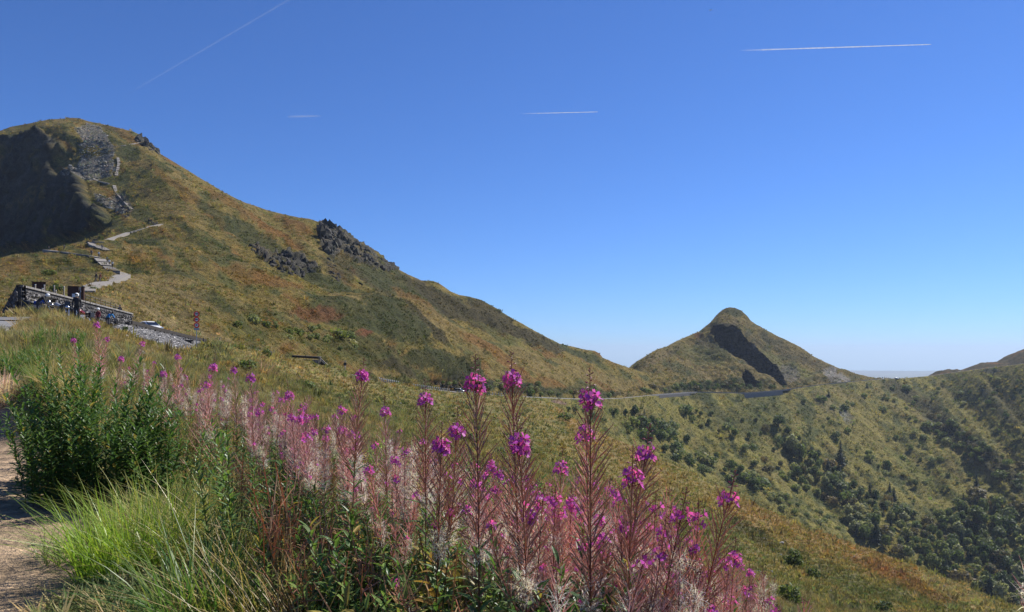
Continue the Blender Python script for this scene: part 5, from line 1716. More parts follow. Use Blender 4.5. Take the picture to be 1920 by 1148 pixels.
# ------------------------------------------------------------------ stone wall with its wing, and the cobbled apron
def wall_thing():
    A = P(40, 583, 56); Bp = P(248, 616, 86)
    root = empty('stone_wall', A, 0, 'dark rubble stone wall sloping down beside the road on the left', 'wall')
    def top(t):
        px = 40 + (248 - 40) * t; Y = 56 * (86 / 56) ** t
        return P(px, 535 + (588 - 535) * t ** 1.02, Y)
    n = 24
    pts = [top(i / n) for i in range(n + 1)]
    d = (pts[-1] - pts[0]); d.z = 0; d.normalize()
    out = Vector((d.y, -d.x, 0))
    if out.x < 0: out = -out
    def ground(p):
        t = (p - A); return P(40, 583, 56).z - 1.2
    m = MB()
    for i in range(n):
        a, b = pts[i] - A, pts[i + 1] - A
        za, zb = -1.6, -1.6
        vs = []
        for p, z in ((a, za), (b, zb)):
            for s in (0, -.28):
                q = p + out * s
                vs += [Vector((q.x, q.y, z)), Vector((q.x, q.y, q.z - .12))]
        m.add(vs, [(0, 4, 5, 1), (3, 7, 6, 2), (1, 5, 7, 3)])
        if i == 0: m.add(vs[:4], [(0, 1, 3, 2)])
        if i == n - 1: m.add(vs[4:], [(0, 2, 3, 1)])
    m.col = (.8, .8, .8)
    m.c = [(.55, .55, .55)] * len(m.c)
    m.build('masonry', M_basalt, root, colored=True)
    # coping slabs
    for i in range(n):
        a, b = pts[i] - A, pts[i + 1] - A
        c = MB()
        L = (b - a).length
        t = (b - a).normalized()
        x = t; y = out; z = x.cross(y)
        if z.z < 0: z = -z
        rot = Matrix((x, y, z)).transposed()
        c.box((0, 0, 0), (L * .97, .46, .14), rot, col=(1.9, 1.85, 1.75))
        o = c.build('coping_stone', M_basalt, root, colored=True)
        o.location = (a + b) / 2 + out * -.12 + Vector((0, 0, -.05))
    # rubble face: stones proud of the mortar
    rnd = random.Random(31)
    s = MB()
    Lw = (pts[-1] - pts[0]).length
    u = 0
    row = 0
    zlev = -1.5
    while zlev < 3.6:
        hgt = rnd.uniform(.20, .34)
        u = rnd.uniform(0, .3)
        while u < Lw - .2:
            w = rnd.uniform(.18, .55)
            t = (u + w / 2) / Lw
            i = min(n - 1, int(t * n)); f = t * n - i
            if i >= n: break
            q = pts[i].lerp(pts[i + 1], f) - A
            if zlev + hgt < q.z - .22 and zlev > -1.7:
                vs, fs = chunk(rnd, (w * .56, .15 * rnd.uniform(.5, 1.5), hgt * .62 * rnd.uniform(.75, 1.15)), 1)
                rot = Matrix((d, out, Vector((0, 0, 1)))).transposed() @ Euler((rnd.uniform(-.2, .2), rnd.uniform(-.4, .4), rnd.uniform(-.1, .1))).to_matrix()
                g = math.exp(rnd.gauss(0, .45))
                c0 = Vector((q.x, q.y, zlev + hgt / 2 + rnd.uniform(-.07, .07))) + out * .03
                s.add([rot @ v + c0 for v in vs], fs, (g * 1.1, g * 1.08, g * 1.05))
            u += w * rnd.uniform(.95, 1.1)
        zlev += hgt * .95
    o = s.build('rubble_stones', M_basalt, root, colored=True)
    o['kind'] = 'stuff'
    # wing that slopes down to the left
    w = MB()
    c0, c1 = P(40, 535, 56) - A, P(13, 583, 57.5) - A
    t = (c1 - c0); t.z = 0; t.normalize()
    sd = Vector((-t.y, t.x, 0)) * .3
    vs = []
    for sg in (1, -1):
        vs += [c0 + sd * sg, c1 + sd * sg, Vector((c1.x, c1.y, -2.5)) + sd * sg, Vector((c0.x, c0.y, -2.5)) + sd * sg]
    w.add(vs, [(0, 1, 2, 3), (7, 6, 5, 4), (4, 5, 1, 0), (5, 6, 2, 1)], (.7, .7, .72))
    for k in range(260):
        a_, b_ = rnd.random(), rnd.random()
        top_z = c0.z + (c1.z - c0.z) * a_
        z = -1.6 + (top_z - .15 + 1.6) * b_
        q = c0.lerp(c1, a_); q.z = z
        nrm_ = sd.normalized() if sd.dot(-P(27, 560, 53)) > 0 else -sd.normalized()
        vs, fs = chunk(rnd, (.24 * rnd.uniform(.6, 1.3), .1, .15 * rnd.uniform(.6, 1.2)), 1)
        rot = Matrix((t, nrm_, Vector((0, 0, 1)))).transposed()
        g = math.exp(rnd.gauss(-.1, .35))
        w.add([rot @ v + q + nrm_ * .31 for v in vs], fs, (g, g, g))
    w.build('wing_wall', M_basalt, root, colored=True)
    # drain openings: solid black blocks, the shade inside the holes put into colour
    for px, py, Y, ww, hh in ((237.5, 611, 84.0, .30, .55), (213, 606, 80.2, .32, .62)):
        q = P(px, py, Y) - A
        b = MB()
        rot = Matrix((d, out, Vector((0, 0, 1)))).transposed()
        b.box((0, 0, 0), (ww, .3, hh), rot)
        o = b.build('drain_opening', M_black, root)
        o.location = q + out * .12
        f = MB()
        for sx in (-1, 1):
            f.box(rot @ Vector((sx * (ww / 2 + .06), .05, 0)), (.1, .34, hh + .2), rot)
        f.box(rot @ Vector((0, .05, hh / 2 + .06)), (ww + .22, .34, .1), rot)
        fo = f.build('drain_frame', M_basalt, o, colored=True)
    return root
wall_thing()

def apron():
    """cobbled apron below the end of the wall, sunlit"""
    c = {'tl': P(232, 609, 85), 'tr': P(386, 641, 103), 'br': P(345, 660, 85), 'bl': P(192, 621, 66)}
    root = empty('stone_apron', c['bl'], 0, 'pale cobbled stone apron in the sun below the end of the wall', 'stone paving')
    A = c['bl']
    def at(u, v):
        lo = c['bl'].lerp(c['br'], u); hi = c['tl'].lerp(c['tr'], u)
        return lo.lerp(hi, v) - A
    n = 14
    m = MB()
    g = [[at(i / n, j / 6) for i in range(n + 1)] for j in range(7)]
    vs = [q for r in g for q in r]
    fs = [(j * (n + 1) + i, j * (n + 1) + i + 1, (j + 1) * (n + 1) + i + 1, (j + 1) * (n + 1) + i) for j in range(6) for i in range(n)]
    m.add(vs, fs, (.5, .5, .5))
    low = [at(i / n, 0) for i in range(n + 1)]
    for i in range(n):
        a, b = low[i], low[i + 1]
        m.add([a, b, b - Vector((0, 0, 2.5)), a - Vector((0, 0, 2.5))], [(0, 1, 2, 3)], (.5, .5, .5))
    m.build('bedding', M_pale, root, colored=True)
    rnd = random.Random(5)
    s = MB()
    nu, nv = 92, 34
    for j in range(nv):
        for i in range(nu):
            u, v = (i + rnd.uniform(.2, .8)) / nu, (j + rnd.uniform(.2, .8)) / nv
            q = at(u, v)
            vs, fs = chunk(rnd, (.20 * rnd.uniform(.5, 1.4), .27 * rnd.uniform(.5, 1.4), .12 * rnd.uniform(.5, 1.5)), 1)
            rot = Euler((rnd.uniform(-.35, .35), rnd.uniform(-.35, .35), rnd.uniform(0, 6.28))).to_matrix()
            k = math.exp(rnd.gauss(-.12, .40))
            s.add([rot @ w + q + Vector((0, 0, .06)) for w in vs], fs, (k, k, k))
    o = s.build('cobbles', M_pale, root, colored=True)
    o['kind'] = 'stuff'
    # box shaped drain inlet near the lower end, its inner shade a black block
    q = P(353, 640, 93) - A
    b = MB()
    b.box((0, 0, -.35), (.75, .5, .75)); 
    o = b.build('drain_inlet', M_black, root); o.location = q
    f = MB()
    f.box((-.44, 0, -.1), (.14, .6, .9)); f.box((.44, 0, -.2), (.14, .6, .8)); f.box((0, 0, .09), (1.02, .62, .12))
    f.build('inlet_frame', M_basalt, o, colored=True)
apron()

def rail(name, p0, p1, n, h, th, label, cat, mat, post_mat, post_h=None, group=None, extra=0):
    """beam on posts between two points"""
    root = empty(name, p0, 0, label, cat, group)
    d = p1 - p0
    m = MB()
    x = d.normalized(); y = Vector((-x.y, x.x, 0)).normalized(); z = x.cross(y)
    rot = Matrix((x, y, z)).transposed()
    m.box(d / 2 + Vector((0, 0, h)), (d.length, .14, th), rot)
    m.build('beam', mat, root)
    for i in range(n):
        q = d * (i + .5) / n
        b = MB()
        b.box((0, 0, (h - 1.0) / 2), (.16, .16, h + 1.0))
        b.build('post', post_mat, root).location = q
    return root
rail('guard_rail', P(247, 612, 84.5), P(388, 646, 101), 9, .42, .36, 'dark timber guard rail along the top of the cobbled apron', 'guard rail', M_dark, M_dark)
rail('guard_rail', P(457, 657, 128), P(481, 661, 134), 3, .45, .35, 'short dark guard rail in the grass right of the signs', 'guard rail', M_dark, M_dark)
rail('guard_rail', P(496, 667, 137), P(510, 669, 141), 2, .7, .5, 'stub of dark guard rail behind the shrub', 'guard rail', M_dark, M_dark)

def parapet():
    A = P(560, 689, 168)
    root = empty('wooden_parapet', A + Vector((0, 0, .5)), 0, 'low grey headwall with a dark timber rail and a slanting beam below the mountain', 'parapet')
    m = MB()
    a, b = P(548, 673, 172) - A, P(602, 676, 168) - A
    x = (b - a).normalized(); y = Vector((-x.y, x.x, 0)).normalized()
    rot = Matrix((x, y, x.cross(y))).transposed()
    m.box((a + b) / 2, ((b - a).length, .35, .38), rot); m.build('beam', M_dark, root)
    m = MB(); m.box((a + b) / 2 + Vector((0, .1, .27)), ((b - a).length * .98, .5, .12), rot); m.build('coping', M_wood, root)
    m = MB()
    c0, c1 = P(568, 684, 170.5) - A, P(598, 685, 168.6) - A
    m.box((c0 + c1) / 2 + Vector((0, .3, -.3)), ((c1 - c0).length, .4, 1.9), rot, col=(1.2, 1.2, 1.2)); m.build('headwall', M_pale, root, colored=True)
    m = MB(); p = P(599, 682, 167.8) - A; m.box(p + Vector((0, 0, -.3)), (.3, .3, 2.4)); m.build('post', M_wood, root)
    m = MB(); c0, c1 = P(600, 676, 167.5) - A, P(617, 692, 164) - A
    m.tube([c0, c1], .16, 4); m.build('slanting_beam', M_wood, root)
    m = MB(); q0, q1, q2 = P(600, 679, 168.5) - A, P(612, 690, 166) - A, P(600, 691, 168) - A
    m.add([q0, q1, q2, q0 + Vector((0, .3, 0)), q1 + Vector((0, .3, 0)), q2 + Vector((0, .3, 0))], [(0, 1, 2), (5, 4, 3), (0, 3, 4, 1), (1, 4, 5, 2), (2, 5, 3, 0)])
    m.build('side_board', M_black, root)
parapet()

for i, (px, py0, py1, Y, lab) in enumerate([(455, 646, 656, 126, 'thin fence post in the grass left of the short guard rail'), (513.5, 657, 672, 140, 'pale fence post between the shrub and the headwall'), (540, 666, 676, 160, 'short dark fence post just left of the headwall'),
                             (381, 634, 647, 96, 'short dark post at the lower end of the apron rail'), (412, 634, 648, 104, 'thin grey fence post right of the signs'), (636, 683, 697, 196, 'leaning brown post left of the back-turned round sign')]):
    p = P(px, py1, Y)
    root = empty('fence_post', p - Vector((0, 0, .25)), 0, lab, 'fence post', 'fence posts along the road edge')
    h = (py1 - py0) / F * Y + .25
    m = MB(); m.tube([(0, 0, 0), (.03, 0, h)], [.085, .07], 6); m.build('post', M_wood if i in (1, 4) else M_dark, root)
    m = MB(); m.tube([(.03, 0, h), (.032, 0, h + .05)], [.09, .05], 6); m.build('cap', M_wood, root)

# road signs: three round prohibition plates on one pole
def disc_sign(root, z, r, kind, nrm):
    x = Vector((-nrm.y, nrm.x, 0)).normalized() * -1
    if x.x < 0: x = -x
    up = Vector((0, 0, 1))
    c = nrm * .07 + Vector((0, 0, z))
    m = MB(); m.disc(c, r, nrm, 24, .03); plate = m.build('sign_plate', M_white, root)
    # red rim as a ring standing proud
    m = MB()
    n = 28
    vs, fs = [], []
    for i in range(n):
        a = 2 * math.pi * i / n
        dvec = x * math.cos(a) + up * math.sin(a)
        vs += [c + nrm * .022 + dvec * r * 1.0, c + nrm * .022 + dvec * r * .60]
    fs = [(2 * i, 2 * ((i + 1) % n), 2 * ((i + 1) % n) + 1, 2 * i + 1) for i in range(n)]
    m.add(vs, fs); m.build('rim', M_red, plate)
    m = MB()
    o = c + nrm * .026
    def rect(x0, x1, y0, y1):
        m.add([o + x * x0 * r + up * y0 * r, o + x * x1 * r + up * y0 * r, o + x * x1 * r + up * y1 * r, o + x * x0 * r + up * y1 * r], [(0, 1, 2, 3)])
    if kind == 'coach':
        rect(-.5, .5, -.14, .24); rect(-.36, -.2, -.26, -.14); rect(.2, .36, -.26, -.14)
    elif kind == 'lorry':
        rect(-.48, .16, -.12, .30); rect(.19, .46, -.12, .14); rect(-.36, -.2, -.25, -.12); rect(.2, .36, -.25, -.12)
    else:
        rect(-.34, .22, -.12, .30); rect(.22, .46, -.12, -.04); rect(-.16, .04, -.26, -.12)
    m.build('pictogram', M_black, plate)
def signpost():
    base = P(368.5, 646, 90)
    root = empty('road_sign', base - Vector((0, 0, .3)), 0, 'grey pole with three round red rimmed prohibition signs one above another', 'road sign')
    nrm = Vector((.42, -.9, 0)).normalized()
    zt = (646 - 583) / F * 90 + .3
    m = MB(); m.tube([(0, 0, 0), (0, 0, zt)], .055, 8); m.build('pole', M_grey, root)
    for py, k in ((589, 'coach'), (599.5, 'lorry'), (610, 'caravan')):
        disc_sign(root, (646 - py) / F * 90 + .3, .315, k, nrm)
    m = MB()
    x = Vector((-nrm.y, nrm.x, 0))
    rot = Matrix((x, nrm, Vector((0, 0, 1)))).transposed()
    m.box(nrm * .07 + Vector((0, 0, (646 - 617) / F * 90 + .3)), (.55, .03, .26), rot); m.build('small_plate', M_grey, root)
signpost()
def backsign():
    base = P(647, 697, 205)
    root = empty('road_sign', base, 0, 'back of a round road sign on a post left of the double headed fireweed', 'road sign')
    m = MB(); m.tube([(0, 0, -.3), (0, 0, 3.0)], .07, 6); m.build('pole', M_grey, root)
    m = MB(); m.disc((0, -.1, 1.95), .42, (.2, -1, 0), 20, .04); m.build('sign_plate', M_black, root)
    m = MB(); m.tube([(-.35, -.05, 2.8), (.3, -.05, 2.55)], .06, 5); m.tube([(-.3, -.05, 2.35), (.35, -.05, 2.7)], .06, 5); m.build('bracket', M_grey, root)
    m = MB(); m.box((0, -.1, 1.3), (.4, .04, .22)); m.build('small_plate', M_white, root)
backsign()

# information panels behind the wall
def panel(px, pyb, pyt, Y, w, label, sheet=None, edge=False):
    base = P(px, pyb, Y)
    root = empty('information_panel', base, 0, label, 'information panel')
    h = (pyb - pyt) / F * Y
    rot = Euler((0, 0, .45)).to_matrix()
    m = MB(); m.box((0, 0, h * .5), (w, .10, h), rot); m.build('board', M_rust, root)
    for s in (-1, 1):
        m = MB(); m.box(rot @ Vector((s * (w / 2 - .05), .09, -.3)), (.09, .06, 1.8), rot); m.build('leg', M_rust, root)
    m = MB(); m.box((0, 0, h + .02), (w + .06, .14, .04), rot); m.build('cap_rail', M_rust, root)
    if sheet:
        sx, sz, sw, sh = sheet
        m = MB(); m.box(rot @ Vector((sx, -.065, sz)), (sw, .02, sh), rot); m.build('notice', M_white, root)
    if edge:
        e = MB(); e.box(rot @ Vector((w / 2 + .12, 0, h * .5)), (.2, .1, h * 1.02), rot); eo = e.build('side_strip', M_rust, root)
        rnd = random.Random(3)
        q = MB()
        for k in range(9):
            q.box(rot @ Vector((w / 2 + .10 + rnd.uniform(-.03, .05), -.062, h * (.1 + .1 * k))), (rnd.uniform(.05, .1), .012, .07), rot)
        q.build('cut_out', M_white, eo)
panel(73, 548, 529.5, 66, 1.0, 'plain rusty steel panel behind the high end of the wall')
panel(137.5, 560, 537.5, 76, .95, 'rusty steel panel with a white notice, next to the round column', (.05, .3, .32, .32), True)
def totem():
    base = P(155.5, 562, 77)
    root = empty('steel_column', base, 0, 'slim rusty steel column standing beside the panel with the notice', 'column')
    m = MB(); m.tube([(0, 0, -.5), (0, 0, 1.22)], .15, 12); m.build('shaft', M_rust, root)
    m = MB(); m.tube([(0, 0, 1.22), (0, 0, 1.26), (0, 0, 1.33)], [.18, .18, .06], 12); m.build('cap', M_black, root)
    m = MB(); m.box((-.24, -.02, .55), (.06, .06, 1.3)); m.build('pale_strip', M_wood, root)
totem()
for k, (px, py, Y, h) in enumerate([(66, 541, 64.5, .3), (79.5, 544, 65, .12), (83, 543.5, 65.5, .38), (101.5, 549, 70, .6), (104.5, 551, 70, .3), (120, 556, 74, .9)]):
    p = P(px, py, Y)
    root = empty('marker_post', p - Vector((0, 0, .6)), 0, ['short pale post in front of the plain panel', 'stub of a pale post left of its taller twin', 'pale post at the right foot of the plain panel', 'tallest pale post in the gap between the panels', 'leaning pale post beside the tallest one', 'thin pale post left of the panel with the notice'][k], 'post', 'pale posts behind the wall')
    m = MB(); m.box((0, 0, h / 2 + .3), (.09, .09, h + .6)); m.build('post', M_wood, root)
    m = MB(); m.box((0, 0, h + .61), (.11, .11, .03)); m.build('cap', M_white, root)
def wire_fence():
    A = P(158, 566, 71)
    root = empty('wire_fence', A, 0, 'low wire fence with thin posts along the top of the wall', 'fence')
    q = []
    for i in range(8):
        t = i / 7
        p = P(160 + 66 * t, 563 + 20 * t, 71 + 12 * t) - A
        q.append(p)
        m = MB(); m.tube([p - Vector((0, 0, .4)), p + Vector((0, 0, .55))], .025, 5); m.build('post', M_dark, root)
    for z in (.5, .25):
        m = MB(); m.tube([p + Vector((0, 0, z)) for p in q], .012, 4); m.build('wire', M_grey, root)
wire_fence()

# ------------------------------------------------------------------ far road: bollards, parapet, retaining wall
body = MB(); body.box((0, 0, .35), (.36, .36, 1.1), taper=.9)
cap_ = MB(); cap_.box((0, 0, .72), (.39, .39, .42), taper=.8)
me_b, me_c = body.mesh('shaft'), cap_.mesh('white_top')
me_b.materials.append(M_pale if False else M_conc); me_c.materials.append(M_white)
for i, t in enumerate(np.concatenate([np.linspace(0, 1, 34), np.linspace(1.2, 1.92, 18)])):
    px = 711 + 131 * t
    py, Y = rl(px)
    r_ = empty('bollard', P(px, py, Y + .3) + Vector((0, 0, .45)), 0, f'{i + 1}{"st" if i % 10 == 0 and i != 10 else "nd" if i % 10 == 1 and i != 11 else "rd" if i % 10 == 2 and i != 12 else "th"} white topped stone bollard from the left end of the roadside row', 'bollard', 'white topped bollards along the road edge')
    put('shaft', me_b, parent=r_); put('white_top', me_c, parent=r_)

def strip_wall(name, pxs, up, down, off, mat, label, cat, th=.5):
    pxs = np.array(pxs, float)
    py, Y = rl(pxs)
    Y = Y + off
    A = P(pxs[0], py[0], Y[0])
    root = empty(name, A, 0, label, cat)
    for i in range(len(pxs) - 1):
        m = MB()
        a, b = P(pxs[i], py[i], Y[i]) - A, P(pxs[i + 1], py[i + 1], Y[i + 1]) - A
        vs = []
        for p in (a, b):
            for dy in (0, th):
                vs += [p + Vector((0, dy, -down)), p + Vector((0, dy, up))]
        m.add(vs, [(0, 4, 5, 1), (3, 7, 6, 2), (1, 5, 7, 3), (0, 1, 3, 2), (4, 6, 7, 5)], (1, 1, 1))
        m.build('wall_section', mat, root, colored=True)
strip_wall('roadside_parapet', np.arange(1222, 1664, 17), .75, .9, -1.7, M_pale, 'long low stone parapet on the road below the pointed peak', 'parapet')
strip_wall('retaining_wall', np.arange(1396, 1480, 12), -.3, 6.0, -2.4, M_pale, 'grey retaining wall carrying the road across the gully below the peak', 'retaining wall')
strip_wall('retaining_wall', np.arange(1236, 1300, 12), -.3, 3.2, -2.4, M_basalt, 'dark low retaining wall left of the gully', 'retaining wall')

# ------------------------------------------------------------------ vehicles
def loft_car(root, L, W, Hh, prof, mat, glass_z, hatch=True):
    """body from a side profile with rounded sections, glass set into it, wheels, lights"""
    n = len(prof)
    secs = []
    for (x, z0, z1, w) in prof:
        ring = []
        for yy, zz in ((-1, .0), (-1, .55), (-.93, .82), (-.62, 1.0), (.62, 1.0), (.93, .82), (1, .55), (1, .0)):
            ring.append(Vector((x, yy * w, z0 + (z1 - z0) * zz)))
        secs.append(ring)
    m = MB()
    k = 8
    vs = [v for r in secs for v in r]
    fs = [(i * k + j, i * k + (j + 1) % k, (i + 1) * k + (j + 1) % k, (i + 1) * k + j) for i in range(n - 1) for j in range(k)]
    fs += [tuple(range(k - 1, -1, -1)), tuple((n - 1) * k + j for j in range(k))]
    m.add(vs, fs)
    return m
def car(name, loc, rz, mat, label, cat, group=None, scale=1.0, van=False):
    root = empty(name, loc, rz, label, cat, group)
    root.scale = (scale,) * 3
    if van:
        low = [(-2.2, .35, .95, .80), (-2.1, .3, 1.0, .9), (0, .28, 1.02, .92), (1.2, .28, 1.0, .92), (2.0, .3, .88, .88), (2.25, .36, .7, .75)]
        cab = [(-2.12, .95, 1.0, .84), (-1.95, .95, 1.72, .78), (-.8, .98, 1.80, .80), (.45, .98, 1.78, .79), (1.25, .98, 1.02, .84)]
    else:
        low = [(-1.95, .35, .85, .72), (-1.85, .28, .95, .82), (-.6, .26, .96, .85), (.8, .26, .94, .85), (1.6, .28, .82, .82), (1.95, .34, .62, .66)]
        cab = [(-1.85, .9, .96, .76), (-1.45, .92, 1.38, .66), (-.5, .93, 1.46, .67), (.2, .93, 1.42, .66), (.95, .92, .96, .76)]
    loft_car(root, 0, 0, 0, low, mat, 0).build('body', mat, root, smooth=False)
    loft_car(root, 0, 0, 0, cab, mat, 0).build('cabin', mat, root, smooth=False)
    # glass: side panes, windscreen, rear window, slightly proud of the cabin
    def pane(nm, pts):
        m = MB(); m.add([Vector(p) for p in pts], [tuple(range(len(pts)))]); m.build(nm, M_glass, root)
    zt, zb = (1.62, 1.05) if van else (1.30, .97)
    xs = (-1.8, -.75, .4, 1.05) if van else (-1.4, -.55, .18, .78)
    wy = .86 if van else .78
    for s in (-1, 1):
        for a, b in ((xs[0], xs[1] - .04), (xs[1] + .04, xs[2] + .1)):
            sl = .3 if b > xs[1] else 0
            pane('side_window', [(a, s * (wy + .0), zb), (b + sl * .6, s * wy, zb), (b - .1, s * (wy - .035), zt), (a + .08, s * (wy - .035), zt)][::s])
    c = cab
    f0, f1 = c[-1], c[-2]
    pane('windscreen', [(f0[0] + .02, -.66, f0[2] + .02), (f0[0] + .02, .66, f0[2] + .02), (f1[0] + .06, .55, f1[2] - .04), (f1[0] + .06, -.55, f1[2] - .04)])
    b0, b1 = c[0], c[1]
    pane('rear_window', [(b0[0] - .01, .6, b0[2] + .04), (b0[0] - .01, -.6, b0[2] + .04), (b1[0] - .05, -.52, b1[2] - .06), (b1[0] - .05, .52, b1[2] - .06)])
    for x in (-1.3, 1.25):
        for s in (-1, 1):
            w = MB(); w.tube([(x, s * .66, .31), (x, s * .90, .31)], .31, 16); wo = w.build('wheel', M_rubber, root)
            w = MB(); w.tube([(x, s * .88, .31), (x, s * .912, .31)], .19, 12); w.build('rim', M_grey, wo)
    hx = low[-1][0] - .04
    for s in (-1, 1):
        w = MB(); w.box((hx - .05, s * .55, .66), (.16, .26, .12)); w.build('headlight', M_steel, root)
        w = MB(); w.box((low[0][0] + .02, s * .6, .78), (.1, .2, .12)); w.build('tail_light', M_red, root)
    w = MB(); w.box((hx + .02, 0, .42), (.06, .9, .16)); w.build('grille', M_black, root)
    return root
M_cwhite = simple_mat('white_car_paint', (.74, .74, .73), .25, var=.03, scale=2, spec=.6)
M_csilver = simple_mat('silver_car_paint', (.42, .43, .44), .3, metal=.4, var=.03, scale=2, spec=.6)
car('parked_car', P(281, 625.5, 93), math.radians(-40), M_cwhite, 'white parked car below the guard rail at the stone apron', 'car')
py_, Y_ = rl(861)
car('silver_van', P(861, py_, Y_) + Vector((0, 3.6, .15)), math.radians(-18), M_csilver, 'silver van driving on the road behind the fireweed', 'van', van=True)
car('camper_van', P(1681, 711, 1016), math.radians(8), M_cwhite, 'tiny white van parked on the saddle of the pass', 'van', van=True, scale=1.15)
car('parked_car', P(1697, 710.5, 1020), math.radians(60), M_cwhite, 'tiny white car on the pass right of the white van', 'car')
r_ = empty('road_sign', P(1654.5, 712, 1004), 0, 'tiny dark sign on a post at the saddle of the pass', 'road sign')
m = MB(); m.tube([(0, 0, -.4), (0, 0, 2.4)], .12, 6); m.build('pole', M_grey, r_)
m = MB(); m.box((0, -.08, 2.6), (1.5, .12, 1.0)); m.build('sign_plate', M_dark, r_)

def motorcycle(loc, rz, paint, label):
    root = empty('motorcycle', loc, rz, label, 'motorcycle', 'motorcycles parked by the wall')
    for x in (-.72, .74):
        t = MB()
        ring = [Vector((x + .29 * math.cos(a), 0, .31 + .29 * math.sin(a))) for a in np.linspace(0, 2 * math.pi, 17)]
        t.tube(ring, .062, 6, False); w = t.build('wheel', M_rubber, root)
        t = MB(); t.tube([(x, -.05, .31), (x, .05, .31)], .2, 14); t.build('rim', M_grey, w)
    t = MB(); t.tube([(-.45, 0, .80), (-.1, 0, .84), (.2, 0, .95), (.42, 0, .86)], [.10, .15, .19, .10], 8); t.build('fuel_tank', paint, root, smooth=True)
    t = MB(); t.box((0.02, 0, .48), (.55, .34, .40), taper=.8); t.box((-.2, 0, .62), (.5, .2, .14)); t.build('engine', M_grey, root)
    t = MB(); t.tube([(-.92, 0, .93), (-.6, 0, .84), (-.2, 0, .82)], [.11, .15, .12], 8); t.build('seat', M_black, root, smooth=True)
    for s in (-1, 1):
        t = MB(); t.tube([(.74, s * .09, .31), (.5, s * .09, .98)], .028, 6); t.build('fork', M_steel, root)
        t = MB(); t.box((-.72, s * .30, .70), (.48, .20, .36), taper=.85); t.build('pannier', M_black, root)
        t = MB(); t.tube([(.42, s * .36, 1.12), (.5, s * .46, 1.28)], .012, 4); t.disc((.5, s * .47, 1.3), .06, (-1, 0, 0), 10, .02); t.build('mirror', M_black, root)
    t = MB(); t.tube([(.34, -.40, 1.06), (.46, -.2, 1.08), (.46, .2, 1.08), (.34, .40, 1.06)], .02, 6); t.build('handlebar', M_black, root)
    t = MB(); t.blob((.66, 0, .92), (.10, .15, .13), 10, 8); t.build('headlight', M_steel, root, smooth=True)
    t = MB(); t.add([Vector((.68, -.2, .98)), Vector((.68, .2, .98)), Vector((.46, .15, 1.36)), Vector((.46, -.15, 1.36))], [(0, 1, 2, 3)]); t.build('windscreen', M_glass, root)
    t = MB(); t.tube([(.1, -.18, .36), (-.4, -.2, .34), (-.95, -.22, .5)], [.04, .05, .07], 8); t.build('exhaust', M_steel, root)
M_mblue = simple_mat('blue_paint', (.02, .07, .30), .25, var=.05, scale=3)
M_mred = simple_mat('dark_red_paint', (.16, .012, .02), .25, var=.05, scale=3)
motorcycle(P(126, 602, 55.5), math.radians(-60), M_black, 'black motorcycle with a bright headlight in front of the wall')
motorcycle(P(72, 591, 55), math.radians(25), M_mblue, 'dark blue motorcycle at the high end of the wall')
motorcycle(P(152, 608, 58), math.radians(-100), M_mred, 'dark motorcycle beside the biker with the white helmet')
motorcycle(P(110, 596, 57), math.radians(160), M_csilver, 'silver motorcycle between the black and the dark blue one')

# ------------------------------------------------------------------ people
def cloth_mat(shirt, trouser, skin, zs):
    m, nt, out = new_mat('clothing')
    tc = N(nt, 'ShaderNodeTexCoord'); sp = N(nt, 'ShaderNodeSeparateXYZ')
    nt.links.new(tc.outputs['Object'], sp.inputs[0])
    dv = N(nt, 'ShaderNodeMath', operation='DIVIDE'); dv.inputs[1].default_value = 2.0
    nt.links.new(sp.outputs['Z'], dv.inputs[0])
    r = ramp(nt, dv.outputs[0], [(0, (.03, .028, .026)), (zs[0] / 2, trouser), (zs[1] / 2, shirt), (zs[2] / 2, skin)])
    r.color_ramp.interpolation = 'CONSTANT'
    b = N(nt, 'ShaderNodeBsdfPrincipled'); b.inputs['Roughness'].default_value = .8
    nt.links.new(r.outputs[0], b.inputs['Base Color']); nt.links.new(b.outputs[0], out.inputs[0])
    return m
SKIN = (.42, .24, .16)
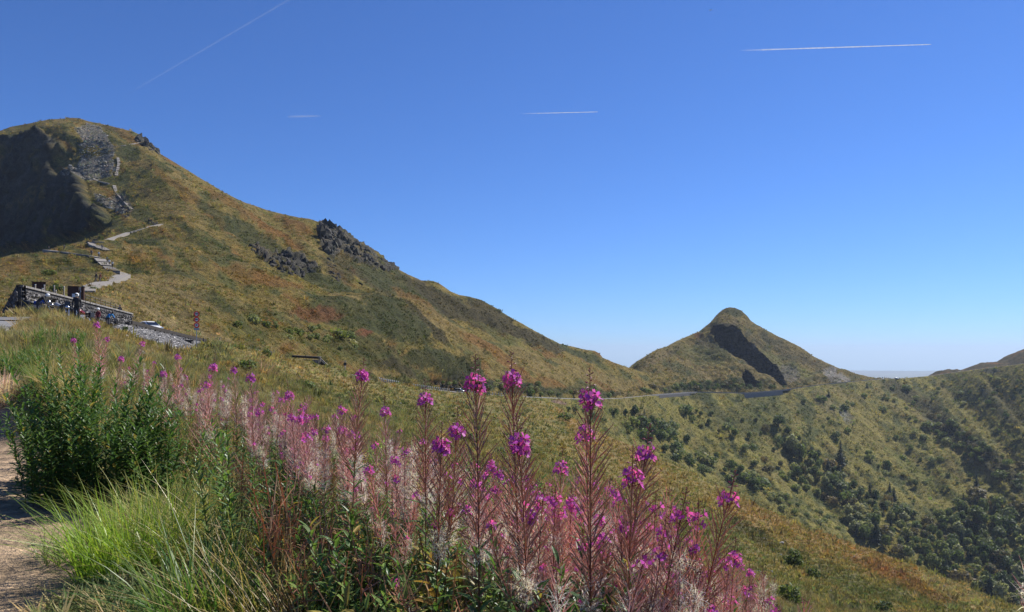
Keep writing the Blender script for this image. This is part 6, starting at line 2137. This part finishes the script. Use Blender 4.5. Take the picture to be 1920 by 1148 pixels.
def person(loc, rz, label, shirt, trouser, pose='stand', hat=None, h=1.74, pack=None, hair=(.05, .035, .025), group=None):
    root = empty('person', loc, rz, label, 'person', group)
    k = h / 1.74
    root.scale = (k, k, k)
    st = .16 if pose == 'walk' else .0
    J = {'pel': (0, 0, .93), 'wst': (0, 0, 1.06), 'ch': (0, 0, 1.30), 'nk': (0, 0, 1.46), 'hd': (0, .01, 1.56), 'ht': (0, .0, 1.68),
         'hl': (-.09, 0, .90), 'kl': (-.10, .05 + st, .49), 'al': (-.10, st * 1.3, .09), 'tl': (-.11, st * 1.3 + .16, .04),
         'hr': (.09, 0, .90), 'kr': (.10, .05 - st * .4, .49), 'ar': (.10, -st * 1.5, .10), 'tr': (.11, -st * 1.5 + .16, .05),
         'sl': (-.18, 0, 1.40), 'el': (-.25, -.03 - st * .5, 1.13), 'wl': (-.25, .08 - st, .90), 'fl': (-.24, .11 - st, .80),
         'sr': (.18, 0, 1.40), 'er': (.25, -.03 + st * .6, 1.13), 'wr': (.25, .10 + st, .90), 'fr': (.24, .13 + st, .80)}
    if pose == 'sit':
        for n_ in ('pel', 'wst', 'ch', 'nk', 'hd', 'ht', 'hl', 'hr', 'sl', 'sr'):
            x, y, z = J[n_]; J[n_] = (x, y + (z - .93) * .25, z - .10)
        J.update(kl=(-.22, .38, .62), al=(-.24, .25, .14), tl=(-.24, .40, .08), kr=(.22, .38, .62), ar=(.24, .25, .14), tr=(.24, .40, .08),
                 el=(-.30, .30, 1.08), wl=(-.32, .52, 1.05), fl=(-.31, .60, 1.04), er=(.30, .30, 1.08), wr=(.32, .52, 1.05), fr=(.31, .60, 1.04))
    if pose == 'bend':
        for n_ in ('wst', 'ch', 'nk', 'hd', 'ht', 'sl', 'sr'):
            x, y, z = J[n_]
            a = .95; dz = z - .93
            J[n_] = (x, y + dz * math.sin(a), .93 + dz * math.cos(a))
        J.update(el=(-.26, .50, .92), wl=(-.22, .62, .72), fl=(-.2, .66, .64), er=(.26, .5, .92), wr=(.22, .62, .72), fr=(.2, .66, .64))
    E = [('pel', 'wst', .15), ('wst', 'ch', .14), ('ch', 'nk', .16), ('nk', 'hd', .065), ('hd', 'ht', .10), ('pel', 'hl', .12), ('hl', 'kl', .10), ('kl', 'al', .07), ('al', 'tl', .05), ('pel', 'hr', .12), ('hr', 'kr', .10), ('kr', 'ar', .07), ('ar', 'tr', .05),
         ('ch', 'sl', .09), ('sl', 'el', .075), ('el', 'wl', .055), ('wl', 'fl', .04), ('ch', 'sr', .09), ('sr', 'er', .075), ('er', 'wr', .055), ('wr', 'fr', .04)]
    rad = {'pel': .15, 'wst': .135, 'ch': .155, 'nk': .06, 'hd': .088, 'ht': .075, 'hl': .095, 'hr': .095, 'kl': .066, 'kr': .066, 'al': .048, 'ar': .048, 'tl': .04, 'tr': .04, 'sl': .075, 'sr': .075, 'el': .052, 'er': .052, 'wl': .036, 'wr': .036, 'fl': .034, 'fr': .034}
    names = list(J)
    me = bpy.data.meshes.new('body')
    me.from_pydata([J[n_] for n_ in names], [(names.index(a), names.index(b)) for a, b, _ in E], [])
    o = put('body', me, None, root)
    sk = o.modifiers.new('skin', 'SKIN'); sk.use_smooth_shade = True
    lay = me.skin_vertices[0]
    for i, n_ in enumerate(names):
        lay.data[i].radius = (rad[n_], rad[n_] * (.8 if n_ in ('wst', 'ch', 'pel') else 1))
        lay.data[i].use_root = (n_ == 'pel')
    su = o.modifiers.new('sub', 'SUBSURF'); su.levels = su.render_levels = 1
    drop = -.10 if pose == 'sit' else (-.28 if pose == 'bend' else 0)
    me.materials.append(cloth_mat(shirt, trouser, SKIN, (.10, .94 + (drop if pose == 'sit' else 0), 1.47 + drop if pose == 'sit' else 1.26 if pose == 'bend' else 1.47)))
    hd = Vector(J['ht'])
    m = MB()
    if hat:
        m.blob(hd + Vector((0, -.005, -.03)), (.135, .15, .14), 10, 8); m.build('helmet' if hat[1] else 'cap', hat[0], root, smooth=True)
        if hat[1]:
            v = MB(); v.add([hd + Vector((-.09, .135, -.05)), hd + Vector((.09, .135, -.05)), hd + Vector((.09, .14, .03)), hd + Vector((-.09, .14, .03))], [(0, 1, 2, 3)]); v.build('visor', M_glass, root)
        else:
            v = MB(); v.box(hd + Vector((0, .16, -.02)), (.16, .12, .02)); v.build('peak', hat[0], root)
    else:
        m.blob(hd + Vector((0, -.025, -.01)), (.095, .105, .10), 10, 8); m.build('hair', simple_mat('hair', hair, .7), root, smooth=True)
    if pack:
        m = MB(); c = (Vector(J['ch']) + Vector(J['wst'])) / 2
        m.box(c + Vector((0, -.22, .04)), (.32, .18, .46), taper=.8); m.build('backpack', simple_mat('backpack', pack, .8), root)
    return root
BLK, DRK, WHT = (.02, .02, .022), (.04, .04, .045), (.65, .65, .63)
person(P(144, 600.5, 54), math.radians(200), 'biker in black with a white helmet standing by the motorcycles', BLK, BLK, 'stand', (M_white, True), 1.82)
person(P(70, 592, 53.5), math.radians(-70), 'biker in dark clothes and white helmet bending over the blue motorcycle', BLK, DRK, 'bend', (M_white, True), 1.8)
person(P(201, 617, 64), math.radians(-110), 'person in a bright blue jacket bending down at the foot of the wall', (.03, .22, .55), (.03, .035, .06), 'bend', None, 1.7)
person(P(184, 615, 64), math.radians(160), 'person in a maroon top and white cap below the wall', (.14, .02, .035), (.12, .11, .10), 'stand', (M_white, False), 1.6)
person(P(224.5, 601, 88), math.radians(170), 'person in black seen from the waist up behind the end of the wall', BLK, DRK, 'stand', None, 1.75)
def walker(px, py, label, shirt, trouser, rz=0, h=1.74, pack=None, pose='walk', hat=None):
    p = mountain.hit(px, py)
    person(p + Vector((0, 0, .2)), rz, label, shirt, trouser, pose, hat, h, pack)
walker(180.5, 533, 'walker in a black jacket, left of the pair on the lower path', BLK, (.05, .05, .06), 2.4)
walker(188, 533.5, 'walker in a reddish shirt, right of the pair on the lower path', (.20, .06, .045), (.12, .09, .07), 2.4)
walker(205, 500, 'walker in a white shirt and dark shorts on the wide steps', WHT, BLK, .3)
walker(211, 504, 'walker in a pale shirt lowest on the wide steps', (.5, .5, .48), BLK, .3)
walker(201, 494, 'walker in a grey green top behind the two on the wide steps', (.16, .18, .13), DRK, .4)
walker(171.5, 482, 'walker in dark clothes above the wide steps, left of a white shirt', (.2, .2, .22), BLK, .2, pack=(.03, .04, .04))
walker(185.5, 484.5, 'walker in a white top and dark trousers at the head of the wide steps', WHT, (.02, .025, .05), .2)
walker(191.5, 471, 'walker in grey on the short flight of steps at the crest', (.18, .17, .16), (.22, .2, .17), .2)
walker(91.5, 473, 'lone walker in black at the left end of the level path', BLK, DRK, 1.2)
walker(120.5, 471, 'walker in dark clothes against the foot of the black cliff', BLK, BLK, 1.2)
walker(63, 233, 'left one of two people on the rounded summit', BLK, (.03, .03, .06), 1.0)
walker(67, 233, 'right one of two people on the rounded summit', (.06, .02, .02), BLK, -1.0)
walker(113, 225.5, 'lone person on the summit left of the cairn', BLK, BLK, .4, 1.9)
# ------------------------------------------------------------------ trees and bushes
def crown_mesh(name, rnd, lobes, n, leaf, cols, flat=.55):
    """many small leaf-clump faces filling overlapping uneven lobes: (x, y, z, rx, ry, rz)"""
    V, Fc, C = [], [], []
    vol = [l[3] * l[4] * l[5] for l in lobes]
    for i in range(n):
        l = rnd.choices(lobes, vol)[0]
        d = Vector((rnd.gauss(0, 1), rnd.gauss(0, 1), rnd.gauss(0, 1))).normalized()
        r = rnd.uniform(.45, 1.03) ** .6
        p = Vector((l[0] + d.x * r * l[3], l[1] + d.y * r * l[4], l[2] + d.z * r * l[5]))
        nn = (d + Vector((rnd.gauss(0, .55), rnd.gauss(0, .55), rnd.gauss(.2, .55)))).normalized()
        a = nn.orthogonal().normalized(); b = nn.cross(a)
        th = rnd.uniform(0, 6.28)
        a, b = a * math.cos(th) + b * math.sin(th), b * math.cos(th) - a * math.sin(th)
        s = leaf * rnd.uniform(.55, 1.3)
        k = len(V)
        V += [p - a * s - b * s * flat, p + a * s * rnd.uniform(.6, 1) - b * s * flat, p + a * s * 1.15 + b * s * flat * .6, p + b * s * flat * 1.3, p - a * s * .9 + b * s * flat * .4]
        Fc.append((k, k + 1, k + 2, k + 3, k + 4))
        c = [x * y for x, y in zip(cols[rnd.randrange(len(cols))], (1.12, 1.02, .72))]
        g = rnd.uniform(.7, 1.35)
        C += [tuple(x * g for x in c)] * 5
    me = poly_mesh(name, V, Fc, col=C)
    me.materials.append(M_crown)
    return me
def trunk_mesh(rnd, h, r, limbs=5, spread=.3, top=.7):
    m = MB()
    pts = [Vector((rnd.uniform(-.03, .03) * i, rnd.uniform(-.03, .03) * i, h * top * i / 4 - .04)) for i in range(5)]
    m.tube(pts, [r, r * .85, r * .65, r * .45, r * .2], 6)
    for i in range(limbs):
        a = 6.28 * i / limbs + rnd.uniform(-.4, .4)
        t = rnd.uniform(.25, .8)
        j = min(3, int(t * 4)); o = pts[j].lerp(pts[j + 1], t * 4 - j)
        e = o + Vector((math.cos(a) * spread, math.sin(a) * spread, rnd.uniform(.1, .3)))
        m.tube([o, o.lerp(e, .5) + Vector((0, 0, -.02)), e], [r * .4, r * .28, r * .1], 5)
    me = m.mesh('trunk'); me.materials.append(M_bark)
    return me
KIND = {}
def broad(seed, cols, w=.42, n=420, leaf=.062):
    rnd = random.Random(seed)
    lobes = [(0, 0, .58, w * .75, w * .75, .36)]
    for i in range(6):
        a = 6.28 * i / 6 + rnd.uniform(-.5, .5)
        lobes.append((math.cos(a) * w * .5, math.sin(a) * w * .5, rnd.uniform(.36, .72), w * rnd.uniform(.38, .6), w * rnd.uniform(.38, .6), rnd.uniform(.16, .26)))
    lobes.append((rnd.uniform(-.08, .08), rnd.uniform(-.08, .08), .84, w * .4, w * .4, .15))
    return crown_mesh('crown', rnd, lobes, n, leaf, cols), trunk_mesh(rnd, 1, .035)
def bushy(seed, cols, n=260, leaf=.085):
    rnd = random.Random(seed)
    lobes = [(0, 0, .42, .5, .5, .42)]
    for i in range(5):
        a = 6.28 * i / 5 + rnd.uniform(-.5, .5)
        lobes.append((math.cos(a) * .38, math.sin(a) * .38, rnd.uniform(.22, .5), .3, .3, rnd.uniform(.2, .38)))
    return crown_mesh('crown', rnd, lobes, n, leaf, cols), trunk_mesh(rnd, 1, .03, 6, .3, .6)
def conif(seed, cols):
    rnd = random.Random(seed)
    V, Fc, C = [], [], []
    for t in range(17):
        z = .08 + .9 * t / 17
        r = .24 * (1 - t / 17.5) ** .85 * rnd.uniform(.8, 1.1)
        nb = max(4, int(11 - t * .4))
        for b in range(nb):
            a = 6.28 * b / nb + rnd.uniform(-.3, .3)
            rr_ = r * rnd.uniform(.7, 1.15)
            for s in range(3):
                f0, f1 = s / 3, (s + 1.25) / 3
                w = .055 * (1 - .5 * f0) * (1 - t / 26)
                o = Vector((math.cos(a), math.sin(a), 0)); sd = Vector((-o.y, o.x, 0))
                p0 = o * rr_ * f0 + Vector((0, 0, z - .22 * rr_ * f0 + rnd.uniform(-.01, .01)))
                p1 = o * rr_ * f1 + Vector((0, 0, z - .30 * rr_ * f1 + rnd.uniform(-.01, .015)))
                k = len(V)
                V += [p0 - sd * w, p0 + sd * w, p1 + sd * w * .8 + Vector((0, 0, -.02)), p1 + Vector((0, 0, .01)), p1 - sd * w * .8 + Vector((0, 0, -.02))]
                Fc.append((k, k + 1, k + 2, k + 3, k + 4))
                c = cols[rnd.randrange(len(cols))]; g = rnd.uniform(.7, 1.3)
                C += [tuple(x * g for x in c)] * 5
    me = poly_mesh('crown', V, Fc, col=C); me.materials.append(M_crown)
    m = MB(); m.tube([(0, 0, -.05), (0, 0, .4), (0, 0, .97)], [.022, .014, .003], 6); tm = m.mesh('trunk'); tm.materials.append(M_bark)
    return me, tm
DG = [(.040, .062, .028), (.052, .076, .034), (.036, .054, .028)]
MG = [(.075, .102, .042), (.09, .115, .048), (.062, .086, .038)]
PG = [(.15, .165, .115), (.12, .135, .095), (.17, .18, .13)]
BG = [(.075, .062, .036), (.06, .055, .034), (.085, .07, .04)]
KIND['broad'] = [broad(1, DG), broad(2, MG), broad(3, DG + MG), broad(4, MG, .36), broad(5, DG, .48)]
KIND['grey'] = [broad(11, PG), broad(12, PG + MG, .38)]
KIND['brown'] = [broad(21, BG + DG), bushy(22, BG)]
KIND['bush'] = [bushy(31, MG), bushy(32, DG), bushy(33, DG + MG), bushy(34, MG + PG)]
KIND['palebush'] = [bushy(41, PG), bushy(42, PG + MG)]
KIND['conifer'] = [conif(51, [(.020, .036, .022), (.026, .044, .026)]), conif(52, [(.018, .032, .020), (.028, .046, .028)]), conif(53, [(.022, .040, .022), (.03, .05, .03)])]
NAMES = {'broad': ('broadleaf_tree', 'tree'), 'grey': ('broadleaf_tree', 'tree'), 'brown': ('broadleaf_tree', 'tree'), 'bush': ('bush', 'bush'), 'palebush': ('bush', 'bush'), 'conifer': ('conifer_tree', 'tree')}
COUNT = {}
def tree(kind, p, h, label, group=None, wide=1.0):
    nm, cat = NAMES[kind]
    cr, tr = R.choice(KIND[kind])
    root = empty(nm, p - Vector((0, 0, h * .03)), R.uniform(0, 6.28), label, cat, group)
    root.scale = (h * wide, h * wide, h)
    put('trunk', tr, parent=root)
    o = put('crown', cr, parent=root)
    COUNT[nm] = COUNT.get(nm, 0) + 1
    return root
def tree_px(kind, reg, px, pyb, hpx, label, group=None, wide=1.0):
    p = reg.hit(px, pyb)
    tree(kind, p, hpx / F * p.y, label, group, wide)

# trees one can point to: kind, sheet, column, foot row, height in pixels, label
ONE = [('conifer', valley, 1576, 868, 46, 'tall dark conifer standing alone above the valley wood'), ('conifer', valley, 1573, 892, 32, 'smaller dark conifer right below the tall lone one'),
 ('conifer', valley, 1631, 930, 27, 'pointed conifer on the upper edge of the valley wood'), ('conifer', valley, 1668, 922, 20, 'left of two close conifers above the valley wood'), ('conifer', valley, 1676, 936, 25, 'right of two close conifers above the valley wood'),
 ('conifer', valley, 1291, 778, 26, 'dark conifer on the rough slope below the pointed peak'), ('conifer', valley, 1208, 790, 26, 'dark conifer above the wide pink fireweed head'), ('conifer', valley, 1831, 912, 24, 'dark conifer by the pale grassy rib at the right'),
 ('conifer', valley, 1866, 966, 26, 'conifer rising out of the right hand part of the wood'), ('conifer', valley, 1856, 1118, 46, 'large dark conifer at the lower right corner of the wood'), ('conifer', valley, 1606, 1008, 28, 'conifer at the left corner of the valley wood'),
 ('conifer', valley, 1554, 743, 15, 'small dark fir just below the road under the peak'), ('conifer', valley, 1626, 727, 10, 'tiny fir near the pass'), ('conifer', mountain, 779, 627, 12, 'small fir on the heathery spur of the mountain'), ('conifer', mountain, 697, 600, 17, 'dark fir on the green middle slope of the mountain'),
 ('bush', mountain, 633, 634, 24, 'large dark bush in the middle of the lower mountain slope', None, 1.5), ('bush', mountain, 553, 628, 17, 'dark green bush left of the large dark one'), ('bush', mountain, 583, 636, 13, 'round bush between two darker bushes'), ('bush', mountain, 515, 618, 12, 'light green bush high on the lower slope'), ('bush', mountain, 446, 612, 14, 'lone bush above the short guard rail'),
 ('bush', mountain, 494, 608, 8, 'small bush in a row on the lower slope, leftmost'), ('bush', mountain, 740, 668, 18, 'dark bush above the slim fireweed'), ('bush', mountain, 700, 650, 14, 'pale green bush above the double headed fireweed'), ('palebush', mountain, 664, 655, 14, 'grey green bush right of the large dark one'), ('bush', mountain, 686, 592, 11, 'round bush left of the dark fir'),
 ('bush', mountain, 108, 546, 17, 'bright green bush between the two steel panels', None, 1.3), ('bush', mountain, 178, 545, 9, 'dark shrub at the lower end of the mountain path', None, 1.6), ('bush', mountain, 92, 516, 14, 'dark shrub on the knoll above the steel panels', None, 1.5),
 ('bush', hill, 500, 670, 20, 'tall thin shrub beside the road behind the fireweed', None, .7), ('bush', hill, 1060, 788, 20, 'bright green bush at the edge of the near slope', None, 1.3), ('broad', hill, 1489, 1066, 40, 'small tree alone on the near slope at lower right'), ('bush', hill, 1527, 1084, 24, 'grey green bush right of the lone small tree'), ('bush', hill, 1655, 1146, 24, 'bush at the bottom edge on the near slope', None, 1.1),
 ('bush', hill, 1480, 1130, 44, 'dark green bush behind the last fireweed heads at the bottom edge', None, .8), ('bush', hill, 234, 606, 10, 'low bush beside the end of the wall'),
 ('broad', valley, 1460, 800, 26, 'dark round tree by itself below the retaining wall'), ('grey', valley, 1485, 846, 34, 'pale grey green tree at the top of the valley wood'), ('broad', valley, 1500, 862, 34, 'broad dark tree next to the pale one at the top of the valley wood'), ('bush', valley, 1700, 733, 16, 'clump of dark bushes just below the pass'), ('bush', valley, 1585, 768, 14, 'dark bush on the slope above the grey scree patch'), ('bush', valley, 1597, 762, 11, 'smaller dark bush right of the one above the scree patch')]
for e in ONE:
    tree_px(e[0], e[1], e[2], e[3], e[4], e[5], *(e[6:] if len(e) > 6 else ()))

def wood(poly, n, kinds, hmin, hmax, label, group, reg=None, seed=0, gap=.45, wide=(.72, 1.35)):
    """trees strewn over a patch of the slope, none on top of another"""
    rnd = random.Random(seed)
    xs = [p[0] for p in poly]; ys = [p[1] for p in poly]
    done, k, tries = [], 0, 0
    while k < n and tries < n * 60:
        tries += 1
        px, py = rnd.uniform(min(xs), max(xs)), rnd.uniform(min(ys), max(ys))
        if not bool(inpoly(np.array([px]), np.array([py]), poly)[0]):
            continue
        p = (reg or valley).hit(px, py)
        h = rnd.uniform(hmin, hmax)
        if any((p - q).length < (h + g) * gap for q, g in done):
            continue
        done.append((p, h))
        kd = rnd.choices(list(kinds), list(kinds.values()))[0]
        what = {'broad': 'green broadleaf tree', 'grey': 'pale grey green tree', 'brown': 'brownish tree', 'bush': 'dark green bush', 'palebush': 'pale green bush', 'conifer': 'dark conifer'}[kd]
        u, w_ = (px - min(xs)) / (max(xs) - min(xs)), (py - min(ys)) / (max(ys) - min(ys))
        size = ('', 'small ', 'tall ')[0 if hmin + .33 * (hmax - hmin) < h < hmin + .7 * (hmax - hmin) else (1 if h < (hmin + hmax) / 2 else 2)]
        lab = size + what + ' ' + label + ', ' + ('upper ' if w_ < .33 else 'lower ' if w_ > .67 else 'middle ') + ('left' if u < .33 else 'right' if u > .67 else 'centre')
        tree(kd, p, h * (1.25 if kd == 'conifer' else 1), lab, group + ': ' + lab.split(',')[0][:40] + lab.split(',')[1], rnd.uniform(*wide))
        k += 1
WOOD = [(1585, 962), (1640, 978), (1690, 965), (1722, 990), (1790, 968), (1798, 930), (1850, 935), (1925, 965), (1925, 1150), (1860, 1124), (1780, 1088), (1700, 1055), (1600, 1008)]
wood(WOOD, 150, {'broad': 5, 'grey': 2.6, 'brown': 1.0, 'conifer': .9}, 6.5, 15.5, 'in the dense wood on the valley floor', 'wood on the valley floor', seed=1, gap=.33, wide=(.75, 1.35))
wood([(1468, 812), (1500, 826), (1560, 880), (1600, 915), (1690, 950), (1725, 978), (1600, 962), (1540, 938), (1490, 900)], 62, {'broad': 4, 'grey': 3, 'brown': 2, 'bush': 1, 'conifer': .6}, 6, 14, 'in the belt of trees above the valley wood', 'belt of trees above the wood', seed=2, gap=.36)
wood([(1165, 765), (1250, 800), (1330, 850), (1400, 885), (1440, 930), (1330, 893), (1250, 856), (1180, 815)], 46, {'broad': 3, 'bush': 3, 'palebush': 1.5, 'brown': 1}, 5, 11, 'on the rough slope just beyond the near shoulder', 'trees beyond the near shoulder', seed=3, gap=.36)
wood([(1250, 765), (1430, 790), (1480, 860), (1520, 930), (1440, 900), (1330, 820)], 34, {'broad': 2, 'bush': 4, 'palebush': 1, 'brown': 1}, 4, 10, 'scattered below the road under the peak', 'bushes below the road under the peak', seed=4)
wood([(1730, 775), (1790, 800), (1850, 840), (1925, 880), (1925, 925), (1860, 885), (1790, 845), (1740, 810)], 42, {'bush': 3, 'broad': 2, 'brown': 2}, 4, 9, 'in the dark gully on the right', 'growth in the gully on the right', seed=5)
wood([(1500, 745), (1640, 730), (1760, 735), (1800, 800), (1850, 930), (1700, 920), (1600, 860), (1530, 800)], 62, {'bush': 5, 'palebush': 1.2, 'broad': 1}, 3, 8.5, 'dotted over the open grassy slope below the pass', 'bushes on the open slope below the pass', seed=6, wide=(.7, 1.1))
wood([(1640, 728), (1920, 700), (1920, 800), (1850, 780), (1760, 740)], 20, {'bush': 4, 'palebush': 1}, 3, 6, 'on the upper slope below the right hand road', 'bushes below the right hand road', seed=7)
wood([(1550, 960), (1450, 920), (1390, 895), (1450, 950), (1560, 990), (1590, 1000)], 20, {'palebush': 2, 'bush': 3}, 3, 6, 'along the foot of the valley behind the orange shoulder', 'bushes behind the orange shoulder', seed=8)
wood([(800, 690), (900, 708), (1000, 722), (1150, 735), (1150, 745), (1000, 742), (900, 732), (830, 722)], 40, {'bush': 4, 'palebush': 1, 'brown': 1}, 2.2, 5, 'along the upper side of the road below the mountain', 'bushes along the upper side of the road', mountain, 9)
wood([(440, 590), (560, 600), (700, 630), (820, 680), (800, 700), (700, 690), (600, 660), (470, 625)], 26, {'bush': 4, 'palebush': 2}, 1.4, 3.0, 'dotted over the lower mountain slope', 'small bushes on the lower mountain slope', mountain, 10)
wood([(1050, 760), (1160, 770), (1180, 800), (1100, 795)], 12, {'bush': 3, 'palebush': 2}, 3, 6, 'at the head of the valley right below the road', 'bushes at the head of the valley', seed=11)
wood([(1200, 730), (1290, 722), (1400, 715), (1470, 722), (1470, 730), (1400, 732), (1290, 731), (1210, 738)], 46, {'bush': 5, 'brown': 1}, 2.5, 6, 'at the foot of the pointed peak above the road', 'bushes at the foot of the peak', cone, 12)  # bushes set thicker to deepen the painted shade of the cut bank
wood([(430, 690), (650, 730), (900, 790), (1050, 850), (1000, 900), (800, 800), (560, 730)], 16, {'bush': 3, 'palebush': 2}, .7, 1.5, 'low in the grass of the slope below the road', 'low shrubs on the slope below the road', hill, 13)
print('trees', COUNT)

# ------------------------------------------------------------------ high in the sky: vapour trails and an airliner
def trail_mat(name, dens):
    m, nt, out = new_mat(name)
    at = N(nt, 'ShaderNodeAttribute', attribute_name='Col')
    sx = N(nt, 'ShaderNodeSeparateColor')
    nt.links.new(at.outputs['Color'], sx.inputs[0])
    geo = N(nt, 'ShaderNodeNewGeometry')
    n = noise_node(nt, geo.outputs['Position'], .004, 5)
    r = ramp(nt, n.outputs[0], [(.3, (.55,) * 3), (.65, (1,) * 3)])
    mu = N(nt, 'ShaderNodeMath', operation='MULTIPLY')
    nt.links.new(sx.outputs[0], mu.inputs[0]); nt.links.new(r.outputs[0], mu.inputs[1])
    m2 = N(nt, 'ShaderNodeMath', operation='MULTIPLY'); m2.inputs[1].default_value = dens
    nt.links.new(mu.outputs[0], m2.inputs[0])
    lw = N(nt, 'ShaderNodeLayerWeight'); lw.inputs[0].default_value = .35
    iv = N(nt, 'ShaderNodeMath', operation='SUBTRACT'); iv.inputs[0].default_value = 1.0
    nt.links.new(lw.outputs['Facing'], iv.inputs[1])
    m3 = N(nt, 'ShaderNodeMath', operation='MULTIPLY')
    nt.links.new(m2.outputs[0], m3.inputs[0]); nt.links.new(iv.outputs[0], m3.inputs[1])
    d = N(nt, 'ShaderNodeBsdfDiffuse'); d.inputs[0].default_value = (.9, .9, .92, 1)
    t2 = N(nt, 'ShaderNodeBsdfTranslucent'); t2.inputs[0].default_value = (.9, .9, .92, 1)
    mx0 = N(nt, 'ShaderNodeMixShader'); mx0.inputs[0].default_value = .5
    nt.links.new(d.outputs[0], mx0.inputs[1]); nt.links.new(t2.outputs[0], mx0.inputs[2])
    tr = N(nt, 'ShaderNodeBsdfTransparent')
    mx = N(nt, 'ShaderNodeMixShader')
    nt.links.new(m3.outputs[0], mx.inputs[0]); nt.links.new(tr.outputs[0], mx.inputs[1]); nt.links.new(mx0.outputs[0], mx.inputs[2])
    nt.links.new(mx.outputs[0], out.inputs[0])
    return m
def trail(p0, p1, w0, w1, dens, label, prof, Y=24000):
    """from its old end p0 to its fresh end p1; one soft cylinder of ice cloud"""
    m = MB()
    a, b = P(*p0, Y), P(*p1, Y * 1.02)
    n = 40
    pts, rad = [], []
    for i in range(n + 1):
        t = i / n
        q = a.lerp(b, t)
        pts.append(q - a); rad.append(max(.3, (w0 + (w1 - w0) * t) / 2 / F * Y * (1 + .25 * R.uniform(-1, 1) * (1 - t)) * (1 if t < .985 else .4)))
    m.tube(pts, rad, 12, False)
    per = 12
    for i in range(len(m.c)):
        t = (i // per) / n
        f = float(np.interp(t, [x for x, _ in prof], [y for _, y in prof]))
        m.c[i] = (f, f, f)
    o = m.build('contrail', trail_mat('vapour_trail', dens), smooth=True, colored=True)
    o.location = a
    o.visible_shadow = True
    tag(o, label, 'contrail', 'white contrails in the blue sky')
trail((1385, 95), (1746, 83.5), 3.0, 1.7, .9, 'long bright contrail in the upper right of the sky', [(0, 0), (.12, .35), (.4, .9), (1, 1)])
trail((975, 213.5), (1121, 210), 2.0, 1.2, .8, 'short thin contrail in the middle of the sky', [(0, 0), (.2, .4), (.6, .9), (1, 1)])
trail((230, 182), (548, -4), 4, 5, .055, 'long faint contrail slanting across the upper left sky', [(0, 0), (.15, .6), (.5, .9), (1, .9)])
trail((540, 219), (606, 217.5), 4, 3, .25, 'short faint contrail low in the left sky', [(0, .3), (.4, 1), (.7, .8), (1, 0)])
A0 = P(1332, 19, 15000)
root = empty('airliner', A0, math.radians(-20), 'tiny white airliner flying high at the top of the sky', 'aircraft')
M_plane = simple_mat('white_aircraft', (.8, .8, .82), .3, var=.03, scale=.1)
m = MB(); m.tube([(-34, 0, 0), (-31, 0, 0), (-24, 0, 0), (22, 0, 0), (30, 0, .6), (34, 0, 1.2)], [.6, 2, 3.0, 3.0, 1.8, .5], 10); m.build('fuselage', M_plane, root, smooth=True)
for s in (-1, 1):
    m = MB(); m.add([Vector(q) for q in ((-8, 0, -1), (5, 0, -1), (14, s * 31, 2), (10, s * 31, 2), (-8, 0, -.2), (5, 0, -.2), (14, s * 31, 2.3), (10, s * 31, 2.3))], [(0, 1, 2, 3), (7, 6, 5, 4), (0, 4, 5, 1), (1, 5, 6, 2), (2, 6, 7, 3), (3, 7, 4, 0)]); m.build('wing', M_plane, root)
    m = MB(); m.tube([(-7, s * 10, -3), (0, s * 10, -3)], [1.6, 1.2], 8); m.build('engine', M_plane, root)
    m = MB(); m.add([Vector(q) for q in ((24, 0, 1), (31, 0, 1), (35, s * 11, 1.6), (32, s * 11, 1.6), (24, 0, 1.4), (31, 0, 1.4), (35, s * 11, 1.9), (32, s * 11, 1.9))], [(0, 1, 2, 3), (7, 6, 5, 4), (0, 4, 5, 1), (1, 5, 6, 2), (2, 6, 7, 3), (3, 7, 4, 0)]); m.build('tailplane', M_plane, root)
m = MB(); m.add([Vector(q) for q in ((22, -.3, 2), (32, -.3, 2), (36, -.3, 12), (32, -.3, 12), (22, .3, 2), (32, .3, 2), (36, .3, 12), (32, .3, 12))], [(0, 1, 2, 3), (7, 6, 5, 4), (0, 4, 5, 1), (1, 5, 6, 2), (2, 6, 7, 3), (3, 7, 4, 0)]); m.build('tail_fin', M_plane, root)

# ------------------------------------------------------------------ the air
hz = MB(); hz.box((0, 0, (-401 + 215) / 2), (44000, 44000, 616))
hm, nt, out = new_mat('haze_air')
pv = N(nt, 'ShaderNodeVolumePrincipled')
pv.inputs['Color'].default_value = (.68, .81, 1.0, 1)
pv.inputs['Density'].default_value = 5.6e-5
pv.inputs['Anisotropy'].default_value = 0.2
nt.links.new(pv.outputs[0], out.inputs['Volume'])
tag(hz.build('haze', hm), 'thin blue mountain haze', kind='stuff')
